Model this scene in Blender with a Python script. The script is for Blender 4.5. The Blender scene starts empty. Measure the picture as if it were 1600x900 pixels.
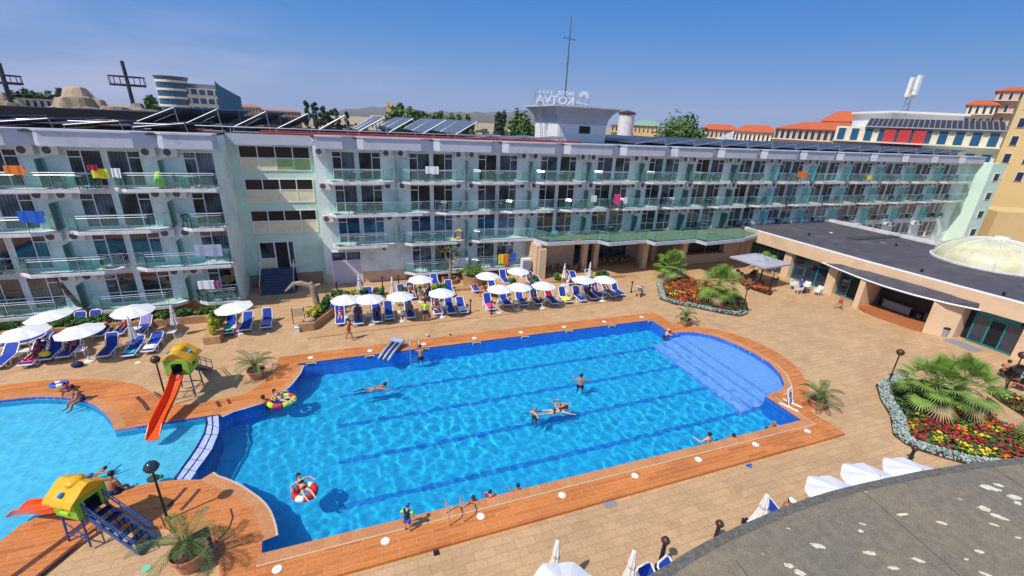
import bpy, bmesh, math, random
from mathutils import Vector, Matrix
from mathutils.geometry import tessellate_polygon
R_ = math.radians
random.seed(7)
S = bpy.context.scene
COL = S.collection
# ---------------------------------------------------------------- camera
H = 14.0
CP, CR, CY, CF = 0.3617, -0.0478, 0.3594, 684.67
def _cam():
    f = Vector((math.sin(CY)*math.cos(CP), math.cos(CY)*math.cos(CP), -math.sin(CP)))
    r = Vector((math.cos(CY), -math.sin(CY), 0)); d = f.cross(r)
    a, b = math.cos(CR), math.sin(CR)
    return a*r+b*d, a*d-b*r, f
CRt, CDn, CFw = _cam()
cd = bpy.data.cameras.new('camera'); cam = bpy.data.objects.new('camera', cd); COL.objects.link(cam)
cam.matrix_world = Matrix(((CRt.x, -CDn.x, -CFw.x, 0), (CRt.y, -CDn.y, -CFw.y, 0), (CRt.z, -CDn.z, -CFw.z, H), (0, 0, 0, 1)))
cd.sensor_width = 36; cd.lens = CF/1600*36; cd.clip_end = 9000; cd.clip_start = 0.05
S.camera = cam
# ---------------------------------------------------------------- light
SUN = Vector((0.69, 0.29, -1.0)).normalized()
sd = bpy.data.lights.new('sun', 'SUN'); sun = bpy.data.objects.new('sun', sd); COL.objects.link(sun)
sd.energy = 3.8; sd.angle = R_(0.55); sd.color = (1, 0.93, 0.83)
sun.rotation_euler = SUN.to_track_quat('-Z', 'Y').to_euler()
W = bpy.data.worlds.new('World'); S.world = W; W.use_nodes = True
nt = W.node_tree; nt.nodes.clear()
wo = nt.nodes.new('ShaderNodeOutputWorld'); bg = nt.nodes.new('ShaderNodeBackground')
sk = nt.nodes.new('ShaderNodeTexSky'); sk.sky_type = 'NISHITA'; sk.sun_disc = False
sk.sun_elevation = math.asin(-SUN.z); sk.sun_rotation = math.atan2(-SUN.x, -SUN.y)
sk.altitude = 0; sk.air_density = 1.1; sk.dust_density = 0.3; sk.ozone_density = 4.0
bg.inputs[1].default_value = 0.15
# thin clouds low in the sky
tc = nt.nodes.new('ShaderNodeTexCoord'); mp = nt.nodes.new('ShaderNodeMapping'); mp.inputs['Scale'].default_value = (1.3, 1.3, 9)
nz = nt.nodes.new('ShaderNodeTexNoise'); nz.inputs['Scale'].default_value = 2.1; nz.inputs['Detail'].default_value = 7
rp = nt.nodes.new('ShaderNodeValToRGB'); rp.color_ramp.elements[0].position = .45; rp.color_ramp.elements[1].position = .7
sx = nt.nodes.new('ShaderNodeSeparateXYZ'); m1 = nt.nodes.new('ShaderNodeMapRange')
m1.inputs[1].default_value = 0.2; m1.inputs[2].default_value = 0.05; m1.inputs[3].default_value = 0; m1.inputs[4].default_value = .34
mm = nt.nodes.new('ShaderNodeMath'); mm.operation = 'MULTIPLY'; mx = nt.nodes.new('ShaderNodeMix'); mx.data_type = 'RGBA'
m2 = nt.nodes.new('ShaderNodeMapRange'); m2.inputs[1].default_value = .25; m2.inputs[2].default_value = -.3; m2.inputs[3].default_value = .12; m2.inputs[4].default_value = 1.6
mm2 = nt.nodes.new('ShaderNodeMath'); mm2.operation = 'MULTIPLY'
L = nt.links.new
L(tc.outputs['Generated'], mp.inputs[0]); L(mp.outputs[0], nz.inputs[0]); L(nz.outputs[0], rp.inputs[0])
L(tc.outputs['Generated'], sx.inputs[0]); L(sx.outputs[2], m1.inputs[0]); L(sx.outputs[0], m2.inputs[0])
L(rp.outputs[0], mm.inputs[0]); L(m1.outputs[0], mm.inputs[1]); L(mm.outputs[0], mm2.inputs[0]); L(m2.outputs[0], mm2.inputs[1])
gr = nt.nodes.new('ShaderNodeValToRGB'); e_ = gr.color_ramp.elements
e_[0].position = 0.0; e_[0].color = (.275, .37, .64, 1); e_[1].position = .45; e_[1].color = (.02, .15, .52, 1)
e2 = gr.color_ramp.elements.new(.045); e2.color = (.235, .365, .67, 1); e2 = gr.color_ramp.elements.new(.10); e2.color = (.14, .325, .67, 1); e2 = gr.color_ramp.elements.new(.16); e2.color = (.07, .262, .665, 1); e3 = gr.color_ramp.elements.new(.225); e3.color = (.040, .22, .62, 1)
gs = nt.nodes.new('ShaderNodeVectorMath'); gs.operation = 'SCALE'; gs.inputs[3].default_value = 1/.15/1.19
gf = nt.nodes.new('ShaderNodeMapRange'); gf.inputs[1].default_value = .55; gf.inputs[2].default_value = .3; gf.inputs[3].default_value = 0; gf.inputs[4].default_value = 1
gm = nt.nodes.new('ShaderNodeMix'); gm.data_type = 'RGBA'
L(sx.outputs[2], gr.inputs[0]); L(gr.outputs[0], gs.inputs[0]); L(sx.outputs[2], gf.inputs[0]); L(gf.outputs[0], gm.inputs[0]); L(sk.outputs[0], gm.inputs[6]); L(gs.outputs[0], gm.inputs[7])
L(mm2.outputs[0], mx.inputs[0]); L(gm.outputs[2], mx.inputs[6]); mx.inputs[7].default_value = (3.6, 3.5, 4.8, 1)
L(mx.outputs[2], bg.inputs[0]); L(bg.outputs[0], wo.inputs[0])
S.view_settings.view_transform = 'Standard'; S.view_settings.look = 'None'
S.view_settings.exposure = 0.25; S.view_settings.gamma = 1
S.render.engine = 'CYCLES'
# ---------------------------------------------------------------- placement: a pixel of the photo to a spot in the world
def ray(x, y): return (CRt*((x-800)/CF)+CDn*((y-450)/CF)+CFw)
def g(x, y, z=0.0):
    d = ray(x, y); t = (z-H)/d.z; return Vector((d.x*t, d.y*t, z))
def fy(x, y, Y):
    d = ray(x, y); t = Y/d.y; return Vector((d.x*t, Y, H+d.z*t))
def far(x, y, dist):
    d = ray(x, y); t = dist/math.hypot(d.x, d.y); return Vector((d.x*t, d.y*t, H+d.z*t))
# ---------------------------------------------------------------- tags
def tag(o, label=None, cat=None, group=None, kind=None):
    if label: o['label'] = label
    if cat: o['category'] = cat
    if group: o['group'] = group
    if kind: o['kind'] = kind
    return o
def thing(name, label, cat, loc=(0, 0, 0), rz=0, group=None):
    o = bpy.data.objects.new(name, None); COL.objects.link(o); o.location = loc; o.rotation_euler = (0, 0, rz)
    o.empty_display_size = .2
    return tag(o, label, cat, group)
def kids(o): return [c for c in KIDS.get(o.name, [])]
KIDS = {}
def adopt(c, p):
    c.parent = p; KIDS.setdefault(p.name, []).append(c)
def dup(o, loc=None, rz=None, label=None, parent=None, mats=None, group=None):
    c = o.copy(); COL.objects.link(c)
    if loc is not None: c.location = loc
    if rz is not None: c.rotation_euler = (0, 0, rz)
    if label: c['label'] = label
    if group: c['group'] = group
    if parent: adopt(c, parent)
    for k in kids(o): dup(k, parent=c)
    return c
# ---------------------------------------------------------------- mesh collector
class MB:
    def __init__(s): s.v = []; s.f = []
    def box(s, cx, cy, cz, sx, sy, sz, rz=0, ry=0, rx=0):
        m = Matrix.Rotation(rz, 3, 'Z') @ Matrix.Rotation(ry, 3, 'Y') @ Matrix.Rotation(rx, 3, 'X'); n = len(s.v)
        for dz in (-.5, .5):
            for dx, dy in ((-.5, -.5), (.5, -.5), (.5, .5), (-.5, .5)):
                s.v.append(m @ Vector((dx*sx, dy*sy, dz*sz)) + Vector((cx, cy, cz)))
        s.f += [tuple(n+i for i in q) for q in ((3, 2, 1, 0), (4, 5, 6, 7), (0, 1, 5, 4), (1, 2, 6, 5), (2, 3, 7, 6), (3, 0, 4, 7))]
        return s
    def bx(s, x0, x1, y0, y1, z0, z1): return s.box((x0+x1)/2, (y0+y1)/2, (z0+z1)/2, abs(x1-x0), abs(y1-y0), abs(z1-z0))
    def poly(s, pts, z, holes=(), flip=False):
        loops = [[Vector((p[0], p[1], 0)) for p in pts]]+[[Vector((p[0], p[1], 0)) for p in h] for h in holes]
        n = len(s.v); al = [p for l in loops for p in l]
        for p in al: s.v.append(Vector((p.x, p.y, z)))
        for t in tessellate_polygon(loops):
            a, b, c = [al[i] for i in t]; cr = (b-a).cross(c-a).z
            if abs(cr) < 1e-9: continue
            up = cr > 0
            s.f.append(tuple(n+i for i in (t if up != flip else t[::-1])))
        return s
    def wall(s, pts, z0, z1, close=True, inward=False):
        n = len(s.v); k = len(pts)
        for p in pts: s.v.append(Vector((p[0], p[1], z0))); s.v.append(Vector((p[0], p[1], z1)))
        for i in range(k if close else k-1):
            j = (i+1) % k; q = (n+2*i, n+2*j, n+2*j+1, n+2*i+1); s.f.append(q if not inward else q[::-1])
        return s
    def prism(s, pts, z0, z1, holes=()):
        a = sum(pts[i][0]*pts[(i+1) % len(pts)][1]-pts[(i+1) % len(pts)][0]*pts[i][1] for i in range(len(pts)))
        if a < 0: pts = pts[::-1]
        s.poly(pts, z1, holes); s.poly(pts, z0, holes, flip=True); s.wall(pts, z0, z1)
        for h in holes: s.wall(h, z0, z1)
        return s
    def quad(s, *p):
        n = len(s.v); s.v += [Vector(q) for q in p]; s.f.append(tuple(range(n, n+len(p)))); return s
    def tube(s, pts, r, n=8, caps=True):
        pts = [Vector(p) for p in pts]; rs = r if isinstance(r, (list, tuple)) else [r]*len(pts)
        b = len(s.v); up = None
        for i, p in enumerate(pts):
            t = (pts[min(i+1, len(pts)-1)]-pts[max(i-1, 0)])
            t = t.normalized() if t.length > 1e-9 else Vector((0, 0, 1))
            if up is None: up = Vector((1, 0, 0)) if abs(t.z) > .9 else Vector((0, 0, 1))
            u = t.cross(up)
            if u.length < 1e-4: u = t.orthogonal()
            u.normalize(); w = u.cross(t).normalized(); up = w
            for k in range(n):
                a = 2*math.pi*k/n; s.v.append(p+(u*math.cos(a)+w*math.sin(a))*rs[i])
        for i in range(len(pts)-1):
            for k in range(n):
                k2 = (k+1) % n; s.f.append((b+i*n+k2, b+i*n+k, b+(i+1)*n+k, b+(i+1)*n+k2))
        if caps:
            s.f.append(tuple(b+k for k in range(n))); s.f.append(tuple(b+(len(pts)-1)*n+k for k in range(n))[::-1])
        return s
    def lathe(s, prof, n=16, c=(0, 0, 0), sq=None):
        b = len(s.v); c = Vector(c)
        for (r, z) in prof:
            for k in range(n):
                a = 2*math.pi*k/n; s.v.append(c+Vector((r*math.cos(a), r*math.sin(a), z)))
        for i in range(len(prof)-1):
            for k in range(n):
                k2 = (k+1) % n; s.f.append((b+i*n+k, b+i*n+k2, b+(i+1)*n+k2, b+(i+1)*n+k))
        return s
    def ball(s, c, r, n=10, sc=(1, 1, 1)):
        b = len(s.v); m = max(4, n//2+1); c = Vector(c)
        for i in range(m+1):
            t = math.pi*i/m
            for k in range(n):
                a = 2*math.pi*k/n
                s.v.append(c+Vector((r*sc[0]*math.sin(t)*math.cos(a), r*sc[1]*math.sin(t)*math.sin(a), -r*sc[2]*math.cos(t))))
        for i in range(m):
            for k in range(n):
                k2 = (k+1) % n; s.f.append((b+i*n+k, b+i*n+k2, b+(i+1)*n+k2, b+(i+1)*n+k))
        return s
    def build(s, name, mat, parent=None, world=True, smooth=False):
        me = bpy.data.meshes.new(name)
        off = Vector((0, 0, 0)); rot = None
        if parent is not None and world:
            p = parent; M_ = Matrix.Identity(4); ch = []
            while p is not None: ch.append(p); p = p.parent
            for q in reversed(ch): M_ = M_ @ Matrix.LocRotScale(q.location, q.rotation_euler, q.scale)
            inv = M_.inverted(); vs = [inv @ Vector(v) for v in s.v]
        else: vs = s.v
        me.from_pydata([tuple(v) for v in vs], [], s.f); me.update()
        if smooth: me.polygons.foreach_set('use_smooth', [True]*len(me.polygons))
        if mat: me.materials.append(mat)
        o = bpy.data.objects.new(name, me); COL.objects.link(o)
        if parent is not None: adopt(o, parent)
        return o
# ---------------------------------------------------------------- materials
def mat(name, col, rough=.7, var=.0, vscale=4, bump=0, bscale=20, spec=.4, metal=0, trans=0, sheen=0, dirt=None, dscale=1.2, coat=0, randhue=0):
    m = bpy.data.materials.new(name); m.use_nodes = True; n = m.node_tree; P = n.nodes['Principled BSDF']
    P.inputs['Base Color'].default_value = (*col, 1); P.inputs['Roughness'].default_value = rough
    P.inputs['Specular IOR Level'].default_value = spec; P.inputs['Metallic'].default_value = metal
    P.inputs['Coat Weight'].default_value = coat
    t = n.nodes.new('ShaderNodeTexCoord'); src = None
    if var or dirt:
        z = n.nodes.new('ShaderNodeTexNoise'); z.inputs['Scale'].default_value = vscale; z.inputs['Detail'].default_value = 6
        n.links.new(t.outputs['Object'], z.inputs[0])
        r = n.nodes.new('ShaderNodeMapRange'); r.inputs[1].default_value = .3; r.inputs[2].default_value = .7
        r.inputs[3].default_value = 1-var; r.inputs[4].default_value = 1+var; n.links.new(z.outputs[0], r.inputs[0])
        h = n.nodes.new('ShaderNodeVectorMath'); h.operation = 'SCALE'; h.inputs[0].default_value = col; n.links.new(r.outputs[0], h.inputs[3]); src = h.outputs[0]
        if dirt:
            z2 = n.nodes.new('ShaderNodeTexNoise'); z2.inputs['Scale'].default_value = dscale; z2.inputs['Detail'].default_value = 8; z2.inputs['Roughness'].default_value = .65
            n.links.new(t.outputs['Object'], z2.inputs[0])
            r2 = n.nodes.new('ShaderNodeMapRange'); r2.inputs[1].default_value = .5; r2.inputs[2].default_value = .72; r2.inputs[4].default_value = .75
            n.links.new(z2.outputs[0], r2.inputs[0]); x = n.nodes.new('ShaderNodeMix'); x.data_type = 'RGBA'
            n.links.new(r2.outputs[0], x.inputs[0]); n.links.new(src, x.inputs[6]); x.inputs[7].default_value = (*dirt, 1); src = x.outputs[2]
        n.links.new(src, P.inputs['Base Color'])
    if randhue:
        oi = n.nodes.new('ShaderNodeObjectInfo'); hv = n.nodes.new('ShaderNodeHueSaturation')
        r3 = n.nodes.new('ShaderNodeMapRange'); r3.inputs[3].default_value = 1-randhue; r3.inputs[4].default_value = 1+randhue
        n.links.new(oi.outputs['Random'], r3.inputs[0]); n.links.new(r3.outputs[0], hv.inputs['Value'])
        if src: n.links.new(src, hv.inputs['Color'])
        else: hv.inputs['Color'].default_value = (*col, 1)
        n.links.new(hv.outputs[0], P.inputs['Base Color'])
    if bump:
        z = n.nodes.new('ShaderNodeTexNoise'); z.inputs['Scale'].default_value = bscale; z.inputs['Detail'].default_value = 5
        n.links.new(t.outputs['Object'], z.inputs[0]); b = n.nodes.new('ShaderNodeBump'); b.inputs['Strength'].default_value = bump; b.inputs['Distance'].default_value = .02
        n.links.new(z.outputs[0], b.inputs['Height']); n.links.new(b.outputs[0], P.inputs['Normal'])
    return m
def tiles(name, c1, c2, mortar, w, h, msize=.01, rough=.6, rot=0, offset=.5, big=.12, bump=.3, spec=.35, stain=None, scl=.35):
    m = bpy.data.materials.new(name); m.use_nodes = True; n = m.node_tree; P = n.nodes['Principled BSDF']
    t = n.nodes.new('ShaderNodeTexCoord'); mp = n.nodes.new('ShaderNodeMapping'); mp.inputs['Rotation'].default_value = (0, 0, rot)
    b = n.nodes.new('ShaderNodeTexBrick'); b.inputs['Scale'].default_value = 1; b.inputs['Brick Width'].default_value = w; b.inputs['Row Height'].default_value = h
    b.inputs['Mortar Size'].default_value = msize; b.inputs['Color1'].default_value = (*c1, 1); b.inputs['Color2'].default_value = (*c2, 1); b.inputs['Mortar'].default_value = (*mortar, 1); b.offset = offset
    b.inputs['Mortar Smooth'].default_value = .3; b.inputs['Bias'].default_value = -.1
    z = n.nodes.new('ShaderNodeTexNoise'); z.inputs['Scale'].default_value = scl; z.inputs['Detail'].default_value = 8; z.inputs['Roughness'].default_value = .6
    r = n.nodes.new('ShaderNodeMapRange'); r.inputs[1].default_value = .3; r.inputs[2].default_value = .7; r.inputs[3].default_value = 1-big; r.inputs[4].default_value = 1+big
    z3 = n.nodes.new('ShaderNodeTexNoise'); z3.inputs['Scale'].default_value = 9; z3.inputs['Detail'].default_value = 6
    r3 = n.nodes.new('ShaderNodeMapRange'); r3.inputs[1].default_value = .3; r3.inputs[2].default_value = .7; r3.inputs[3].default_value = .9; r3.inputs[4].default_value = 1.1
    pr = n.nodes.new('ShaderNodeMath'); pr.operation = 'MULTIPLY'
    h_ = n.nodes.new('ShaderNodeVectorMath'); h_.operation = 'SCALE'; l = n.links.new
    l(t.outputs['Object'], mp.inputs[0]); l(mp.outputs[0], b.inputs[0]); l(mp.outputs[0], z.inputs[0]); l(mp.outputs[0], z3.inputs[0])
    l(z.outputs[0], r.inputs[0]); l(z3.outputs[0], r3.inputs[0]); l(r.outputs[0], pr.inputs[0]); l(r3.outputs[0], pr.inputs[1])
    l(b.outputs[0], h_.inputs[0]); l(pr.outputs[0], h_.inputs[3]); src = h_.outputs[0]
    if stain:
        z2 = n.nodes.new('ShaderNodeTexNoise'); z2.inputs['Scale'].default_value = .55; z2.inputs['Detail'].default_value = 9; z2.inputs['Roughness'].default_value = .62; z2.inputs['Distortion'].default_value = .6
        l(mp.outputs[0], z2.inputs[0]); r2 = n.nodes.new('ShaderNodeMapRange'); r2.inputs[1].default_value = .56; r2.inputs[2].default_value = .7; r2.inputs[4].default_value = .5
        l(z2.outputs[0], r2.inputs[0]); x = n.nodes.new('ShaderNodeMix'); x.data_type = 'RGBA'; l(r2.outputs[0], x.inputs[0]); l(src, x.inputs[6]); x.inputs[7].default_value = (*stain, 1); src = x.outputs[2]
    l(src, P.inputs['Base Color'])
    bp = n.nodes.new('ShaderNodeBump'); bp.inputs['Strength'].default_value = bump; bp.inputs['Distance'].default_value = .01; bp.invert = True
    l(b.outputs[1], bp.inputs['Height']); l(bp.outputs[0], P.inputs['Normal'])
    P.inputs['Roughness'].default_value = rough; P.inputs['Specular IOR Level'].default_value = spec
    return m
def glassy(name, col, alpha, rough=.05):
    m = bpy.data.materials.new(name); m.use_nodes = True; n = m.node_tree; n.nodes.clear(); l = n.links.new
    o = n.nodes.new('ShaderNodeOutputMaterial'); a = n.nodes.new('ShaderNodeBsdfTransparent'); d = n.nodes.new('ShaderNodeBsdfDiffuse'); gl = n.nodes.new('ShaderNodeBsdfGlossy')
    a.inputs[0].default_value = (*[min(1, c*1.2+.3) for c in col], 1); d.inputs[0].default_value = (*col, 1); gl.inputs['Roughness'].default_value = rough
    x = n.nodes.new('ShaderNodeMixShader'); x.inputs[0].default_value = alpha; l(a.outputs[0], x.inputs[1]); l(d.outputs[0], x.inputs[2])
    fr = n.nodes.new('ShaderNodeFresnel'); fr.inputs[0].default_value = 1.5; y = n.nodes.new('ShaderNodeMixShader')
    l(fr.outputs[0], y.inputs[0]); l(x.outputs[0], y.inputs[1]); l(gl.outputs[0], y.inputs[2]); l(y.outputs[0], o.inputs[0]); return m
def pane_mat(name, col, refl=1.4):
    m = bpy.data.materials.new(name); m.use_nodes = True; n = m.node_tree; P = n.nodes['Principled BSDF']; l = n.links.new
    t = n.nodes.new('ShaderNodeTexCoord'); w = n.nodes.new('ShaderNodeTexWave'); w.bands_direction = 'X'; w.inputs['Scale'].default_value = 1.6; w.inputs['Distortion'].default_value = 1.2
    oi = n.nodes.new('ShaderNodeObjectInfo'); r = n.nodes.new('ShaderNodeMapRange'); r.inputs[3].default_value = .25; r.inputs[4].default_value = 2.4
    z = n.nodes.new('ShaderNodeTexNoise'); z.noise_dimensions = '4D'; z.inputs['Scale'].default_value = .8; l(t.outputs['Object'], z.inputs[0]); l(oi.outputs['Random'], z.inputs['W'])
    rr = n.nodes.new('ShaderNodeMapRange'); rr.inputs[1].default_value = .4; rr.inputs[2].default_value = .62; rr.inputs[3].default_value = .3; rr.inputs[4].default_value = 1.8; l(z.outputs[0], rr.inputs[0])
    l(t.outputs['Object'], w.inputs[0]); l(oi.outputs['Random'], r.inputs[0])
    a = n.nodes.new('ShaderNodeMapRange'); a.inputs[3].default_value = .6; a.inputs[4].default_value = 1.2; l(w.outputs[1], a.inputs[0])
    mu = n.nodes.new('ShaderNodeMath'); mu.operation = 'MULTIPLY'; l(r.outputs[0], mu.inputs[0]); l(a.outputs[0], mu.inputs[1])
    mu2 = n.nodes.new('ShaderNodeMath'); mu2.operation = 'MULTIPLY'; l(mu.outputs[0], mu2.inputs[0]); l(rr.outputs[0], mu2.inputs[1])
    h = n.nodes.new('ShaderNodeVectorMath'); h.operation = 'SCALE'; h.inputs[0].default_value = col; l(mu2.outputs[0], h.inputs[3]); l(h.outputs[0], P.inputs['Base Color'])
    P.inputs['Roughness'].default_value = .04; P.inputs['Specular IOR Level'].default_value = .5; P.inputs['IOR'].default_value = refl
    return m
M = {}
def mk(k, *a, **b): M[k] = mat(k, *a, **b)
mk('mint', (.75, .84, .77), .85, .05, .6, .15, 60, dirt=(.36, .46, .43), dscale=.5)
mk('mint_tower', (.60, .78, .62), .85, .05, .6, .15, 60, dirt=(.34, .5, .42), dscale=.4)
mk('mint_light', (.62, .80, .66), .85, .05, .6, .1, 60)
mk('cornice', (.50, .53, .59), .45, .05, 1.5, .0, 10, dirt=(.34, .37, .47), dscale=.8)
mk('slab', (.68, .66, .67), .8, .1, 2, .2, 40, dirt=(.36, .34, .34), dscale=1.5)
mk('white_frame', (.80, .80, .84), .4)
mk('chrome', (.75, .76, .78), .25, metal=.9)
mk('ac_white', (.74, .73, .72), .5, .04)
mk('ac_dark', (.10, .10, .11), .6)
mk('cream_panel', (.80, .73, .46), .6, .05, 1.5, dirt=(.55, .50, .33), dscale=.8)
mk('green_sheet', (.30, .46, .16), .6, .15, 2)
mk('beige', (.70, .50, .32), .85, .05, .8, .15, 50, dirt=(.5, .33, .2), dscale=.5)
mk('brown_plinth', (.42, .24, .15), .8, .12, 2, .2, 40)
mk('roofing', (.075, .07, .085), .9, .18, 1.0, .3, 30, dirt=(.13, .12, .125), dscale=.35)
mk('dark_roof', (.05, .05, .06), .9, .2, 2)
mk('teal_frame', (.015, .20, .22), .4)
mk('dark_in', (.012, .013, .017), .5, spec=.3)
mk('white', (.80, .80, .80), .6, .02)
mk('offwhite', (.72, .71, .68), .7, .05)
mk('black', (.015, .015, .017), .45)
mk('brown_metal', (.075, .03, .025), .35)
mk('blue_cloth', (.010, .045, .33), .75, .12, 8, randhue=.18)
mk('lounger_white', (.80, .80, .80), .35)
mk('table_white', (.72, .72, .70), .45)
mk('canvas', (.74, .74, .77), .8, .06, 3)
mk('canvas_closed', (.74, .72, .68), .85, .08, 6)
mk('terracotta', (.50, .20, .12), .75, .1, 5, .1, 30, dirt=(.55, .32, .24), dscale=3)
mk('soil', (.07, .035, .022), .95, .4, 14, .6, 25)
mk('yellow_plastic', (.78, .40, .015), .3, .05, 2)
mk('green_plastic', (.22, .50, .04), .35, .05, 2)
mk('orange_plastic', (.85, .09, .005), .22, .03, 2)
mk('blue_metal', (.03, .09, .28), .4)
mk('blue_dark', (.01, .02, .06), .5)
mk('blue_plastic', (.05, .30, .60), .35)
mk('purple', (.22, .08, .22), .5)
mk('skin_tan', (.42, .17, .09), .5, .08, 6, randhue=.15)
mk('skin_pale', (.60, .32, .22), .5, .08, 6, randhue=.1)
mk('skin_dark', (.24, .09, .05), .5, .08, 6)
mk('hair_dark', (.02, .013, .01), .6)
mk('hair_fair', (.30, .17, .07), .6)
mk('red', (.60, .02, .03), .6); mk('pink', (.75, .06, .25), .7, .1, 6); mk('turquoise', (.05, .50, .48), .8, .1, 6)
mk('yellow', (.80, .72, .03), .7); mk('lime', (.45, .75, .05), .6); mk('maroon', (.35, .01, .05), .8, .1, 6)
mk('navy', (.012, .02, .08), .7); mk('blue', (.02, .12, .55), .6); mk('lilac', (.24, .22, .52), .8, .15, 8)
mk('mintgreen', (.15, .55, .38), .8); mk('orange', (.80, .20, .03), .6); mk('grey', (.25, .25, .27), .7)
mk('silver_blue', (.35, .40, .55), .2, .1, 3)
mk('chair_green', (.012, .07, .06), .5); mk('table_top', (.16, .34, .30), .35)
mk('wood_dead', (.34, .26, .19), .9, .3, 5, .8, 18)
mk('trunk', (.14, .09, .055), .95, .35, 8, .9, 20)
mk('frond', (.10, .16, .035), .55, .3, 3); mk('green_roof', (.22, .36, .26), .7); mk('frond_fan', (.17, .28, .05), .5, .3, 2.5)
mk('frond_old', (.36, .27, .13), .8, .3, 3)
mk('leaf_bush', (.05, .15, .02), .6, .35, 3); mk('leaf_yellow', (.42, .42, .03), .6, .3, 3)
mk('leaf_silver', (.33, .39, .35), .8, .25, 3)
mk('leaf_tree', (.085, .16, .035), .7, .4, 1.2); mk('leaf_poplar', (.035, .075, .03), .7, .3, 1.2); mk('leaf_far', (.028, .055, .03), .8, .3, .5)
mk('flower_red', (.38, .03, .02), .6, .3, 4); mk('flower_crimson', (.35, .005, .03), .6, .3, 4); mk('flower_yellow', (.70, .50, .02), .6, .25, 4); mk('flower_orange', (.68, .14, .02), .6, .25, 4)
mk('leaf_dark', (.035, .05, .03), .7, .3, 3); mk('wine_leaf', (.10, .015, .02), .7, .3, 3)
mk('orange_roof', (.52, .11, .035), .8, .15, 3, .3, 20)
mk('tan_wall', (.66, .48, .22), .85, .04, .3, dirt=(.6, .45, .24), dscale=.2)
mk('cream_wall', (.72, .65, .50), .85, .04, .3)
mk('pink_wall', (.55, .38, .30), .85, .08, .3); mk('brick_wall', (.34, .18, .13), .85, .15, .4)
mk('red_wall', (.50, .04, .04), .7); mk('rock', (.40, .31, .22), .95, .3, .25, .9, 1.2, dirt=(.2, .15, .11), dscale=.3)
mk('dry_field', (.42, .30, .17), .95, .2, .01, dirt=(.16, .16, .07), dscale=.02)
mk('hill', (.13, .12, .10), .95, .1, .004)
mk('panel_blue', (.10, .12, .16), .38, .12, 2, spec=.5); mk('panel_dark', (.045, .055, .085), .45, .15, 2, spec=.4)
mk('panel_back', (.03, .03, .04), .6)
mk('alu', (.42, .43, .47), .45, metal=.5); mk('pipe_red', (.40, .05, .04), .6)
mk('grey_door', (.62, .58, .64), .5, .03, 2)
mk('blue_steps', (.05, .08, .15), .6, .1, 3)
mk('carpet', (.11, .17, .09), .95, .25, 3, .4, 60)
mk('dome', (.62, .60, .40), .35, .12, .8, dirt=(.50, .42, .12), dscale=.9)
mk('wicker', (.20, .13, .08), .8, .3, 20); mk('stage_orange', (.40, .14, .05), .6, .1, 3)
mk('parasol_grey', (.36, .36, .40), .8, .06, 3)
mk('glass_blue', (.02, .09, .17), .08, spec=.5); mk('dark_glass', (.02, .035, .06), .05, spec=.9)
M['rail_glass'] = glassy('rail_glass', (.30, .58, .52), .16)
M['part_glass'] = glassy('part_glass', (.32, .66, .58), .22)
M['pane'] = pane_mat('pane', (.030, .048, .058), 1.32); M['pane_refl'] = pane_mat('pane_refl', (.03, .045, .055), 1.85)
M['plaza'] = tiles('plaza', (.55, .35, .185), (.475, .295, .15), (.35, .22, .12), .75, .33, .011, rot=0.0, stain=(.30, .175, .09), big=.1)
M['deck'] = tiles('deck', (.60, .205, .052), (.45, .135, .032), (.55, .31, .15), 1.2, .2, .011, rot=0.0, big=.1, rough=.5, stain=(.34, .13, .05))
M['kerb'] = tiles('kerb', (.56, .25, .10), (.50, .20, .08), (.45, .3, .2), .45, .45, .012, rough=.5)
M['kerb_white'] = mat('kerb_white', (.56, .43, .28), .7, .1, 6)
M['planter'] = tiles('planter', (.50, .28, .14), (.42, .23, .12), (.3, .18, .1), .4, .2, .01)
M['blue_edge'] = tiles('blue_edge', (.02, .06, .45), (.03, .10, .58), (.2, .3, .6), .12, .12, .01)
# ================================================================ SETTING: ground, decks, pools
def gp(pts, z=0.0): return [tuple(g(x, y, z)[:2]) for x, y in pts]
DZ = .12
A_, B_, C_, D_ = (-3.77, 25.3), (21.2, 25.3), (21.2, 12.58), (-3.77, 12.58)
bay = gp([(1047, 521), (1060, 519.5), (1076, 519), (1090, 520), (1110, 524), (1120, 527), (1147, 537), (1178, 552.5), (1203, 568), (1219, 584), (1225.5, 600), (1222, 607), (1213, 612)], DZ)
lobeT = gp([(465, 571), (459, 584), (452, 593), (443, 603), (430, 613), (414, 621), (400, 627), (381, 633), (362, 638), (342, 647)], DZ)
lobeB = gp([(313.5, 749.5), (322, 756), (334, 760), (346, 765), (360, 772), (374, 782), (385, 790), (394, 799), (401, 810), (405, 821), (408, 833), (409.5, 846)], DZ)
kT = gp([(179, 672), (177, 667), (175, 662), (170.5, 654), (165, 647), (158, 641), (150, 635), (140, 630), (130, 626), (107, 622), (90, 621), (75, 620.5), (55, 620.5), (37, 622), (0, 626)], DZ)
kB = gp([(-60, 872), (0, 846), (31, 821), (62, 806), (100, 794), (140, 783), (169, 773), (202, 761), (239, 754), (270, 750)], DZ)
kT2 = [(kT[-1][0]-6, kT[-1][1]-1.5), (-32, 20)]
kB2 = [(-32, 12), (kB[0][0]-3, kB[0][1]-1)]
sepT = tuple(g(321, 650, DZ)[:2]); bayend = tuple(g(1200, 618, DZ)[:2])
hole_main = [A_, B_, (21.2, bay[0][1])]+bay+[(21.2, bayend[1]), C_, D_]+lobeB[::-1]
sepB = gp([(301, 749)], DZ)[0]; sepBL = gp([(274, 745)], DZ)[0]
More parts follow.
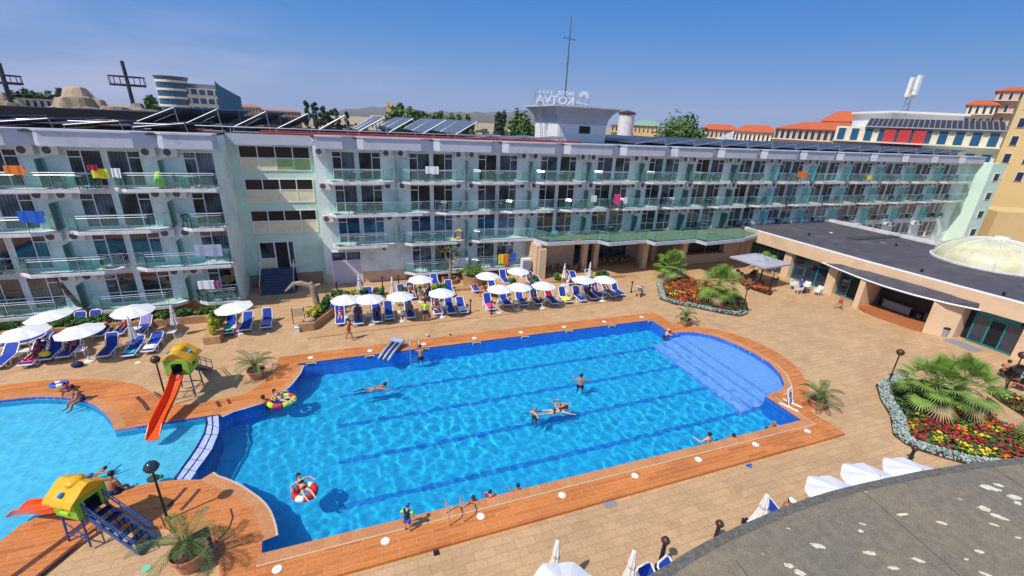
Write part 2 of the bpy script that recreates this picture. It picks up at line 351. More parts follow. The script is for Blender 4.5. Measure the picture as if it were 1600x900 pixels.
# the curved wall between the two pools
sepR = gp([(342, 647), (343.5, 670), (342, 680), (332, 705), (320, 722), (308, 738), (299, 751)], 0)
sepL = gp([(321, 650), (323, 663), (319, 680), (308, 700), (296, 718), (285, 733), (272, 749)], 0)
outline = [A_, B_, (21.2, bay[0][1])]+bay+[(21.2, bayend[1]), C_, D_]+lobeB[::-1]+kB[::-1]+kB2[::-1]+kT2[::-1]+kT[::-1]+lobeT[::-1][0:]
outline = [p for i, p in enumerate(outline) if i == 0 or (Vector(p)-Vector(outline[i-1])).length > .02]
# orange deck, raised one step above the plaza
near_out = gp([(1320, 677), (1300, 683.5), (800, 822.5), (525, 899), (345, 949)], DZ)
top_out = gp([(436, 558), (540, 545), (720, 522.5), (1022, 488)], DZ)
ring_out = gp([(1030, 493), (1046, 503), (1058, 508), (1075, 510), (1100, 511.8), (1120, 515), (1147, 521.5), (1172, 530), (1194, 540), (1215, 551), (1231, 562), (1245, 574), (1253, 584), (1262, 600), (1266, 614), (1262, 625), (1268, 643), (1280, 652), (1295, 660)], DZ)
lowleft = gp([(341, 845), (315, 838), (290, 832), (270, 826), (251, 822), (228, 820), (200, 820), (157, 828), (100, 864), (56, 900), (0, 950)], DZ)
topleft = gp([(0, 602), (50, 596), (90, 592.5), (125, 592), (150, 592.5), (175, 594), (195, 597), (215, 601), (240, 615), (260, 631), (285, 632.5), (310, 631), (337, 624.5), (350, 622), (380, 616), (392, 610), (400, 605), (412, 596), (420, 589), (430, 576)], DZ)
tl0 = [(-34, topleft[0][1]-3), (topleft[0][0]-5, topleft[0][1]-.6)]
ll1 = [(lowleft[-1][0]-1, lowleft[-1][1]-.8), (-34, 6)]
deck_out = top_out+ring_out+near_out+lowleft+ll1+tl0+topleft
PX0, PX1, PY0, PY1 = -62, 66, -6, 62
plaza = [(PX0, PY0), (PX1, PY0), (PX1, PY1), (PX0, PY1)]
tag(MB().poly(plaza, 0, [deck_out]).build('plaza_paving', M['plaza']), kind='structure')
big = [(-3000, -600), (5000, -600), (5000, 6000), (-3000, 6000)]
tag(MB().poly(big, -.004, [plaza]).build('ground', M['dry_field']), kind='structure')
m = MB().poly(deck_out, DZ, [outline]); m.wall(deck_out, 0, DZ); tag(m.build('pool_deck', M['deck']), kind='structure')
# coping and the pale joint that runs round the main pool
def offset(pts, d):
    out = []
    for i, p in enumerate(pts):
        a = Vector(pts[max(i-1, 0)]); b = Vector(pts[min(i+1, len(pts)-1)]); t = (b-a); t.normalize()
        out.append((p[0]-t.y*d, p[1]+t.x*d))
    return out
def ribbon(mb, pts, d0, d1, z):
    a = offset(pts, d0); b = offset(pts, d1)
    for i in range(len(pts)-1):
        q = [(*a[i], z), (*a[i+1], z), (*b[i+1], z), (*b[i], z)]
        n = (Vector(q[1])-Vector(q[0])).cross(Vector(q[2])-Vector(q[0])); mb.quad(*(q if n.z > 0 else q[::-1]))
mb = MB(); mj = MB()
def rect_ribbon(mb, d0, d1):
    for (a, b) in (((-3.77-0, 12.58), (21.2, 12.58)),): mb.bx(a[0]-.1, b[0]+d1, a[1]-d1, a[1]-d0, DZ-.03, DZ+.006)
    mb.bx(21.2+d0, 21.2+d1, 12.58-d0, bayend[1]-.25, DZ-.03, DZ+.006)
rect_ribbon(mb, 0, .42); rect_ribbon(mj, .424, .475)
ribbon(mb, lobeB, 0, .42, DZ+.006); ribbon(mj, lobeB, .424, .50, DZ+.006)
ribbon(mb, lobeT, 0, .30, DZ+.006); ribbon(mj, lobeT, .304, .38, DZ+.006)
ribbon(mb, kT[::-1], 0, .40, DZ+.006)
ribbon(mb, kT2[::-1]+kT[::-1][:1], 0, .40, DZ+.006)
mb.bx(-3.6, 21.2, 25.3, 25.52, DZ-.03, DZ+.006)
mb.bx(21.2, 21.42, bay[0][1]+.1, 25.52, DZ-.03, DZ+.006)
ribbon(mb, bay, 0, .35, DZ+.006); ribbon(mj, bay[4:], .354, .43, DZ+.006)
tag(mb.build('pool_coping', M['kerb']), kind='structure'); tag(mj.build('coping_joint', M['kerb_white']), kind='structure')
# basins
def pool_floor_mat(name, base, lane=None, edge=None):
    m = bpy.data.materials.new(name); m.use_nodes = True; n = m.node_tree; P = n.nodes['Principled BSDF']; l = n.links.new
    t = n.nodes.new('ShaderNodeTexCoord')
    b = n.nodes.new('ShaderNodeTexBrick'); b.offset = 0; b.inputs['Scale'].default_value = 1; b.inputs['Brick Width'].default_value = .3; b.inputs['Row Height'].default_value = .3; b.inputs['Mortar Size'].default_value = .012
    b.inputs['Color1'].default_value = (*base, 1); b.inputs['Color2'].default_value = (*[c*.86 for c in base], 1); b.inputs['Mortar'].default_value = (*[c*.7+.05 for c in base], 1)
    l(t.outputs['Object'], b.inputs[0]); src = b.outputs[0]
    P.inputs['Roughness'].default_value = .6; l(src, P.inputs['Base Color']); return m
M['pool_floor'] = pool_floor_mat('pool_floor', (.010, .55, .86)); M['pool_lane'] = pool_floor_mat('pool_lane', (.004, .26, .70))
M['pool_wall'] = pool_floor_mat('pool_wall', (.015, .30, .90)); M['kid_floor'] = pool_floor_mat('kid_floor', (.13, .68, .92))
M['ledge'] = pool_floor_mat('ledge', (.34, .54, .98))
DEEP = -1.75
sepc = sepR
main_poly = [(-3.77, 25.3), (21.2, 25.3), (21.2, bay[0][1])]+bay+[(21.2, bayend[1]), (21.2, 12.58), (-3.77, 12.58)]+lobeB[::-1]+[sepB]+[tuple(p) for p in sepR[::-1][1:-1]]+lobeT[::-1][:-1]
kid_poly = [sepT]+[tuple(p) for p in sepL[1:-1]]+[sepBL]+kB[::-1]+kB2[::-1]+kT2[::-1]+kT[::-1]
m = MB().poly(main_poly, DEEP)
tag(m.build('pool_floor', M['pool_floor']), kind='structure')
m = MB().wall(main_poly, DEEP, -.02); tag(m.build('pool_walls', M['pool_wall']), kind='structure')
m = MB().wall(main_poly, -.02, DZ); tag(m.build('pool_tile_edge', M['blue_edge']), kind='structure')
m = MB()
for yy in (15.0, 17.6, 20.2, 22.8): m.bx(-1.5, 20.2, yy-.14, yy+.14, DEEP, DEEP+.004)
tag(m.build('pool_lane_lines', M['pool_lane']), kind='structure')
# shallow entry steps in the round bay
m = MB(); cx, cy = 21.3, (bay[0][1]+bayend[1])/2
for i, z in enumerate((-1.3, -.95, -.6, -.27)):
    x0 = (19.7, 20.45, 21.25, 22.0)[i]; ya, yb = bay[0][1]-.02, bayend[1]+.02
    if x0 < 21.2: pts = [(21.19, ya)]+bay+[(21.19, yb)]; q_ = [(x0, ya)]+pts+[(x0, yb)]
    else: pts = [p for p in bay if p[0] > x0]; q_ = [(x0, pts[0][1]+.12)]+pts+[(x0, pts[-1][1]-.12)]
    m.prism(q_, DEEP if i == 0 else z-.36, z)
tag(m.build('pool_entry_steps', M['ledge']), kind='structure')
m = MB().poly(kid_poly, -.55); tag(m.build('paddling_pool_floor', M['kid_floor']), kind='structure')
m = MB().wall(kid_poly, -.55, -.02); tag(m.build('paddling_pool_walls', M['kid_floor']), kind='structure')
m = MB().wall(kid_poly, -.02, DZ); tag(m.build('paddling_pool_tile_edge', M['blue_edge']), kind='structure')
# curved mosaic wall between the pools
M['mosaic'] = tiles('mosaic', (.20, .30, .66), (.42, .48, .76), (.60, .64, .80), .08, .08, .012, stain=(.25, .33, .65), scl=3)
m = MB()
for (a, b) in ((0, len(sepR)-1),):
    poly_ = [tuple(p) for p in sepR]+[tuple(p) for p in sepL[::-1]]; m.prism(poly_, -1.7, .035)
w = m.build('pool_divider', M['mosaic']); tag(w, kind='structure')
m = MB()
for k in (0.0, .52, 1.0):
    pts = [((sepR[i][0]*(1-k)+sepL[i][0]*k), (sepR[i][1]*(1-k)+sepL[i][1]*k), .045) for i in range(len(sepR))]; m.tube(pts, .022, 5)
for i in range(1, len(sepR)-1): m.tube([(*sepR[i], .046), ((sepR[i][0]+sepL[i][0])/2, (sepR[i][1]+sepL[i][1])/2, .046), (*sepL[i], .046)], .012, 4)
tag(m.build('divider_trim', M['navy']), kind='structure')
# water: a rippled surface; light passes through it
def water_mat(name, tint, bs):
    m = bpy.data.materials.new(name); m.use_nodes = True; n = m.node_tree; n.nodes.clear(); l = n.links.new
    o = n.nodes.new('ShaderNodeOutputMaterial'); t = n.nodes.new('ShaderNodeTexCoord')
    gz = n.nodes.new('ShaderNodeTexNoise'); gz.inputs['Scale'].default_value = bs*.5; gz.inputs['Detail'].default_value = 5; gz.inputs['Distortion'].default_value = 1.2
    l(t.outputs['Object'], gz.inputs[0]); b = n.nodes.new('ShaderNodeBump'); b.inputs['Strength'].default_value = .35; b.inputs['Distance'].default_value = .03; l(gz.outputs[0], b.inputs['Height'])
    rf = n.nodes.new('ShaderNodeBsdfRefraction'); rf.inputs['IOR'].default_value = 1.33; rf.inputs['Roughness'].default_value = 0; rf.inputs[0].default_value = (*tint, 1); l(b.outputs[0], rf.inputs['Normal'])
    gl = n.nodes.new('ShaderNodeBsdfGlossy'); gl.inputs['Roughness'].default_value = .02; l(b.outputs[0], gl.inputs['Normal'])
    fr = n.nodes.new('ShaderNodeFresnel'); fr.inputs[0].default_value = 1.33; l(b.outputs[0], fr.inputs['Normal'])
    tr = n.nodes.new('ShaderNodeBsdfTransparent'); x = n.nodes.new('ShaderNodeMixShader'); l(fr.outputs[0], x.inputs[0]); l(rf.outputs[0], x.inputs[1]); l(gl.outputs[0], x.inputs[2])
    l(x.outputs[0], o.inputs[0]); return m
USE_MNEE = True
def water(name, x0, x1, y0, y1, st, mt, seed, clip):
    import numpy as np
    rnd = random.Random(seed); nx = int((x1-x0)/st); ny = int((y1-y0)/st)
    X, Y = np.meshgrid(x0+np.arange(nx+1)*st, y0+np.arange(ny+1)*st); Z = np.zeros_like(X); env = 1+.35*np.sin(X*.31+Y*.22+seed)*np.sin(Y*.43-X*.12)
    for i in range(70):
        lam = rnd.choice((.24, .28, .33, .4, .5, .65, .9)); a = rnd.uniform(0, 6.283); k = 2*math.pi/lam; Z += lam*lam*.0022*np.sin(k*(math.cos(a)*X+math.sin(a)*Y)+rnd.uniform(0, 6.28)+.5*np.sin(X*.9+Y*.7+i))
    v = np.stack([X, Y, Z*env-.04], -1).reshape(-1, 3).tolist()
    f = [(j*(nx+1)+i, j*(nx+1)+i+1, (j+1)*(nx+1)+i+1, (j+1)*(nx+1)+i) for j in range(ny) for i in range(nx) if clip(x0+(i+.5)*st, y0+(j+.5)*st)]
    me = bpy.data.meshes.new(name); me.from_pydata(v, [], f); me.polygons.foreach_set('use_smooth', [True]*len(f)); me.materials.append(mt)
    o = bpy.data.objects.new(name, me); COL.objects.link(o); return tag(o, kind='structure')
def inside(poly, grow=0):
    P = [(p[0], p[1]) for p in poly]; n = len(P)
    def f(x, y):
        c = False; j = n-1
        for i in range(n):
            if (P[i][1] > y) != (P[j][1] > y) and x < (P[j][0]-P[i][0])*(y-P[i][1])/(P[j][1]-P[i][1])+P[i][0]: c = not c
            j = i
        return c
    if not grow: return f
    return lambda x, y: f(x, y) or f(x+grow, y) or f(x-grow, y) or f(x, y+grow) or f(x, y-grow)
wmain = water('pool_water', -9.5, 28.5, 12.3, 25.7, .055, water_mat('water', (.80, .97, 1), 3.2), 3, inside(main_poly, .25))
wkid = water('paddling_pool_water', -32, -6.9, 11.5, 26, .055, water_mat('water_kid', (.92, 1, 1), 4.5), 5, inside(kid_poly, .25))
# ================================================================ HOTEL
FZ = [.9, 3.65, 6.3, 8.95]; ROOF = 12.3; PITCH = 6.05
WY = 39.1
ORD = ['first', 'second', 'third', 'fourth', 'fifth', 'sixth', 'seventh', 'eighth', 'ninth', 'tenth', 'eleventh', 'twelfth', 'thirteenth', 'fourteenth']
def window_unit(par, xa, xb, door_left, z, Y, h=2.25):
    """white frame with a door leaf and a window light; returns the frame object"""
    f = MB(); p = MB(); t = .055; y0, y1 = Y-.07, Y+.05; mid = xa+.68 if door_left else xb-.68
    for x in (xa, xb, mid): f.bx(x-t/2, x+t/2, y0, y1, z, z+h)
    f.bx(xa, xb, y0+.002, y1, z+h-t, z+h); f.bx(xa, xb, y0+.002, y1, z+.0, z+.09)
    f.bx(xa, xb, y0+.004, y1, z+.78, z+.84); da, db = (xa, mid) if door_left else (mid, xb); f.bx(da, db, y0+.006, y1, z+h-.46, z+h-.40)
    o = f.build('window', M['white_frame'], par)
    p.quad((xa+.03, Y-.03, z+.05), (mid-.02, Y-.03, z+.05), (mid-.02, Y-.03, z+h-.03), (xa+.03, Y-.03, z+h-.03))
    p.quad((mid+.02, Y-.03, z+.05), (xb-.03, Y-.03, z+.05), (xb-.03, Y-.03, z+h-.03), (mid+.02, Y-.03, z+h-.03))
    p.build('pane', M['pane' if z > 6 else 'pane_refl'], o); return o
def ac_unit(par, x, z, Y, white=False):
    b = MB().bx(x-.42, x+.42, Y-.42, Y-.12, z-.29, z+.29); b.bx(x-.36, x-.30, Y-.12, Y, z-.3, z+.1); b.bx(x+.3, x+.36, Y-.12, Y, z-.3, z+.1)
    o = b.build('air_conditioner', M['ac_white'], par)
    q = MB(); q.tube([(x-.12, Y-.425, z), (x-.12, Y-.44, z)], .22, 14); q.build('fan_grille', M['ac_dark'], o)
def balcony(par, x0, x1, z, Y, depth, ch0=.9, ch1=.9, solid=True, hgt=1.0):
    """slab with slanted ends, rail and mint glass"""
    yf = Y-depth; yb = Y-.55
    path = [(x0, yb), (x0+ch0, yf), (x1-ch1, yf), (x1, yb)]
    s = MB().prism([(x0, Y)]+path+[(x1, Y)], z-.2, z); so = s.build('balcony_slab', M['slab'], par)
    r = MB(); gmb = MB(); inn = [(x0+.06, yb+.03), (x0+ch0+.02, yf+.07), (x1-ch1-.02, yf+.07), (x1-.06, yb+.03)]
    for i in range(3):
        a = Vector((*inn[i], z)); b = Vector((*inn[i+1], z)); L_ = (b-a).length; n = max(1, round(L_/1.15))
        top = Vector((0, 0, hgt)); main = (i == 1)
        if main or solid: r.tube([a+top, b+top], .03 if main else .018, 6); r.tube([a+top*.86, b+top*.86], .014, 5)
        for k in range(n+1):
            p = a.lerp(b, k/n); r.tube([p, p+top], .018, 5)
            if k < n:
                q0 = a.lerp(b, (k+.06)/n); q1 = a.lerp(b, (k+.94)/n); gmb.quad(q0+Vector((0, 0, .08)), q1+Vector((0, 0, .08)), q1+top*.80, q0+top*.80)
    ro = r.build('railing', M['chrome'], so); gmb.build('glass_panel', M['rail_glass'], so); return so
def cornice(par, xs, x0, x1, yf, Yw, z0, z1, name='cornice', w1=1.0, w2=.55, dp=.55):
    """parapet band with a V notch at every x in xs"""
    pts = [(x0, yf)]
    for x in sorted(xs):
        if x0+.2 < x-w1 and x+w2 < x1-.1: pts += [(x-w1, yf), (x-.05, yf+dp), (x+.05, yf+dp), (x+w2, yf)]
    pts.append((x1, yf))
    m = MB().prism(pts+[(x1, Yw+.3), (x0, Yw+.3)], z0, z1)
    lip = [(p[0], p[1]-.09) for p in pts]; m2 = MB().prism([(lip[0][0]-.05, lip[0][1])]+lip[1:-1]+[(lip[-1][0]+.05, lip[-1][1]), (x1+.05, Yw+.2), (x0-.05, Yw+.2)], z1, z1+.1)
    o = m.build(name, M['cornice'], par); m2.build('coping_strip', M['cornice'], o); return o
CH = MB()   # plastic armchair prototype
for sx_ in (-1, 1):
    for sy_ in (-1, 1): CH.tube([(sx_*.24, sy_*.22, 0), (sx_*.20, sy_*.18, .42)], .022, 5)
    CH.tube([(sx_*.26, -.2, .42), (sx_*.27, -.22, .64), (sx_*.26, .2, .66)], .022, 5)
CH.box(0, 0, .43, .46, .44, .03)
CH.box(0, .235, .66, .46, .03, .46, rx=-.22)
proto_chair = CH.build('balcony_chair', M['chair_green']); proto_chair.location = (0, 0, -500)
TB = MB(); TB.lathe([(0, .70), (.38, .70), (.40, .72), (.38, .735), (0, .735)], 14)
for a_ in range(4): TB.tube([(.28*math.cos(a_*1.57+.78), .28*math.sin(a_*1.57+.78), 0), (.2*math.cos(a_*1.57+.78), .2*math.sin(a_*1.57+.78), .71)], .02, 5)
proto_table = TB.build('balcony_table', M['table_top']); proto_table.location = (0, 0, -500)
furn_first = {'c': True, 't': True}
def furniture(x, Y, z, where, both=True):
    rnd = random
    if rnd.random() < .16: return
    for i in range(1+(rnd.random() < .8)):
        side = ('left', 'right')[i]; lab = f'green chair, {side} one on {where}'
        o = proto_chair if furn_first['c'] else proto_chair.copy()
        if not furn_first['c']: COL.objects.link(o)
        furn_first['c'] = False
        o.location = (x+(-.75, .75)[i]+rnd.uniform(-.1, .1), Y, z); o.rotation_euler = (0, 0, (1.2, -1.2)[i]+rnd.uniform(-.5, .5)); tag(o, lab, 'chair', 'plastic chairs on the hotel balconies')
    if rnd.random() < .8:
        o = proto_table if furn_first['t'] else proto_table.copy()
        if not furn_first['t']: COL.objects.link(o)
        furn_first['t'] = False
        o.location = (x+rnd.uniform(-.1, .1), Y+.1, z); tag(o, f'round table on {where}', 'table', 'round tables on the hotel balconies')
FLN = ['ground floor', 'first floor', 'second floor', 'top floor']
def party(par, xp, zs, Y, depth=1.0):
    for z in zs: MB().bx(xp-.02, xp+.02, Y-depth, Y-.02, z+.05, z+1.75).build('partition', M['part_glass'], par)
# ---- left wing
lw = thing('hotel_wing', 'pale mint left hotel wing with stacked glass balconies behind the left loungers', 'building', (-8.4, 35.8, 0))
LY = 35.8; LX1 = -8.45; LX0 = -40
MB().bx(LX0, LX1, LY, 56, 0, ROOF-.1).build('wall', M['mint'], lw)
MB().bx(LX0, LX1+.004, LY-.05, LY+.02, 0, .7).build('plinth', M['brown_plinth'], lw)
lp = [-11.42-PITCH*k for k in range(4)]; lc = [-8.4-PITCH*k for k in range(5)]
for fi, z in enumerate(FZ):
    for k, xc in enumerate(lc):
        if k > 0: window_unit(lw, xc+.15, xc+1.85, False, z, LY)
        window_unit(lw, xc-1.85, xc-.15, True, z, LY)
    for xp in lp[:3]:
        ac_unit(lw, xp-.62, z+2.22, LY); ac_unit(lw, xp+.55, z+2.22, LY)
    cen = lc if fi in (3, 1) else lp            # runs break over the windows on one storey and at the partition on the next
    cuts = [LX1+.1]+[c for c in cen if c < LX1-1]
    for a, b in zip(cuts[:-1], cuts[1:]):
        if b > LX0: balcony(lw, b+.25, a-.25 if a != cuts[0] else a, z, LY, 1.35, .9, .9 if a != cuts[0] else .06)
    if fi not in (3, 1): party(lw, -8.5, [], LY)
    party(lw, lp[0], [z], LY); party(lw, lp[1], [z], LY); party(lw, lp[2], [z], LY)
    for j, xc in enumerate(lc[:4]):
        furniture(xc-1.5, LY-.75, z, f'the left wing {FLN[fi]} balcony, {ORD[j]} window from the tower')
cornice(lw, lp, LX0, LX1+.25, LY-1.15, LY, 11.45, ROOF)
MB().bx(LX0, LX1+.05, LY-.8, 56, ROOF-.08, ROOF+.05).build('flat_roof', M['dark_roof'], lw)
# ---- stair tower
TY = 39.7; TX0, TX1 = LX1, -2.55
st = thing('stair_tower', 'mint green stair tower with dark strip windows over cream panels', 'building', (-5.5, TY, 0))
MB().bx(TX0, TX1, TY, 56.2, 0, ROOF-.12).build('wall', M['mint_tower'], st)
MB().bx(TX0+.01, TX1-.3, TY-.04, TY+.02, 0, 1.05).build('plinth', M['brown_plinth'], st)
MB().bx(TX0, TX1, TY-.5, TY+.4, 11.5, ROOF).build('cornice', M['cornice'], st)
MB().bx(TX0, TX1, TY-.3, 56, ROOF-.1, ROOF+.04).build('flat_roof', M['dark_roof'], st)
M['black_glass'] = mat('black_glass', (.008, .01, .014), .12, spec=.35)
def strip_window(z0, z1, zp, xa=-7.75, xb=-2.85, sheets=False):
    n = 4; w = (xb-xa)/n; f = MB()
    for i in range(n+1): f.bx(xa+i*w-.035, xa+i*w+.035, TY-.06, TY+.04, zp, z1)
    for zz in (zp, z0, z1): f.bx(xa-.03, xb+.03, TY-.064, TY+.04, zz-.03, zz+.03)
    fo = f.build('window', M['white_frame'], st)
    for i in range(n):
        MB().quad((xa+i*w+.03, TY-.02, z0), (xa+(i+1)*w-.03, TY-.02, z0), (xa+(i+1)*w-.03, TY-.02, z1), (xa+i*w+.03, TY-.02, z1)).build('pane', M['black_glass'], fo)
        mt = M['green_sheet'] if sheets and i > 1 else M['cream_panel']
        MB().bx(xa+i*w+.035, xa+(i+1)*w-.035, TY-.035, TY+.02, zp+.03, z0-.03).build('infill_panel', mt, fo)
strip_window(10.55, 11.42, 9.62, sheets=True)
strip_window(8.1, 8.93, 7.12, xa=-7.7); strip_window(5.6, 6.45, 4.62, xa=-7.65)
m = MB()
for x in (-7.4, -6.45, -5.75, -5.1): pass
d = MB()
for x in (-7.42, -6.32, -5.30, -4.86): d.bx(x-.05, x+.05, TY-.08, TY+.04, 1.62, 3.86)
d.bx(-7.45, -4.83, TY-.083, TY+.04, 3.82, 3.9); d.bx(-7.42, -6.32, TY-.07, TY+.03, 2.42, 2.5)
do = d.build('door_frame', M['white_frame'], st); MB().bx(-7.36, -6.37, TY-.04, TY+.02, 1.62, 2.42).build('infill_panel', M['cream_panel'], do)
MB().quad((-7.37, TY-.03, 2.5), (-6.37, TY-.03, 2.5), (-6.37, TY-.03, 3.82), (-7.37, TY-.03, 3.82)).build('pane', M['pane'], do)
MB().bx(-6.27, -5.35, TY-.02, TY+.03, 1.62, 3.82).build('door_opening', M['dark_in'], do)
MB().quad((-5.25, TY-.03, 1.9), (-4.91, TY-.03, 1.9), (-4.91, TY-.03, 3.82), (-5.25, TY-.03, 3.82)).build('pane', M['pane'], do)
m = MB()
for i in range(9): m.bx(-7.5, -4.95, TY-.35-(i+1)*.20, TY-.02, 0, 1.62-i*.18-.001*i)
m.build('entrance_steps', M['blue_steps'], st)
m = MB()
for x in (-7.45, -5.0):
    m.tube([(x, TY-.4, 1.6), (x, TY-.4, 2.4), (x, TY-.4-1.8, .95), (x, TY-.4-1.8, .15)], .025, 6)
m.build('handrail', M['chrome'], st)
# ---- long wing
mw = thing('hotel_wing', 'long pale mint hotel wing facing the pool, four storeys of glass balconies', 'building', (38, WY, 0))
MX0, MX1 = -2.55, 84.5
NB = 14; wc = [.66+PITCH*k for k in range(NB)]; wp = [.66+PITCH*(k+.5) for k in range(NB-1)]
MB().bx(MX0, MX1, WY, 56, 3.2, ROOF-.1).bx(MX0, 16.25, WY+.004, 52, 0, 3.2).build('wall', M['mint'], mw)
MB().bx(60, MX1, WY+.004, 52, 0, 3.2).build('wall', M['mint'], mw)
MB().bx(MX0, 4.2, WY-.04, WY+.02, 0, .95).build('plinth', M['beige'], mw)
MB().bx(4.2, 16.2, WY-.03, WY+.02, 0, .72).build('plinth', M['brown_plinth'], mw)
for fi, z in enumerate(FZ):
    for k, xc in enumerate(wc):
        if fi == 0 and (k == 0 or 3 <= k < 10): continue
        window_unit(mw, xc-1.85, xc-.15, True, z, WY); window_unit(mw, xc+.15, xc+1.85, False, z, WY)
    for k, xp in enumerate(wp):
        if fi == 0 and (k == 0 or 3 <= k < 10): continue
        if fi or k != 2: ac_unit(mw, xp-.6, z+2.22, WY)
        if fi == 0 and k == 2: ac_unit(mw, xp-2.0, z+2.22, WY); continue
        ac_unit(mw, xp+.55, z+2.22, WY)
    if fi == 3: ac_unit(mw, -2.0, z+2.22, WY)
    if fi in (1, 2): ac_unit(mw, -1.95, z+2.22, WY)
    if fi == 0:
        balcony(mw, wp[0]+.3, wp[1]-.1, z, WY, 1.35); balcony(mw, wp[1]+.1, 16.1, z, WY, 1.35, .9, .1); cuts = []
        for a, b in zip(wp[10:-1], wp[11:]): balcony(mw, a+.15, b-.15, z, WY, 1.35)
        for j in (1, 2): furniture(wc[j], WY-.75, z, f'the long wing ground floor balcony, {ORD[j]} bay')
        party(mw, wp[1], [z], WY); continue
    if fi == 2: cuts = [-1.9]+wc[1:]+[MX1-.2]
    else: cuts = [-1.9]+wp+[MX1-.2]
    for i, (a, b) in enumerate(zip(cuts[:-1], cuts[1:])):
        if fi == 1 and a > 15: continue
        if fi == 1 and i == 2: balcony(mw, a+.15, 16.4, z, WY, 1.35, .9, .05); continue
        balcony(mw, a+.15, b-.15, z, WY, 1.35, .9 if i else .5, .9)
    for xp in wp: party(mw, xp, [z], WY)
    for j, xc in enumerate(wc): furniture(xc+(1.5 if fi == 2 and j % 2 else 0), WY-.72, z, f'the long wing {FLN[fi]} balcony, {ORD[j]} bay')
cornice(mw, wc, MX0+.3, MX1, WY-1.15, WY, 11.45, ROOF)
MB().bx(MX0, MX1-.05, WY-.7, 56, ROOF-.08, ROOF+.05).build('flat_roof', M['dark_roof'], mw)
# service door in the first bay
sdz = MB().bx(-1.95, .35, WY-.10, WY+.02, .02, 2.15); so_ = sdz.build('service_door', M['grey_door'], mw)
MB().bx(-.82, -.78, WY-.115, WY-.10, .05, 2.1).bx(-2.05, -1.95, WY-.12, WY+.02, 0, 2.95).bx(.35, .45, WY-.12, WY+.02, 0, 2.95).bx(-2.05, .45, WY-.122, WY+.02, 2.88, 2.98).bx(-.85, -.75, WY-.12, WY, 2.15, 2.9).bx(-.7, -.66, WY-.15, WY-.1, .95, 1.15).build('door_trim', M['white_frame'], so_)
MB().quad((-1.93, WY-.06, 2.17), (-.86, WY-.06, 2.17), (-.86, WY-.06, 2.87), (-1.93, WY-.06, 2.87)).quad((-.74, WY-.06, 2.17), (.33, WY-.06, 2.17), (.33, WY-.06, 2.87), (-.74, WY-.06, 2.87)).build('pane', M['pane'], so_)
MB().tube([(2.4, WY-.07, 3.0), (2.4, WY, 3.0)], .16, 12).build('wall_lamp', M['grey'], mw)
# end block
eb = thing('hotel_end_block', 'plain pale mint end block with small windows at the far right of the hotel', 'building', (87, 38, 0))
MB().bx(MX1, 87.9, 36.9, 52, 0, 11.6).build('wall', M['mint_light'], eb)
for i in range(4):
    f = MB().bx(85.7, 87.0, 36.84, 36.92, 9.2-i*2.65, 10.3-i*2.65).build('window', M['white_frame'], eb); MB().bx(85.78, 86.92, 36.82, 36.9, 9.28-i*2.65, 10.22-i*2.65).build('pane', M['pane'], f)
# ---- terrace and lobby under it
tz = 3.62
edge = [(15.9, 38.3), (16.9, 36.2), (22.3, 36.2), (22.9, 35.0), (27.4, 35.4), (27.6, 34.3), (32.8, 34.6), (33.1, 33.4), (38.6, 34.0), (42.2, 35.4)]
lob = thing('lobby_hall', 'beige ground floor hall with dark glass doors under a green carpeted terrace', 'building', (28, 38, 0))
tp = [(15.9, WY)]+edge+[(42.2, WY)]
MB().prism(tp, tz-.32, tz).build('terrace_slab', M['cornice'], lob)
ins = [(p[0], p[1]+.25) for p in edge]; ins[0] = (16.1, 38.3); ins[-1] = (42.0, 35.6)
MB().prism([(16.1, WY-.05)]+ins+[(42.0, WY-.05)], tz-.01, tz+.02).build('terrace_carpet', M['carpet'], lob)
r = MB(); gl_ = MB()
for i in range(len(ins)-1):
    a = Vector((ins[i][0], ins[i][1]-.12, tz)); b = Vector((ins[i+1][0], ins[i+1][1]-.12, tz)); n = max(1, round((b-a).length/1.0)); up = Vector((0, 0, .95))
    r.tube([a+up, b+up], .016, 5)
    for k in range(n+1):
        p = a.lerp(b, k/n); r.tube([p, p+up], .018, 5)
        if k < n: q0 = a.lerp(b, (k+.05)/n); q1 = a.lerp(b, (k+.95)/n); gl_.quad(q0+up*.06, q1+up*.06, q1+up*.98, q0+up*.98)
r.build('railing', M['chrome'], lob); gl_.build('glass_panel', M['rail_glass'], lob)
for b_ in ((16.3, 21.3, 38.9, 39.6, 0, tz-.3), (28.6, 34.0, 41.0, 41.2, 0, tz-.3), (34.0, 41.9, 37.4, 37.9, 0, 1.15), (34.0, 41.9, 37.42, 37.9, 2.75, tz-.3), (33.9, 34.5, 37.3, 41.2, 0, tz-.31), (39.6, 41.9, 37.38, 38, 1.15, 2.75)):
    MB().bx(*b_).build('wall', M['beige'], lob)
MB().bx(15.95, 16.45, 36.35, 39.0, 0, tz-.3).bx(16.2, 16.9, 36.15, 36.5, 0, 3.0).build('entrance_pier', M['beige'], lob)
for (x, y) in ((21.9, 37.9), (23.5, 38.4), (28.75, 37.2), (29.6, 39.2), (31.5, 39.4), (33.2, 36.6)):
    MB().bx(x-.27, x+.27, y-.27, y+.27, 0, tz-.31).build('column', M['beige'], lob)
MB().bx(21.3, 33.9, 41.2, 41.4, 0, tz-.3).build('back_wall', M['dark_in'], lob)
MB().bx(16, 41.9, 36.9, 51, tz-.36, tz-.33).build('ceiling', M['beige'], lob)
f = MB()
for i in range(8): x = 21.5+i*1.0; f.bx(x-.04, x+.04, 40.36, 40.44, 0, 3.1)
f.bx(21.3, 28.6, 40.35, 40.45, 2.3, 2.38); fo = f.build('glass_front', M['dark_in'], lob); MB().bx(21.3, 28.6, 40.39, 40.41, 0, 3.1).build('pane', M['pane'], fo)
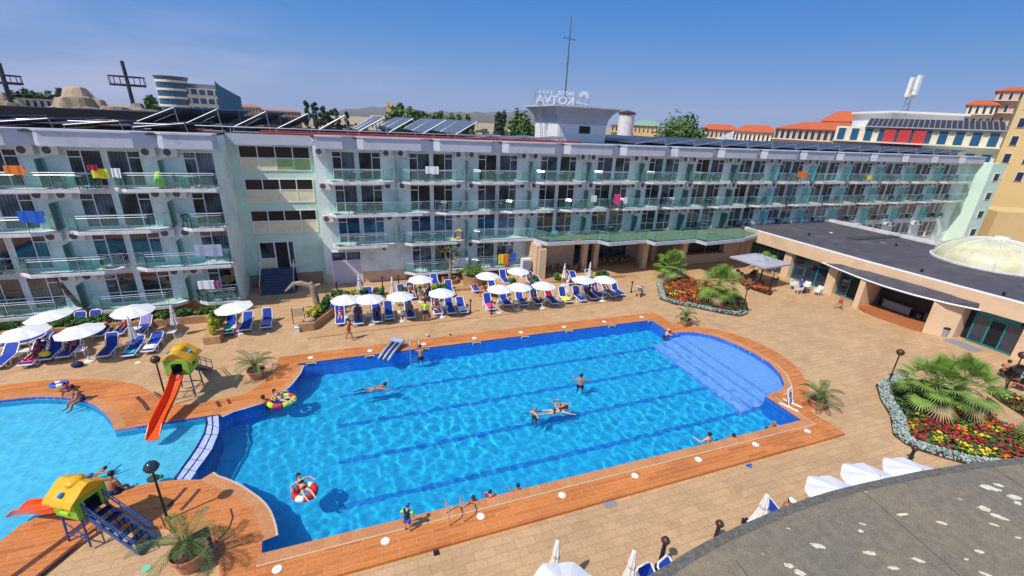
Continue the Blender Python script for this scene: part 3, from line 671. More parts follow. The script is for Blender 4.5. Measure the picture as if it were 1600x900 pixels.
MB().bx(34.5, 39.6, 37.9, 38.4, 1.1, 2.8).build('bar_opening', M['dark_in'], lob)
f = MB().bx(34.3, 39.8, 37.2, 37.75, 1.1, 1.18)
for x in (34.5, 37.0, 39.6): f.bx(x-.04, x+.04, 37.35, 37.43, 1.18, 2.75)
f.build('bar_counter', M['wicker'], lob)
MB().bx(41.9, 42.3, 37.0, 38.9, 0, 3.3).build('corner_pier', M['beige'], lob)
# terrace dividers belong to the long wing's rooms
def sign_like(x): pass
# ================================================================ ROOFTOP
def collector(x, y0, y1, z, w, rise, label, group, first=None, pm_='panel_blue'):
    """tilted solar collector rack facing left"""
    t = thing('solar_collector', label, 'solar panel', (x, (y0+y1)/2, z), 0, group); n = 5; L_ = (y1-y0)/n
    for i in range(n):
        ya = y0+i*L_+.04; yb = y0+(i+1)*L_-.04
        pm = MB(); pm.v += [Vector(p) for p in ((x, ya, z), (x+w, ya, z+rise), (x+w, yb, z+rise), (x, yb, z), (x+.03, ya, z-.09), (x+w+.03, ya, z+rise-.09), (x+w+.03, yb, z+rise-.09), (x+.03, yb, z-.09))]
        pm.f += [(0, 1, 2, 3), (4, 7, 6, 5), (0, 4, 5, 1), (1, 5, 6, 2), (2, 6, 7, 3), (3, 7, 4, 0)]; pm.build('panel', M[pm_], t)
    r = MB()
    for y in (y0, (y0+y1)/2, y1):
        r.tube([(x-.05, y, z-.04), (x+w, y, z+rise-.04)], .035, 4); r.tube([(x+w, y, z+rise), (x+w+.15, y, z-.35)], .03, 4); r.tube([(x-.1, y, z-.33), (x+w+.3, y, z-.33)], .03, 4); r.tube([(x, y, z), (x, y, z-.33)], .03, 4)
    for y in [y0+.45+.6*k for k in range(int((y1-y0)/.6))]: r.tube([(x+.1, y, z-.1), (x+w, y, z+rise-.1)], .018, 4)
    r.build('rack', M['alu'], t); return t
for i, (px_, w) in enumerate(((217, 3.4), (292, 3.0), (370, 2.9), (436, 2.9), (499, 2.6), (560, 2.7), (606, 2.6), (658, 2.6), (708, 2.5))):
    p = fy(px_, 208, 41.0)
    collector(p.x, 40.2, 54.5, 12.72, w*.8, 1.22, f'tilted solar collector on the hotel roof, {ORD[i]} upright rack from the left', 'upright solar collectors on the roof')
for i in range(4): collector(-24+i*3.6, 37.5, 45, 12.6, 2.9, .35, f'low dark solar collector on left wing roof, {ORD[i]} from the left', 'low solar collectors over the left wing')
for i in range(15): collector(27.5+i*3.7, 39.6, 50.5, 12.55, 3.5, .55, f'low blue solar collector on the long wing roof, {ORD[i] if i < 14 else "fifteenth"} after the penthouse', 'low solar collectors over the long wing', pm_='panel_dark')
for i in range(3): collector(17.0-i*3.3, 39.9, 43, 12.55, 2.8, .3, f'small low collector before the rooftop penthouse, {ORD[i]} to its left', 'low collectors by the penthouse')
m = MB()
for z_, y_ in ((12.42, 38.9), (12.55, 39.2)): m.tube([(-6, y_, z_), (21, y_, z_)], .05, 6)
m.tube([(-28, 39.0, 12.5), (-9, 39.0, 12.5)], .05, 6)
tag(m.build('roof_pipe', M['pipe_red']), 'long red hot water pipe along the roof edge before the collectors', 'pipe')
m = MB().tube([(-20, 39.4, 12.75), (20, 39.4, 12.75)], .04, 5)
for x in range(-20, 21, 3): m.tube([(x, 39.4, 12.3), (x, 39.4, 12.75)], .03, 4)
tag(m.build('roof_rail', M['alu']), 'low pale metal rail running before the tilted solar collectors', 'rail')
# penthouse
ph = thing('rooftop_penthouse', 'white rooftop plant room with a flaring grey blue crown beneath the sign', 'building', (23, 46, 12.3))
px0, px1, py0, py1 = 20.3, 25.9, 43.0, 49.0
MB().bx(px0, px1, py0, py1, 12.3, 14.1).build('wall', M['white'], ph)
m = MB(); prev = None
n_ = 7
for i in range(n_+1):
    t = i/n_; o = .05+.95*t**2.4; z = 14.1+1.55*t; n0 = len(m.v)
    for p in ((px0-o, py0-o), (px1+o, py0-o), (px1+o, py1+o), (px0-o, py1+o)): m.v.append(Vector((*p, z)))
    if i:
        for k in range(4): k2 = (k+1) % 4; m.f.append((n0-4+k, n0-4+k2, n0+k2, n0+k))
m.build('flared_crown', M['cornice'], ph)
MB().bx(px0-1.1, px1+1.1, py0-1.1, py1+1.1, 15.65, 15.82).build('roof', M['cornice'], ph)
f = MB().bx(22.7, 24.0, py0-.05, py0+.02, 13.2, 13.95).build('window', M['grey'], ph); MB().bx(22.76, 23.94, py0-.06, py0, 13.26, 13.89).build('pane', M['dark_in'], f)
MB().bx(20.5, 21.0, py0-.03, py0+.02, 12.3, 13.8).build('door', M['offwhite'], ph)
m = MB()
for y in (45.4, 45.9): m.tube([(px0-.5, y, 12.3), (px0-1.15, y, 16.2)], .03, 5)
for k in range(12): m.tube([(px0-.5-.65*k/12, 45.4, 12.5+k*.3), (px0-.5-.65*k/12, 45.9, 12.5+k*.3)], .02, 4)
m.build('ladder', M['alu'], ph)
# sign seen from behind
sg = thing('rooftop_sign', 'white metal letter sign on the penthouse roof, seen from behind', 'sign', (22, 46, 15.8))
def text_mesh(body, size, loc, name, mt, par, mirror=True, ext=.05, rz=0, align='LEFT', rx=math.pi/2, sxx=1):
    c = bpy.data.curves.new('txt', 'FONT'); c.body = body; c.size = size; c.extrude = ext; c.align_x = align; c.resolution_u = 2; c.offset = .012*size
    o = bpy.data.objects.new('txt', c); COL.objects.link(o); bpy.context.view_layer.update()
    me = bpy.data.meshes.new_from_object(o.evaluated_get(bpy.context.evaluated_depsgraph_get())); bpy.data.objects.remove(o)
    Mx = Matrix.Translation(loc) @ Matrix.Rotation(rz, 4, 'Z') @ Matrix.Rotation(rx, 4, 'X') @ Matrix.Diagonal((-sxx if mirror else sxx, 1, 1, 1))
    b = MB(); b.v = [Mx @ v.co for v in me.vertices]; b.f = [tuple(p.vertices) if not mirror else tuple(p.vertices)[::-1] for p in me.polygons]
    return b.build(name, mt, par)
text_mesh('KOTVA', 1.15, (22.9, 45, 15.95), 'letters', M['white'], sg, sxx=1.12)
text_mesh('HOTEL', .56, (22.75, 45, 16.83), 'small_letters', M['white'], sg, sxx=1.1)
m = MB()
for k in range(4):
    cx_, cz_ = 20.2-k*.42, 17.02; n0 = len(m.v)
    for i in range(10):
        a = math.pi/2+i*math.pi/5; r_ = .19 if i % 2 == 0 else .08
        m.v.append(Vector((cx_+r_*math.cos(a), 44.97, cz_+r_*math.sin(a))))
    for i in range(10): m.v.append(m.v[n0+i]+Vector((0, .06, 0)))
    m.f.append(tuple(range(n0, n0+10))); m.f.append(tuple(range(n0+10, n0+20))[::-1])
    for i in range(10): j = (i+1) % 10; m.f.append((n0+i, n0+i+10, n0+j+10, n0+j))
m.build('stars', M['white'], sg)
m = MB()
for k in range(8):
    a = k*math.pi/8+.1; m.box(24.0+.42*math.cos(a), 45, 16.75+.42*math.sin(a), .44, .06, .13, ry=-a)
for k in range(3): m.box(23.4+k*.5, 45, 16.2-.08*k, .42, .06, .12, ry=.4); m.box(23.65+k*.45, 45, 16.2-.1*k, .3, .06, .1, ry=-.5)
m.build('emblem', M['white'], sg)
m = MB()
for z in (16.05, 16.75): m.tube([(18.4, 45.15, z), (24.8, 45.15, z)], .025, 4)
for k in range(9): m.tube([(18.5+k*.78, 45.15, 15.8), (18.5+k*.78, 45.15, 17.1)], .025, 4); m.tube([(18.5+k*.78, 45.15, 17.0), (18.5+k*.78, 46.0, 15.8)], .02, 4)
m.build('support_frame', M['alu'], sg)
an = thing('lightning_mast', 'tall thin dark mast with a crossbar standing behind the roof sign', 'mast', (22.5, 46.5, 15.8))
MB().tube([(22.5, 46.5, 15.8), (22.5, 46.5, 20.0), (22.5, 46.5, 24.3)], [.09, .07, .04], 6).build('pole', M['ac_dark'], an)
MB().tube([(21.9, 46.5, 22.35), (23.1, 46.5, 22.25)], .04, 5).ball((21.9, 46.5, 22.35), .09, 6).ball((23.1, 46.5, 22.25), .09, 6).ball((22.5, 46.5, 20), .13, 6).build('crossbar', M['ac_dark'], an)
# ================================================================ RESTAURANT on the right
rb = thing('restaurant_building', 'low beige restaurant with a dark flat roof, teal doors and a cream dome', 'building', (48, 26, 0))
FXx = 42.35; RZ = 3.95
fas = [(42.3, 37.3), (42.3, 30), (42.3, 24), (42.6, 18), (43.2, 9), (43.6, 3)]
back = [(66, 3), (66, 20), (57.5, 26), (57.5, 39.05), (42.3, 39.05)]
MB().prism(fas+back, RZ-.25, RZ-.05).build('flat_roof', M['roofing'], rb)
def band(mb, pts, t, z0, z1):
    a = pts; b = offset(pts, t)
    for i in range(len(pts)-1):
        q = [a[i], a[i+1], b[i+1], b[i]]; mb.prism(q, z0, z1)
m = MB()
fb = offset(fas, -.3)
m.prism(fas+fb[::-1], 2.72, RZ); m.build('fascia', M['beige'], rb)
m = MB().prism(offset(fas, .06)+offset(fas, -.25)[::-1], RZ, RZ+.06); m.build('roof_trim', M['white_frame'], rb)
m = MB().bx(42.4, 57.6, 38.75, 39.0, RZ-.1, RZ+.35).bx(57.3, 57.6, 26, 38.75, RZ-.1, RZ+.3); m.build('parapet', M['slab'], rb)
MB().bx(50, 57.2, 30.2, 31.2, RZ-.06, RZ+.05).build('roof_patch', M['dark_roof'], rb)
# wall line with columns, glazing and two door sets
def cx_at(y):
    for (x0, y0), (x1, y1) in zip(fas[:-1], fas[1:]):
        if y1 <= y <= y0: return x0+(x1-x0)*(y-y0)/(y1-y0)
    return fas[-1][0]
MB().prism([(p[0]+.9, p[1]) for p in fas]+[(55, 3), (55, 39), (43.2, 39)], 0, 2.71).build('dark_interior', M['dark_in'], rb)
for y in (36.9, 31.4, 26.6, 13.2): MB().bx(cx_at(y)+.0, cx_at(y)+.75, y-.42, y+.42, 0, 2.73).build('column', M['beige'], rb)
def glazing(y0, y1, n, door=None):
    f = MB(); x = cx_at((y0+y1)/2)+.55; w = (y1-y0)/n
    for i in range(n+1): f.bx(x-.05, x+.05, y0+i*w-.05, y0+i*w+.05, .0, 2.7)
    f.bx(x-.045, x+.045, y0, y1, .02, .14); f.bx(x-.045, x+.045, y0, y1, 2.05, 2.13)
    o = f.build('glazed_front', M['teal_frame'], rb)
    for i in range(n):
        if door is not None and i == door: MB().bx(x+.04, x+.06, y0+i*w+.06, y0+(i+1)*w-.06, 0.0, 2.05).build('open_doorway', M['dark_in'], o); continue
        MB().quad((x, y0+i*w, .1), (x, y0+(i+1)*w, .1), (x, y0+(i+1)*w, 2.7), (x, y0+i*w, 2.7)).build('pane', M['dark_glass'], o)
glazing(31.9, 36.4, 4); glazing(27.1, 30.9, 3); glazing(23.4, 26.1, 3, 1); glazing(13.7, 16.3, 3, 1)
MB().bx(43.15, 43.3, 13.9, 16.1, 2.2, 2.68).build('teal_header', M['teal_frame'], rb)
# stage recess
MB().bx(41.0, 44.6, 22.9, 23.35, 0, 2.71).build('stage_wall', M['beige'], rb)
MB().prism([(41.35, 18.15), (42.55, 16.8), (46, 16.8), (46, 18.15)], 0, 2.72).build('stage_wall', M['beige'], rb)
MB().bx(46.0, 46.2, 16.8, 23.3, 0, 2.7).build('stage_wall', M['beige'], rb)
MB().bx(43.2, 46, 18.2, 22.9, 2.5, 2.7).build('stage_ceiling', M['beige'], rb)
st_pts = [(42.0, 23.4), (41.35, 23.1), (40.85, 22.2), (40.75, 21), (40.85, 19.9), (41.0, 18.9), (41.3, 18.2), (45.9, 18.2), (45.9, 23.4)]
MB().prism(st_pts, 0, .32).build('stage_floor', M['stage_orange'], rb)
# painted backdrop: plain blue mottled panel
bd = bpy.data.materials.new('backdrop'); bd.use_nodes = True; P_ = bd.node_tree.nodes['Principled BSDF']; v_ = bd.node_tree.nodes.new('ShaderNodeTexNoise'); v_.inputs['Scale'].default_value = 2.2; v_.inputs['Detail'].default_value = 3
cr_ = bd.node_tree.nodes.new('ShaderNodeValToRGB'); cr_.color_ramp.elements[0].position = .38; cr_.color_ramp.elements[0].color = (.03, .12, .22, 1); cr_.color_ramp.elements[1].position = .66; cr_.color_ramp.elements[1].color = (.25, .42, .50, 1)
t_ = bd.node_tree.nodes.new('ShaderNodeTexCoord'); bd.node_tree.links.new(t_.outputs['Object'], v_.inputs[0]); bd.node_tree.links.new(v_.outputs[0], cr_.inputs[0]); bd.node_tree.links.new(cr_.outputs[0], P_.inputs['Base Color'])
MB().bx(45.9, 45.98, 18.3, 22.0, .5, 2.5).build('painted_backdrop', bd, rb)
# curved awning
aw = [(42.2, 28.2), (41.55, 25.9), (41.0, 23.6), (40.75, 21.4), (40.95, 19.4), (41.6, 17.4), (42.7, 15.6)]
m = MB(); n0 = len(m.v)
for i, p in enumerate(aw): m.v += [Vector((p[0], p[1], 2.75)), Vector((cx_at(p[1])-.02, p[1], 3.35))]
for i in range(len(aw)-1): m.f.append((2*i, 2*i+1, 2*i+3, 2*i+2))
n0 = len(m.v)
for i, p in enumerate(aw): m.v += [Vector((p[0], p[1], 2.68)), Vector((cx_at(p[1])-.02, p[1], 3.28))]
for i in range(len(aw)-1): m.f.append((n0+2*i, n0+2*i+2, n0+2*i+3, n0+2*i+1))
ao = m.build('awning', M['roofing'], rb)
MB().tube([(p[0], p[1], 2.72) for p in aw], .07, 6).build('awning_rim', M['white_frame'], ao)
# dome skylight
dc = Vector((54.6, 21.2, 0)); dr = 4.1
m = MB().lathe([(dr*math.cos(a), RZ+.05+2.15*math.sin(a)) for a in [i*math.pi/2/9 for i in range(10)]], 36, dc); do = m.build('dome', M['dome'], rb, smooth=True)
m = MB().lathe([(dr+.02, RZ-.05), (dr+.18, RZ-.05), (dr+.18, RZ+.1), (dr+.02, RZ+.12)], 36, dc)
for k in range(14):
    a = 2*math.pi*k/14; m.tube([dc+Vector(((dr+.02)*math.cos(b)*math.cos(a), (dr+.02)*math.cos(b)*math.sin(a), RZ+.05+2.17*math.sin(b))) for b in [i*math.pi/2/9 for i in range(10)]], .045, 4)
m.build('dome_ribs', M['slab'], do); MB().lathe([(0, RZ+2.45), (.5, RZ+2.4), (.55, RZ+2.15)], 14, dc).build('dome_cap', M['white'], do)
# things on the stage
tb = thing('stage_table', 'long dark table with a draped front standing on the stage', 'table', (43.3, 21.2, .32))
MB().bx(42.9, 43.7, 20.0, 22.3, 1.03, 1.09).build('table_top', M['wicker'], tb); MB().bx(42.95, 42.99, 20.1, 22.2, .4, 1.03).build('front_cloth', M['grey'], tb)
for x in (43.0, 43.6):
    for y in (20.1, 22.2): MB().bx(x-.03, x+.03, y-.03, y+.03, .32, 1.03).build('leg', M['black'], tb)
for i, y in enumerate((19.0, 19.5, 22.8)):
    t = thing('stage_amplifier', ('black box amplifier on the right part of the stage', 'low black equipment case beside the stage amplifier', 'black speaker box left of the draped stage table')[i], 'speaker', (43.4, y, .32)); MB().bx(43.1, 43.7, y-.2, y+.2, .32, (1.1, .8, 1.2)[i]).build('cabinet', M['black'], t); MB().bx(43.07, 43.1, y-.15, y+.15, .4, (1.0, .7, 1.1)[i]).build('grille', M['ac_dark'], t)
t = thing('light_stand', 'black tripod stand with a bar of small stage lights', 'light stand', (42.6, 22.4, .32))
MB().tube([(42.6, 22.4, .32), (42.6, 22.4, 2.6)], .03, 6).build('pole', M['black'], t); m = MB().tube([(42.5, 22.8, 2.5), (42.7, 21.6, 2.5)], .025, 5)
for k in range(4): m.ball((42.5+.05*k, 22.7-.3*k, 2.42), .09, 6)
m.build('light_bar', M['black'], t); MB().tube([(42.6, 22.4, .9), (42.3, 22.1, .33)], .02, 4).tube([(42.6, 22.4, .9), (42.9, 22.2, .33)], .02, 4).tube([(42.6, 22.4, .9), (42.6, 22.8, .33)], .02, 4).build('tripod', M['black'], t)
p = g(1488, 530); t = thing('rubbish_bin', 'grey metal bin with a dark top beside the right teal door', 'bin', (42.3, 17.2, 0)); MB().lathe([(.0, 0), (.2, 0), (.23, .62), (.0, .62)], 14, (42.3, 17.2, 0)).build('body', M['alu'], t, smooth=False); MB().lathe([(.24, .62), (.24, .74), (.12, .78), (0, .78)], 14, (42.3, 17.2, 0)).build('lid', M['black'], t)
p = g(1527, 545); tag(MB().box(41.9, 15.8, .012, 1.1, 2.0, .02).build('doormat', M['grey']), 'grey doormat on the paving before the right teal doorway', 'doormat')
# loudspeaker cone and items on the restaurant roof
for i, (x, y, lb) in enumerate(((1264, 367, 'small black roof vent near the back parapet of the restaurant'), (1400, 384, 'small black roof vent in the middle of the restaurant roof'), (1440, 424, 'small black roof vent close to the front roof trim'), (1568, 461, 'small black roof vent over the right teal doors'))):
    p = g(x, y, RZ); tag(MB().lathe([(.09, 0), (.09, .2), (.16, .22), (0, .3)], 8, (p.x, p.y, RZ-.05)).build('roof_vent', M['black']), lb, 'vent', 'vents on the restaurant roof')
for i, (x, y, lb) in enumerate(((1299, 363, 'white paper scrap lying on the restaurant roof near the parapet'), (1380, 379, 'pale blue scrap lying on the restaurant roof near the dome'))):
    p = g(x, y, RZ); tag(MB().box(p.x, p.y, RZ-.03, .5, .25, .02, rz=.4+i).build('litter', M['white' if i == 0 else 'silver_blue']), lb, 'litter')
# ================================================================ FOREGROUND CANOPY ROOF
CZ = 11.2
ce = [g(x, y, CZ) for x, y in ((960, 937), (1000, 909), (1040, 885), (1069, 867), (1100, 849), (1124, 837), (1150, 825), (1178, 813), (1220, 795), (1260, 780), (1300, 768), (1340, 758), (1385, 748), (1433, 738), (1512, 725), (1600, 715), (1680, 708))]
cpts = [(p.x, p.y) for p in ce]+[(9, .4), (9, -2), (.6, -2), (.9, 1.0)]
conc = bpy.data.materials.new('canopy_concrete'); conc.use_nodes = True; n = conc.node_tree; P = n.nodes['Principled BSDF']; l = n.links.new
t = n.nodes.new('ShaderNodeTexCoord')
def nz_(sc, de, lo, hi, a, b, ro=.6):
    z = n.nodes.new('ShaderNodeTexNoise'); z.inputs['Scale'].default_value = sc; z.inputs['Detail'].default_value = de; z.inputs['Roughness'].default_value = ro; l(t.outputs['Object'], z.inputs[0])
    r = n.nodes.new('ShaderNodeMapRange'); r.inputs[1].default_value = lo; r.inputs[2].default_value = hi; r.inputs[3].default_value = a; r.inputs[4].default_value = b; l(z.outputs[0], r.inputs[0]); return z, r
z1, r1 = nz_(1.1, 6, .3, .7, 0, 1); z2, r2 = nz_(130, 3, .3, .7, .55, 1.45); z3, r3 = nz_(14, 8, .3, .7, .8, 1.2)
x = n.nodes.new('ShaderNodeMix'); x.data_type = 'RGBA'; x.inputs[6].default_value = (.165, .148, .118, 1); x.inputs[7].default_value = (.25, .195, .125, 1); l(r1.outputs[0], x.inputs[0])
mu = n.nodes.new('ShaderNodeMath'); mu.operation = 'MULTIPLY'; l(r2.outputs[0], mu.inputs[0]); l(r3.outputs[0], mu.inputs[1])
h = n.nodes.new('ShaderNodeVectorMath'); h.operation = 'SCALE'; l(x.outputs[2], h.inputs[0]); l(mu.outputs[0], h.inputs[3]); l(h.outputs[0], P.inputs['Base Color']); P.inputs['Roughness'].default_value = .95
b = n.nodes.new('ShaderNodeBump'); b.inputs['Strength'].default_value = .8; b.inputs['Distance'].default_value = .004; l(z2.outputs[0], b.inputs['Height']); l(b.outputs[0], P.inputs['Normal'])
cn = thing('canopy_roof', 'curved grey concrete canopy roof speckled with bird droppings in the near right corner', 'roof', (4, 0, CZ))
MB().prism(cpts, CZ-.25, CZ).build('concrete_slab', conc, cn)
ced = [(p.x, p.y) for p in ce]; MB().prism(offset(ced, .004)+offset(ced, -.065)[::-1], CZ-.01, CZ+.004).build('edge_band', M['grey_band'] if 'grey_band' in M else mat('grey_band', (.135, .125, .11), .95, .35, 30, .6, 90), cn)
M['felt'] = mat('felt', (.10, .09, .075), .95, .2, 30)
for (xa, ya, xb, yb) in ((1342, 762, 1505, 905), (1545, 726, 1640, 790), (1150, 876, 1180, 915)):
    a = g(xa, ya, CZ); b2 = g(xb, yb, CZ); d_ = (b2-a).normalized(); mid_ = (a+b2)/2
    MB().box(mid_.x, mid_.y, CZ+.001, (b2-a).length, .007, .004, rz=math.atan2(d_.y, d_.x)).build('seam', M['felt'], cn)
M['dropping'] = mat('dropping', (.66, .62, .48), .9, .25, 60, dirt=(.35, .27, .14), dscale=40)
rnd = random.Random(11)
for i, (x, y, w) in enumerate(((1277, 853, 20), (1359, 864, 18), (1410, 804, 14), (1348, 819, 8), (1233, 884, 16), (1250, 895, 20), (1396, 888, 14), (1436, 876, 16), (1471, 817, 12), (1345, 830, 9), (1548, 763, 22), (1560, 758, 12), (1585, 777, 18), (1538, 795, 18), (1562, 808, 18), (1553, 820, 9), (1530, 862, 11), (1510, 874, 7), (1352, 769, 5), (1397, 750, 7), (1192, 866, 3), (1541, 898, 14), (1232, 826, 5), (1500, 780, 5), (1590, 840, 8), (1590, 786, 12))):
    c = g(x, y, CZ); r_ = w*.5*((c-Vector((0, 0, H))).length)/CF*.62; pts = []
    el = rnd.uniform(1.3, 2.3); an_ = rnd.uniform(-.9, -.2)
    for k in range(16):
        a = 2*math.pi*k/16; q = r_*rnd.uniform(.65, 1.1); u, v = q*math.cos(a)*el*.75, q*math.sin(a)*.75/el*1.4
        pts.append((c.x+u*math.cos(an_)-v*math.sin(an_), c.y+u*math.sin(an_)+v*math.cos(an_)))
    o = MB().prism(pts, CZ, CZ+.0025).build('bird_dropping', M['dropping'], cn)
# ================================================================ BACKGROUND
def facade(name, label, cat, pxl, yl, dl, pxr, yr, dr_, depth, wall, storeys, cols, win=(.5, .55), sh=2.9, zb=0, balc=0, wmat='dark_glass', group=None, zt=None, roof=None, slab='cream_wall', rh=2.2, over=.6):
    a = far(pxl, yl, dl); b = far(pxr, yr, dr_); ztop = zt or (a.z+b.z)/2
    a2 = Vector((a.x, a.y, 0)); b2 = Vector((b.x, b.y, 0)); u = (b2-a2); L_ = u.length; u.normalize(); n = Vector((u.y, -u.x, 0))
    if n.dot(a2) > 0: n = -n
    t = thing(name, label, cat, tuple((a2+b2)/2), 0, group)
    c = [a2, b2, b2-n*depth, a2-n*depth]; MB().prism([(p.x, p.y) for p in c], zb, ztop).build('wall', M[wall], t)
    cw = L_/cols
    for s in range(storeys):
        z = ztop-(s+1)*sh+sh*.28
        if z < 6 and dl > 80: break
        for k in range(cols):
            m_ = a2+u*(cw*(k+.5)); w = cw*win[0]; hh = sh*win[1]
            p0 = m_-u*w/2+n*.02; p1 = m_+u*w/2+n*.02
            q = [p0, p1, p1+n*.12, p0+n*.12]; o = MB().prism([(p.x, p.y) for p in q], z-.06, z+hh+.06).build('window', M[slab], t)
            q = [p0+u*.1+n*.1, p1-u*.1+n*.1, p1-u*.1+n*.15, p0+u*.1+n*.15]; MB().prism([(p.x, p.y) for p in q], z, z+hh).build('pane', M[wmat], o)
        if balc:
            q = [a2+n*.05, b2+n*.05, b2+n*balc, a2+n*balc]; MB().prism([(p.x, p.y) for p in q], z-.25, z-.05).build('balcony_slab', M[slab], t)
    if roof:
        c = [a2-u*over+n*over, b2+u*over+n*over, b2+u*over-n*(depth+over), a2-u*over-n*(depth+over)]
        r1 = (c[0]+c[3])/2+u*min(3, L_*.25); r2 = (c[1]+c[2])/2-u*min(3, L_*.25); m = MB()
        m.v = [Vector((p.x, p.y, ztop)) for p in c]+[Vector((r1.x, r1.y, ztop+rh)), Vector((r2.x, r2.y, ztop+rh))]; m.f = [(0, 1, 5, 4), (1, 2, 5), (2, 3, 4, 5), (3, 0, 4), (3, 2, 1, 0)]; m.build('roof', M[roof], t)
    return t, a2, b2, u, n, ztop
GB = 'distant apartment blocks'
t, a2, b2, u, n, zt = facade('glass_hotel', 'blue glass hotel with a rounded left tower and swooping right fin', 'building', 270, 140, 250, 345, 136, 250, 18, 'cream_wall', 4, 6, (.8, .6), 3.6, 0, 0, 'glass_blue')
pc = a2-n*3; MB().lathe([(5.6, 0), (5.6, 24), (6.3, 25.6), (0, 26)], 24, (pc.x, pc.y, 0)).build('round_tower', M['glass_blue'], t)
m = MB()
for k in range(7): m.lathe([(5.7, 4+3.2*k), (5.85, 4+3.2*k), (5.85, 4.9+3.2*k), (5.7, 4.9+3.2*k)], 24, (pc.x, pc.y, 0))
m.build('tower_bands', M['cream_wall'], t)
m = MB(); q0 = b2; pts = [(0, zt+3.6), (1.5, zt+1.8), (4, zt+.3), (7, zt-1.4), (9, zt-2.5), (9, 0), (0, 0)]
k0 = len(m.v)
for (d_, z) in pts: p_ = q0+u*(d_-2)+n*.5; m.v.append(Vector((p_.x, p_.y, z)))
for (d_, z) in pts: p_ = q0+u*(d_-2)-n*17; m.v.append(Vector((p_.x, p_.y, z)))
kk = len(pts); m.f.append(tuple(range(kk))); m.f.append(tuple(range(kk, 2*kk))[::-1])
for i in range(kk): j = (i+1) % kk; m.f.append((i, i+kk, j+kk, j))
m.build('curved_fin', M['glass_blue'], t)
c_ = (a2+b2)/2-n*9; MB().box(c_.x, c_.y, zt+.8, 14, 9, 2.2, rz=math.atan2(u.y, u.x)).build('roof_volume', M['grey'], t)
facade('apartment_block', 'pinkish brown apartment block right of the blue glass hotel', 'building', 372, 168, 300, 408, 167, 300, 14, 'pink_wall', 4, 7, (.6, .5), 3, 0, 1.2, group=GB, roof='brick_wall', rh=1.5)
facade('apartment_block', 'long brown apartment block just left of the poplars', 'building', 409, 172, 310, 470, 176, 310, 14, 'brick_wall', 4, 11, (.6, .5), 3, 0, 1.2, group=GB, roof='brick_wall', rh=1.2)
facade('low_building', 'low white and red building left of the rock mound', 'building', 24, 152, 150, 122, 158, 150, 10, 'pink_wall', 2, 9, (.75, .6), 3, 0, 1.5, group=None)
facade('low_building', 'small white rendered house below the hill left of the big round tree', 'building', 578, 181, 220, 600, 179, 220, 10, 'cream_wall', 2, 4, (.4, .4), 3, 0)
facade('castle_tower', 'pale castle like tower with battlements poking above the round tree', 'building', 603, 160, 240, 616, 160, 240, 8, 'tan_wall', 2, 2, (.3, .4), 3.5, 0)
facade('apartment_block', 'cream apartment block with dark roof caps right of the penthouse', 'building', 955, 197, 170, 984, 194, 170, 12, 'tan_wall', 4, 5, (.6, .5), 2.9, 0, 1, group=GB, roof='grey', rh=1)
facade('apartment_block', 'sandy apartment block with a pale green roof beside the round tree', 'building', 990, 197, 175, 1030, 196, 175, 12, 'tan_wall', 4, 6, (.4, .5), 2.9, 0, 0, group=GB, roof='green_roof' if 'green_roof' in M else 'mintgreen', rh=2)
p = far(977, 200, 166); t = thing('grey_drum', 'grey cylindrical stair drum standing before the cream apartment block', 'building', (p.x, p.y, 0)); MB().lathe([(2.6, 0), (2.6, 18.0), (0, 18.2)], 20, (p.x, p.y, 0)).build('drum', M['slab'], t); MB().lathe([(3, 18.2), (3, 18.8), (0, 19.6)], 12, (p.x, p.y, 0)).build('cap', M['brown_metal'], t)
facade('red_roof_block', 'low orange roofed building directly right of the round tree', 'building', 1097, 202, 150, 1152, 203, 150, 12, 'pink_wall', 2, 8, (.6, .5), 3, 0, 1.2, group='orange roofed buildings', roof='orange_roof', rh=1.6)
facade('red_roof_block', 'orange roofed building with white walls and dark red trim', 'building', 1150, 205, 140, 1212, 207, 140, 12, 'cream_wall', 3, 9, (.6, .5), 3, 0, 1.2, group='orange roofed buildings', roof='orange_roof', rh=1.8)
facade('red_roof_block', 'long orange roofed building with arched balconies left of the cream hotel', 'building', 1212, 201, 130, 1310, 203, 122, 14, 'pink_wall', 3, 10, (.7, .6), 3, 0, 1.4, group='orange roofed buildings', roof='orange_roof', rh=1.8)
facade('red_roof_block', 'tall orange roofed house rising above the long arched building', 'building', 1284, 190, 160, 1338, 190, 158, 14, 'pink_wall', 2, 4, (.2, .4), 3, 0, 0, group='orange roofed buildings', roof='orange_roof', rh=3)
t, a2, b2, u, n, zt = facade('gable_shed', 'plain pale blue wall with a sloping top behind the long wing', 'building', 1103, 217, 76, 1149, 197, 76, 6, 'silver_wall' if 'silver_wall' in M else 'slab', 1, 1, (.1, .1), 3, 0, zt=12.2)
m = MB(); q = [(a2, 12.2), (b2, 12.2), (b2, 14.2)]
for p_, z in q: m.v.append(Vector((p_.x, p_.y, z)))
for p_, z in q: m.v.append(Vector((p_.x-n.x*6, p_.y-n.y*6, z)))
m.f = [(0, 1, 2), (5, 4, 3), (0, 2, 5, 3), (1, 4, 5, 2), (0, 3, 4, 1)]; m.build('sloping_top', M['slab'], t)
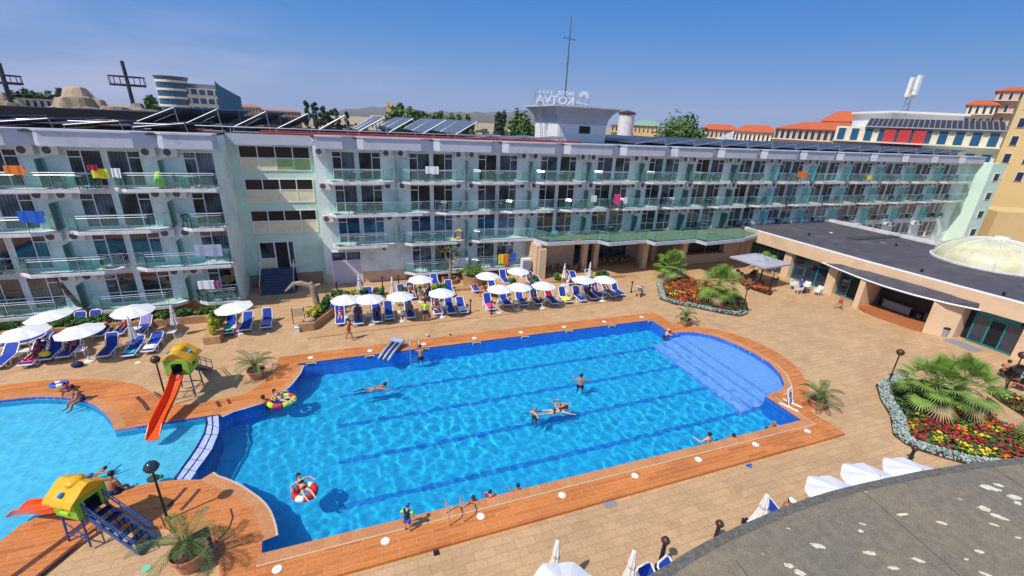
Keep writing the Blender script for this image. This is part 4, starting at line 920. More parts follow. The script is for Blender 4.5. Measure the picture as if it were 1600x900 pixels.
# cream hotel with red panels
t, a2, b2, u, n, zt = facade('cream_hotel', 'cream hotel with red wall panels and a dark ribbed roof behind the long wing', 'building', 1308, 197, 98, 1572, 205, 98, 14, 'cream_wall', 5, 11, (.66, .62), 3.0, 0, 1.0, 'glass_blue')
L_ = (b2-a2).length
for k in (4.0, 5.0, 6.0): p_ = a2+u*(L_*k/11); q = [p_-u*.75+n*.03, p_+u*.75+n*.03, p_+u*.75+n*.4, p_-u*.75+n*.4]; MB().prism([(v.x, v.y) for v in q], zt-3.0, zt-.1).build('red_panel', M['red_wall'], t)
rfm = MB(); q = [a2+u*4+n*.5, b2+n*.5, b2-n*5, a2+u*4-n*5]; rfm.v = [Vector((q[0].x, q[0].y, zt)), Vector((q[1].x, q[1].y, zt)), Vector((q[2].x, q[2].y, zt+1.5)), Vector((q[3].x, q[3].y, zt+1.5))]; rfm.f = [(0, 1, 2, 3), (3, 2, 1, 0)][:1]
rb_ = rfm.build('ribbed_roof', M['panel_back'], t); m = MB()
for k in range(26): s = 4+(L_-4)*k/25; p0 = a2+u*s+n*.5; p1 = a2+u*s-n*5; m.tube([(p0.x, p0.y, zt+.03), (p1.x, p1.y, zt+1.53)], .07, 4)
m.tube([(q[0].x, q[0].y, zt), (q[1].x, q[1].y, zt)], .14, 4); m.build('roof_ribs', M['red_wall'] if False else M['grey'], rb_)
t2, a3, b3, u3, n3, z3_ = facade('white_penthouse', 'white flat penthouse block under the phone mast', 'building', 1394, 178, 105, 1505, 180, 112, 10, 'white', 1, 5, (.3, .35), 3.2, 12, 0)
c_ = [a3-u3*.6+n3*.8, b3+u3*.6+n3*.8, b3+u3*.6-n3*10, a3-u3*.6-n3*10]; MB().prism([(v.x, v.y) for v in c_], z3_, z3_+.35).build('roof_slab', M['white'], t2)
p = far(1414, 176, 106); t = thing('phone_mast', 'grey lattice phone mast carrying tall white antenna panels', 'mast', (p.x, p.y, p.z-.6))
zb_ = p.z-.6; m = MB()
for dx, dy in ((.5, 0), (-.4, .4), (-.4, -.4)): m.tube([(p.x+dx, p.y+dy, zb_), (p.x+dx*.5, p.y+dy*.5, zb_+5.4)], .07, 4)
for k in range(4): m.tube([(p.x+.5-.03*k, p.y, zb_+.6+k), (p.x-.4, p.y+.4, zb_+1.2+k)], .04, 4); m.tube([(p.x-.4, p.y+.4, zb_+.6+k), (p.x-.4, p.y-.4, zb_+1.2+k)], .04, 4)
m.build('lattice', M['grey'], t)
for k, (dx, dy) in enumerate(((.55, -.1), (-.35, .3), (.0, -.5))): MB().box(p.x+dx, p.y+dy, zb_+4.3+.3*k, .7, .5, 3.0).build('antenna_panel', M['white'], t)
# tan building and its neighbours
t, a2, b2, u, n, zt = facade('tan_apartments', 'tall tan apartment building with small dark windows at the right edge', 'building', 1599, 148, 118, 1780, 150, 119, 10, 'tan_wall', 7, 5, (.42, .5), 2.9, 0, 0, 'navy')
q = [a2+n*.02, a2-u*5-n*1, a2-u*5-n*9, a2-n*9]; MB().prism([(v.x, v.y) for v in q], 0, 9.4).build('side_block', M['cream_wall'], t)
for k in range(2):
    p_ = a2-u*2.6+n*.2; z = 6-2.9*k; MB().box(p_.x, p_.y, z+.9, 3.2, 1.2, 2.0, rz=math.atan2(u.y, u.x)).build('balcony_recess', M['beige'], t); MB().box(p_.x+n.x*.65, p_.y+n.y*.65, z+.9, 2.0, .1, 1.6, rz=math.atan2(u.y, u.x)).build('window', M['navy'], t)
facade('red_roof_block', 'tall rounded apartment block with tiled roofs behind the tan building', 'building', 1512, 168, 175, 1560, 160, 175, 14, 'cream_wall', 3, 4, (.55, .6), 3, 0, 1.4, group='orange roofed buildings', roof='orange_roof', rh=1.6)
facade('red_roof_block', 'highest pink apartment block with a tiled roof at the right edge', 'building', 1560, 142, 180, 1640, 142, 180, 14, 'pink_wall', 4, 5, (.45, .55), 3, 0, 1.4, group='orange roofed buildings', roof='orange_roof', rh=1.5)
t, a2, b2, u, n, zt = facade('garage_block', 'grey rendered low building with shuttered bays below the tan building', 'building', 1500, 335, 105, 1560, 330, 100, 8, 'tan_wall', 1, 3, (.75, .7), 4, 0, 0, 'grey', zt=4.6)
# rocks and leaning masts of the park on the left
def rock(name, px_, py_, d, w, h, label, seed):
    rnd = random.Random(seed); bm = bmesh.new(); bmesh.ops.create_icosphere(bm, subdivisions=4, radius=1)
    from mathutils import noise
    base = far(px_, py_, d)
    for v in bm.verts:
        q = noise.noise(v.co*1.4+Vector((seed, 0, 0)))*.45+noise.noise(v.co*4+Vector((seed, 3, 0)))*.2+noise.noise(v.co*9+Vector((seed, 3, 0)))*.08; v.co *= (1+q); v.co.z = round(v.co.z*3.2)/3.2*.6+v.co.z*.4
        v.co = Vector((v.co.x*w, v.co.y*w*.6, v.co.z*h))
    me = bpy.data.meshes.new(name); bm.to_mesh(me); me.materials.append(M['rock']); o = bpy.data.objects.new(name, me); COL.objects.link(o); o.location = (base.x, base.y, base.z-h*.9); tag(o, label, 'rock')
rock('artificial_rock', 128, 154, 140, 8, 7, 'tall ochre artificial rock with a flat top left of the leaning mast', 1)
rock('artificial_rock', 168, 166, 138, 10, 6.5, 'grey brown rock mound below the leaning basket mast', 2)
rock('artificial_rock', 200, 171, 136, 8, 5, 'low grey rock shoulder right of the basket mast', 3)
rock('artificial_rock', 8, 160, 138, 5, 6, 'small ochre rock at the left edge under the broken mast', 4)
for i, (x1, y1, x0, y0, lb, bs) in enumerate(((190, 95, 208, 160, 'leaning dark ship mast with a wide wire basket above the rocks', 1), (-2, 98, 14, 152, 'dark leaning ship mast with a basket at the left picture edge', .8))):
    a = far(x0, y0, 136); b = far(x1, y1, 136); t = thing('ship_mast', lb, 'mast', (a.x, a.y, a.z-3))
    MB().tube([a-Vector((0, 0, 5)), a.lerp(b, .5), b], [.42, .38, .34], 8).build('spar', M['dark_roof'], t)
    c = a.lerp(b, .42); m = MB(); hd = Vector((-c.y, c.x, 0)).normalized()
    for dz in (0, 1.7):
        m.tube([c+Vector((3.1*bs*math.cos(k*.524)*hd.x+2.2*math.sin(k*.524)*c.x/140, 3.1*bs*math.cos(k*.524)*hd.y+2.2*math.sin(k*.524)*c.y/140, dz*bs)) for k in range(13)], .12, 4)
    for k in range(16): w_ = Vector((3.1*bs*math.cos(k*.393)*hd.x+2.2*math.sin(k*.393)*c.x/140, 3.1*bs*math.cos(k*.393)*hd.y+2.2*math.sin(k*.393)*c.y/140, 0)); m.tube([c+w_, c+w_+Vector((0, 0, 1.8*bs))], .07, 3)
    m.tube([c-hd*3.1*bs, c+hd*3.1*bs], .25, 4); m.build('basket', M['dark_roof'], t)
p = far(100, 178, 100); t = thing('dark_canopy', 'long low dark roof stretching behind the left wing collectors', 'roof', (p.x, p.y, 12))
MB().box(p.x, p.y, p.z+.2, 62, 10, 1.3, rz=.24).build('roof', M['black'], t); MB().box(p.x, p.y, 5, 56, 8, p.z*1-.5+1-5+4, rz=.24).build('wall', M['dark_roof'], t)
# hills
def hill(px0_, px1_, ytop, d, seed, name='hill'):
    rnd = random.Random(seed); m = MB(); n_ = 40; base = []
    from mathutils import noise
    for i in range(n_+1):
        x = px0_+(px1_-px0_)*i/n_; yh = 186.3+.0496*(x-800); e = math.sin(math.pi*i/n_)**.7; yy = yh-(yh-ytop)*e*(.75+.35*noise.noise(Vector((i*.19, seed, 0))))
        a = far(x, yy, d); m.v += [Vector((a.x, a.y, -2)), a, Vector((a.x*1.25, a.y*1.25, -2))]
    for i in range(n_): k = 3*i; m.f += [(k, k+3, k+4, k+1), (k+1, k+4, k+5, k+2)]
    tag(m.build(name, M['hill'], smooth=True), kind='structure')
hill(530, 680, 164, 4200, 1); hill(660, 930, 171, 4600, 5); hill(640, 790, 172, 3000, 9)
# ================================================================ VEGETATION
def leafcloud(mb, c, r, n, s, rnd, flat=1.0, shell=.45):
    """n small leaf faces through an uneven volume made of clumps"""
    c = Vector(c); cl = []
    for i in range(max(3, n//110)):
        d = Vector((rnd.gauss(0, 1), rnd.gauss(0, 1), rnd.gauss(0, 1))).normalized(); k = rnd.uniform(.3, .85)
        cl.append((Vector((d.x*r[0]*k, d.y*r[1]*k, d.z*r[2]*k*flat)), rnd.uniform(.24, .42)))
    for i in range(n):
        o, q = cl[i % len(cl)]; d = Vector((rnd.gauss(0, 1), rnd.gauss(0, 1), rnd.gauss(0, 1))).normalized()*(rnd.random()**.35)
        p = c+o+Vector((d.x*r[0]*q, d.y*r[1]*q, d.z*r[2]*q)); nrm = (d+Vector((rnd.uniform(-.7, .7), rnd.uniform(-.7, .7), rnd.uniform(-.2, .9)))).normalized()
        u = nrm.orthogonal().normalized(); a = rnd.uniform(0, 6.28); u2 = u*math.cos(a)+nrm.cross(u)*math.sin(a); v2 = nrm.cross(u2); w = s*rnd.uniform(.6, 1.3)
        mb.quad(p-u2*w, p-v2*w*.55, p+u2*w, p+v2*w*.55)
def tree(name, label, cat, p, h, r, mt, n=1600, s=.35, seed=0, group=None, tr=.25, column=False, z0=0):
    rnd = random.Random(seed+17); t = thing(name, label, cat, (p.x, p.y, z0), 0, group)
    m = MB().tube([(p.x, p.y, z0), (p.x+.1*r, p.y, z0+h*.35), (p.x, p.y, z0+h*.75)], [tr, tr*.8, tr*.3], 7)
    for k in range(5): a = k*1.3; m.tube([(p.x, p.y, z0+h*(.3+.07*k)), (p.x+r*.5*math.cos(a), p.y+r*.5*math.sin(a), z0+h*(.5+.07*k))], [tr*.45, tr*.12], 5)
    m.build('trunk', M['trunk'], t); m = MB()
    if column:
        for k in range(7): leafcloud(m, (p.x, p.y, z0+h*(.2+.115*k)), (r*(1-.07*abs(k-2)), r*(1-.07*abs(k-2)), h*.12), n//7, s, rnd)
    else: leafcloud(m, (p.x, p.y, z0+h*.64), (r, r*.9, h*.40), n, s, rnd); leafcloud(m, (p.x, p.y, z0+h*.55), (r*.7, r*.7, h*.3), n//2, s, rnd)
    m.build('crown', M[mt], t); return t
def fartree(px_, ybase, ytop, d, rpx, mt, label, seed, **k):
    b = far(px_, ybase, d); tp = far(px_, ytop, d); r = rpx*(2.0 if k.get('column') else 1.45)*(far(px_+1, ytop, d)-far(px_, ytop, d)).length
    return tree(k.pop('name', 'broadleaf_tree'), label, 'tree', Vector((b.x, b.y, 0)), tp.z, r, mt, seed=seed, group=k.pop('group', None), **k)
for i, (x, yt, rp, lb) in enumerate(((481, 159, 4, 'short dark poplar, leftmost of the row behind the roof'), (496, 158, 5, 'tall dark poplar second from the left behind the roof'), (508, 161, 4.5, 'tall dark poplar third from the left behind the roof'), (519, 168, 6, 'rounder dark poplar fourth from the left'), (529, 166, 5, 'dark poplar at the right end of the poplar row'), (543, 173, 3, 'thin young poplar standing alone right of the row'))):
    fartree(x, 200, yt, 190, rp, 'leaf_poplar', lb, i, name='poplar_tree', n=2200, s=.6, column=True, group='poplars behind the hotel')
for i, (x, yt, rp, d, lb) in enumerate(((625, 160, 17, 150, 'big round green tree left of centre behind the collectors'), (645, 165, 12, 150, 'round green tree joined to the right of the big one'), (667, 171, 10, 160, 'green tree third in the line behind the collectors'), (688, 172, 12, 165, 'green tree fourth in the line behind the collectors'), (710, 176, 11, 170, 'lower green tree fifth in the tree line'), (730, 180, 10, 175, 'low green tree at the right end of the tree line'))):
    fartree(x, 205, yt, d, rp, 'leaf_tree', lb, 20+i, n=3600, s=.75, group='trees behind the collectors')
fartree(779, 208, 168, 130, 10, 'leaf_far', 'loose thin tree standing alone left of the penthouse', 40, n=1500, s=.5)
fartree(812, 215, 168, 100, 17, 'leaf_tree', 'loose green eucalyptus with bare gaps just left of the penthouse', 41, n=1900, s=.45)
fartree(827, 212, 172, 105, 10, 'leaf_tree', 'ragged green tree half hidden by the penthouse wall', 42, n=1400, s=.45)
fartree(1064, 218, 184, 95, 33, 'leaf_tree', 'wide dense round green tree behind the middle of the long wing', 43, n=9000, s=.36)
for i, (x, yt, rp, d) in enumerate(((30, 141, 13, 200), (52, 141, 14, 200), (78, 139, 15, 210), (100, 138, 13, 205), (238, 157, 15, 180), (220, 165, 9, 170))):
    fartree(x, 185, yt, d, rp, 'leaf_tree' if i > 3 else 'leaf_poplar', ['dark pine leftmost in the far clump behind the low building', 'dark pine second in the far clump', 'dark rounded pine third in the far clump', 'dark pine beside the tall ochre rock', 'green bushy tree just left of the blue glass hotel', 'small green tree between rock mound and glass hotel'][i], 60+i, n=2400, s=.9, group='dark trees on the far left')
# low scrub far away beyond the roof
m = MB(); rnd = random.Random(5)
for i in range(60):
    x = rnd.uniform(540, 1000); d = rnd.uniform(260, 700); p = far(x, 186, d); leafcloud(m, (p.x, p.y, 1.5), (rnd.uniform(4, 9), rnd.uniform(4, 9), rnd.uniform(2, 4)), 90, 1.2, rnd)
tag(m.build('scrub', M['leaf_far']), 'dark scrub scattered over the dry fields far behind', 'scrub', kind='stuff')
# fan palms -------------------------------------------------------
def fan_leaf(mb, base, d, L_, R, rnd, droop=.3):
    d = d.normalized(); side = d.cross(Vector((0, 0, 1)))
    if side.length < .1: side = Vector((1, 0, 0))
    side.normalize(); up = side.cross(d).normalized(); tip = base+d*L_-Vector((0, 0, droop*.3*L_)); mb.tube([base, base+d*L_*.6, tip], [.022, .016, .01], 4)
    d2 = (d-Vector((0, 0, droop*.6))).normalized(); up = side.cross(d2).normalized(); n = 22
    for i in range(n):
        a = (i/(n-1)-.5)*3.7; dirn = (d2*math.cos(a)+side*math.sin(a)+up*.16*math.cos(a*1.2)).normalized(); rr = R*(1-.1*abs(a))*rnd.uniform(.88, 1.06)
        w = side*math.cos(a)-d2*math.sin(a); m1 = tip+dirn*rr*.55; e = tip+dirn*rr-Vector((0, 0, rr*rr*.22))
        mb.quad(tip, m1+w*rr*.042+up*.012, e, m1-w*rr*.042+up*.012)
def fan_palm(x, y, h, label, seed, nl=34, R=.95, L_=.95, trunk_r=.2, group='fan palms in the flower beds', heads=((0, 0, 1.0),)):
    rnd = random.Random(seed); t = thing('fan_palm', label, 'palm', (x, y, 0), 0, group); tm = MB(); cm = MB(); om = MB()
    for (hx, hy, hs) in heads:
        zt = h*hs*.42; tp = Vector((x+hx, y+hy, zt)); tm.tube([(x+hx*.3, y+hy*.3, 0), (x+hx*.7, y+hy*.7, zt*.6), tp], [trunk_r*1.15, trunk_r, trunk_r*.8], 9)
        for i in range(nl):
            el = R_(82-118*(i/nl)**1.05); az = i*2.4+rnd.uniform(-.3, .3); d = Vector((math.cos(el)*math.cos(az), math.cos(el)*math.sin(az), math.sin(el)))
            fan_leaf(cm if el > -.45 else om, tp+d*.08, d, L_*hs*rnd.uniform(.8, 1.1), R*hs*rnd.uniform(.85, 1.1), rnd, .15+.5*(i/nl))
    tm.build('trunk', M['trunk'], t); cm.build('crown', M['frond_fan'], t); om.build('dead_fronds', M['frond_old'], t); return t
fan_palm(29.3, 33.4, 3.6, 'bushy green fan palm at the far end of the red flower bed', 1)
fan_palm(29.4, 27.3, 4.1, 'large green fan palm at the lamp end of the red flower bed', 2, nl=34, R=1.05, L_=1.1)
fan_palm(30.0, 11.1, 3.9, 'broad double headed fan palm in the silver edged bed', 3, nl=30, R=1.0, L_=1.15, heads=((-.7, .3, .95), (.8, -.2, 1.0)))
fan_palm(31.4, 6.6, 3.4, 'fan palm cut by the right picture edge above the canopy roof', 4, nl=34, R=1.15, L_=1.2)
fan_palm(g(1187, 440).x, g(1187, 440).y, 3.4, 'small fan palm on a slim pale trunk before the grey parasol', 5, nl=16, R=.55, L_=.5, trunk_r=.07, heads=((0, 0, 1.35),))
# feather palms in pots -------------------------------------------
def frond(mb, base, az, el, L_, rnd, w=.3):
    p = Vector(base); pts = [p.copy()]; e = el; n = 9
    for i in range(n):
        e -= (.10+.10*i/n)*1.15; p = p+Vector((math.cos(e)*math.cos(az), math.cos(e)*math.sin(az), math.sin(e)))*L_/n; pts.append(p.copy())
    mb.tube(pts, [.014]*3+[.009]*(n-2), 4)
    for i in range(1, n*3):
        t = i/(n*3); k = min(int(t*n), n-1); q = pts[k].lerp(pts[k+1], t*n-k); ax = (pts[k+1]-pts[k]).normalized(); sd_ = ax.cross(Vector((0, 0, 1))).normalized()
        ll = w*math.sin(math.pi*min(1, t*.86+.12))**.6*rnd.uniform(.8, 1.1)
        for s in (-1, 1):
            d = (sd_*s*.75+ax*.7+Vector((0, 0, .12))).normalized(); e2 = q+d*ll-Vector((0, 0, .06*ll)); mb.quad(q, q+d*ll*.5+ax*.018, e2, q+d*ll*.5-ax*.018)
def potted_palm(x, y, label, seed, rp=.42, hp=.5, L_=1.2, nl=13, el0=82, lean=0):
    rnd = random.Random(seed); t = thing('potted_palm', label, 'potted palm', (x, y, 0), 0, 'feather palms in terracotta pots'); z = t.location.z
    po = MB().lathe([(0, 0), (rp*.68, 0), (rp*.92, hp*.86), (rp*1.04, hp*.86), (rp*1.06, hp), (rp*.95, hp), (rp*.9, hp*.8)], 20, (x, y, z)).build('pot', M['terracotta'], t)
    MB().lathe([(rp*.92, hp*.84), (rp*.5, hp*.88), (0, hp*.9)], 14, (x, y, z)).build('soil', M['soil'], po)
    MB().tube([(x, y, z+hp*.8), (x, y, z+hp+.28)], [.13, .09], 8).build('trunk', M['trunk'], t); m = MB()
    for i in range(nl): frond(m, (x, y, z+hp+.22), i*2.4+rnd.uniform(-.3, .3), R_(el0-62*(i/nl))+rnd.uniform(-.1, .1), L_*rnd.uniform(.8, 1.12), rnd, L_*.24)
    m.build('crown', M['frond'], t); return t
potted_palm(23.4, 24.1, 'potted feather palm on the paving at the far end of the round bay', 1, .42, .5, 1.15)
potted_palm(23.3, 13.3, 'potted feather palm in a wide shallow pot by the folding sign', 2, .5, .55, 1.35, 14)
potted_palm(-5.75, 24.5, 'potted feather palm near the yellow roofed slide house at the far deck', 3, .45, .55, 1.3)
potted_palm(-5.85, 12.9, 'largest potted feather palm standing on the pale tiles in front', 4, .52, .68, 1.5, 11, 86)
# beds -----------------------------------------------------------
def bed(name, label, outline_px, patches, border, seed, soil='soil', bw=.7, dens=1.0):
    pts = gp(outline_px); t = thing(name, label, 'flower bed', (sum(p[0] for p in pts)/len(pts), sum(p[1] for p in pts)/len(pts), 0)); rnd = random.Random(seed)
    MB().prism(pts, 0, .07).build('earth', M[soil], t); ins_ = inside(pts)
    ring = pts[:border]; m = MB()
    for i in range(len(ring)-1):
        a = Vector((*ring[i], 0)); b = Vector((*ring[i+1], 0)); L_ = (b-a).length; d = (b-a).normalized(); nrm = Vector((-d.y, d.x, 0)); c_ = Vector((*t.location[:2], 0))
        if nrm.dot(c_-a) < 0: nrm = -nrm
        for k in range(int(L_*bw*420)):
            q = a+d*rnd.uniform(0, L_)+nrm*rnd.uniform(.03, bw); z = .05+.16*math.sin(math.pi*min(1, max(0, (q-a).dot(nrm)/bw)))+rnd.uniform(0, .08); s = rnd.uniform(.035, .075)
            n_ = Vector((rnd.uniform(-.8, .8), rnd.uniform(-.8, .8), 1)).normalized(); u = n_.orthogonal()*s; v = n_.cross(u)
            m.quad(q+Vector((0, 0, z))-u, q+Vector((0, 0, z))-v*.6, q+Vector((0, 0, z))+u, q+Vector((0, 0, z))+v*.6)
    if ring[1:]: m.build('silver_border', M['leaf_silver'], t)
    fm = {}
    xs = [p[0] for p in pts]; ys = [p[1] for p in pts]
    cells = {}
    for k in range(int((max(xs)-min(xs))*(max(ys)-min(ys))*230*dens)):
        x, y = rnd.uniform(min(xs), max(xs)), rnd.uniform(min(ys), max(ys))
        if not ins_(x, y): continue
        near = min(abs((Vector(ring[i+1])-Vector(ring[i])).normalized().cross(Vector((x, y))-Vector(ring[i]))) if 0 <= (Vector((x, y))-Vector(ring[i])).dot((Vector(ring[i+1])-Vector(ring[i])).normalized()) <= (Vector(ring[i+1])-Vector(ring[i])).length else 9 for i in range(len(ring)-1)) if len(ring) > 1 else 9
        if near < bw*.9: continue
        cell = (round(x/.55+math.sin(y*3)*.3), round(y/.55+math.sin(x*3)*.3))
        if cell not in cells: cells[cell] = patches(x, y, rnd)
        key = cells[cell]
        if rnd.random() < .56: key = 'leaf_dark' if rnd.random() < .4 else 'leaf_bush'
        z = .08+rnd.uniform(0, .22)+(.05 if 'flower' in key else 0); s = rnd.uniform(.035, .075); n_ = Vector((rnd.uniform(-.8, .8), rnd.uniform(-.8, .8), 1)).normalized(); u = n_.orthogonal()*s; v = n_.cross(u); q = Vector((x, y, z))
        fm.setdefault(key, MB()).quad(q-u, q-v, q+u, q+v)
    nm = {'flower_red': 'red_flowers', 'flower_crimson': 'crimson_flowers', 'flower_yellow': 'yellow_flowers', 'flower_orange': 'orange_flowers', 'leaf_dark': 'dark_leaves', 'leaf_bush': 'green_leaves', 'wine_leaf': 'wine_leaves'}
    for k, m in fm.items(): tag(m.build(nm.get(k, k), M[k], t), kind='stuff')
    return t
c1 = g(1075, 460); c2 = g(1130, 480)
bed('flower_bed', 'red flower bed with a silver leaf edge around two fan palms', [(1064, 434), (1040, 436), (1026, 442), (1028, 456), (1031, 468), (1053, 476), (1089, 482), (1124, 490), (1156, 495), (1168, 491), (1166, 474), (1150, 460), (1110, 444)],
    lambda x, y, r: r.choice(['flower_red']*6+['flower_orange']*2+['flower_yellow']) if y > 27.6 else r.choice(['wine_leaf', 'leaf_dark', 'flower_crimson', 'leaf_dark', 'wine_leaf']), 10, 1, bw=.55)
bed('flower_bed', 'bed of red and yellow flowers with a broad silver edge above the canopy roof', [(1400, 588), (1385, 592), (1368, 602), (1375, 625), (1390, 650), (1395, 680), (1415, 695), (1440, 706), (1480, 718), (1530, 732), (1600, 740), (1680, 740), (1680, 705), (1600, 686), (1575, 670), (1550, 655), (1512, 637), (1450, 608)],
    lambda x, y, r: r.choice(['flower_red', 'flower_crimson', 'flower_red', 'flower_crimson', 'flower_yellow', 'flower_yellow', 'flower_orange', 'leaf_bush']) if y < 11.0 else r.choice(['leaf_dark', 'leaf_bush', 'wine_leaf', 'leaf_dark']), 11, 2, bw=.72)
bed('flower_bed', 'narrow strip of orange flowers beside the grey parasol terrace', [(1150, 437), (1160, 446), (1178, 454), (1203, 462), (1207, 457), (1180, 444), (1162, 434)], lambda x, y, r: r.choice(['flower_orange', 'flower_red', 'flower_red']), 1, 3, dens=1.6)
bed('flower_bed', 'small bed of yellow flowers and grass before the black dressed diners', [(1540, 612), (1560, 606), (1590, 622), (1640, 640), (1640, 668), (1600, 652), (1565, 630)], lambda x, y, r: r.choice(['flower_yellow', 'leaf_bush', 'leaf_bush', 'flower_red']), 1, 4, dens=.6)
# planters with shrubs --------------------------------------------
def shrub(x, y, z, r, h, mt, label, seed, n=1300, group='clipped shrubs by the loungers', s=.085):
    rnd = random.Random(seed); t = thing('shrub', label, 'shrub', (x, y, z), 0, group); m = MB(); leafcloud(m, (x, y, z+h*.5), (r, r, h*.55), n, s, rnd); m.build('foliage', M[mt], t)
    MB().tube([(x, y, z), (x, y, z+h*.5)], [.04, .02], 5).build('stem', M['trunk'], t); return t
def planter(name, label, pts, h, soil=True):
    t = thing(name, label, 'planter', (sum(p[0] for p in pts)/len(pts), sum(p[1] for p in pts)/len(pts), 0)); MB().prism(pts, 0, h).build('wall', M['planter'], t)
    if soil: c = Vector((t.location.x, t.location.y)); MB().prism([tuple(c+(Vector(p)-c)*.86) for p in pts], h-.02, h+.02).build('soil', M['soil'], t)
    return t
planter('brick_planter', 'long low tiled planter with green hedge behind the left loungers', [(-22, 33.0), (-9.45, 33.0), (-9.45, 29.4), (-8.55, 29.4), (-8.55, 34.0), (-22, 34.0)], .5, False)
MB().bx(-21.8, -8.7, 33.15, 33.85, .49, .52).build('hedge_soil', M['soil'], None)
hs_ = bpy.data.objects['hedge_soil']; bpy.data.objects.remove(hs_)
rnd = random.Random(8); m = MB()
for k in range(26): leafcloud(m, (-21.6+.5*k, 33.5, .72), (.5, .45, .36), 800, .085, rnd)
hd = thing('hedge', 'long green hedge growing in the tiled planter below the left wing', 'hedge', (-15, 33.5, .5)); m.build('foliage', M['leaf_bush'], hd)
m = MB()
m.tube([(-21.6, 33.5, .5), (-15, 33.52, .62), (-8.9, 33.5, .5)], .03, 4)
m.build('stem', M['trunk'], hd)
for i, (x, y) in enumerate(((-9.0, 30.0), (-9.0, 30.9), (-9.0, 31.8))): shrub(x, y, .48, .42, 1.25-.1*i, ('leaf_yellow', 'leaf_bush', 'leaf_bush')[i], ('tall yellowish shrub at the near end of the tiled planter arm', 'tall green shrub in the middle of the tiled planter arm', 'green shrub at the inner corner of the tiled planter')[i], 30+i, n=1300)
planter('brick_planter', 'wedge shaped tiled planter with green shrubs left of the middle loungers', [(-4.1, 29.9), (-3.1, 29.9), (-1.2, 33.6), (-.9, 35.0), (-2.1, 35.0), (-2.9, 33.4)], .55)
for i, (x, y, r, mt) in enumerate(((-3.3, 30.9, .4, 'leaf_yellow'), (-3.0, 31.7, .42, 'leaf_yellow'), (-2.6, 32.5, .45, 'leaf_bush'), (-2.2, 33.4, .45, 'leaf_bush'), (-1.7, 34.3, .42, 'leaf_bush'))):
    shrub(x, y, .53, r, .6+.1*(i > 2), mt, f'{("yellow green", "yellow green", "green", "green", "dark green")[i]} shrub, {ORD[i]} from the near end of the wedge planter', 40+i)
t = thing('fallen_rock', 'rounded brown stone on the near end of the wedge planter', 'rock', (-3.35, 30.3, .55)); MB().ball((-3.35, 30.35, .65), .3, 12, (1.2, .8, .6)).build('stone', M['rock'], t)
planter('low_wall', 'very low tiled wall with shrubs behind the middle umbrellas', [(.6, 34.9), (25.2, 34.9), (25.2, 35.5), (.6, 35.5)], .22, False)
for i, (x, y, mt) in enumerate(((535, 453, 'leaf_bush'), (552, 455, 'leaf_yellow'), (566, 452, 'leaf_bush'), (589, 449, 'leaf_bush'), (627, 446, 'leaf_bush'), (642, 445, 'leaf_yellow'), (656, 444, 'leaf_yellow'), (670, 444, 'leaf_yellow'), (683, 441, 'leaf_bush'), (788, 433, 'leaf_bush'), (822, 432, 'leaf_bush'), (856, 430, 'leaf_bush'), (866, 430, 'leaf_yellow'), (905, 426, 'leaf_yellow'), (918, 425, 'leaf_bush'), (930, 426, 'leaf_bush'))):
    p = g(x, y); shrub(p.x, 35.2, .2, .5, .62, mt, f'low {"yellow" if "yellow" in mt else "green"} shrub, {ORD[i] if i < 14 else ("fifteenth", "sixteenth")[i-14]} from the left in the low wall planter', 60+i)
def round_planter(x, y, r, h, label):
    t = thing('round_planter', label, 'planter', (x, y, 0)); MB().lathe([(r*.92, 0), (r, h), (r*.86, h), (r*.84, h-.06)], 24, (x, y, 0)).build('wall', M['planter'], t); MB().lathe([(r*.88, h-.05), (0, h-.02)], 18, (x, y, 0)).build('soil', M['soil'], t)
p = g(703, 441); round_planter(p.x, p.y, .75, .42, 'low round tiled planter holding a branching yucca tree'); yx, yy = p.x, p.y
t = thing('yucca_tree', 'slender branching yucca tree in the low round planter', 'tree', (yx, yy, .4)); m = MB().tube([(yx, yy, .4), (yx+.05, yy, 1.5), (yx, yy, 2.3)], [.16, .12, .1], 7); tips = [(-.45, 0, 2.9), (.05, 0, 3.1), (.6, .1, 2.85), (.8, 0, 2.5)]
for q in tips: m.tube([(yx, yy, 1.9), (yx+q[0]*.6, yy+q[1], 2.3), (yx+q[0], yy+q[1], q[2])], [.08, .07, .05], 6)
m.build('trunk', M['wood_dead'], t); m = MB(); rnd = random.Random(3)
for q in tips:
    for k in range(46):
        d = Vector((rnd.gauss(0, 1), rnd.gauss(0, 1), abs(rnd.gauss(0, 1))*.9)).normalized(); b = Vector((yx+q[0], yy+q[1], q[2])); sd_ = d.orthogonal().normalized()*.025; m.quad(b-sd_, b+d*.3-sd_, b+d*.5, b+d*.3+sd_)
m.build('crown', M['frond'], t)
p = g(740, 446); round_planter(p.x, p.y, 1.0, 1.05, 'tall round tiled planter with a bushy green yucca'); m = MB(); rnd = random.Random(4)
t = thing('yucca_bush', 'bushy bright green yucca filling the tall round planter', 'plant', (p.x, p.y, 1.0))
for k in range(420):
    d = Vector((rnd.gauss(0, 1), rnd.gauss(0, 1), abs(rnd.gauss(0, 1))*1.1)).normalized(); b = Vector((p.x+rnd.uniform(-.6, .6), p.y+rnd.uniform(-.6, .6), 1.0+rnd.uniform(0, .5))); sd_ = d.orthogonal().normalized()*.03; m.quad(b-sd_, b+d*.4-sd_, b+d*.75, b+d*.4+sd_)
m.build('foliage', M['frond_fan'], t); MB().tube([(p.x, p.y, .95), (p.x, p.y, 1.5)], [.15, .1], 7).build('stem', M['trunk'], t)
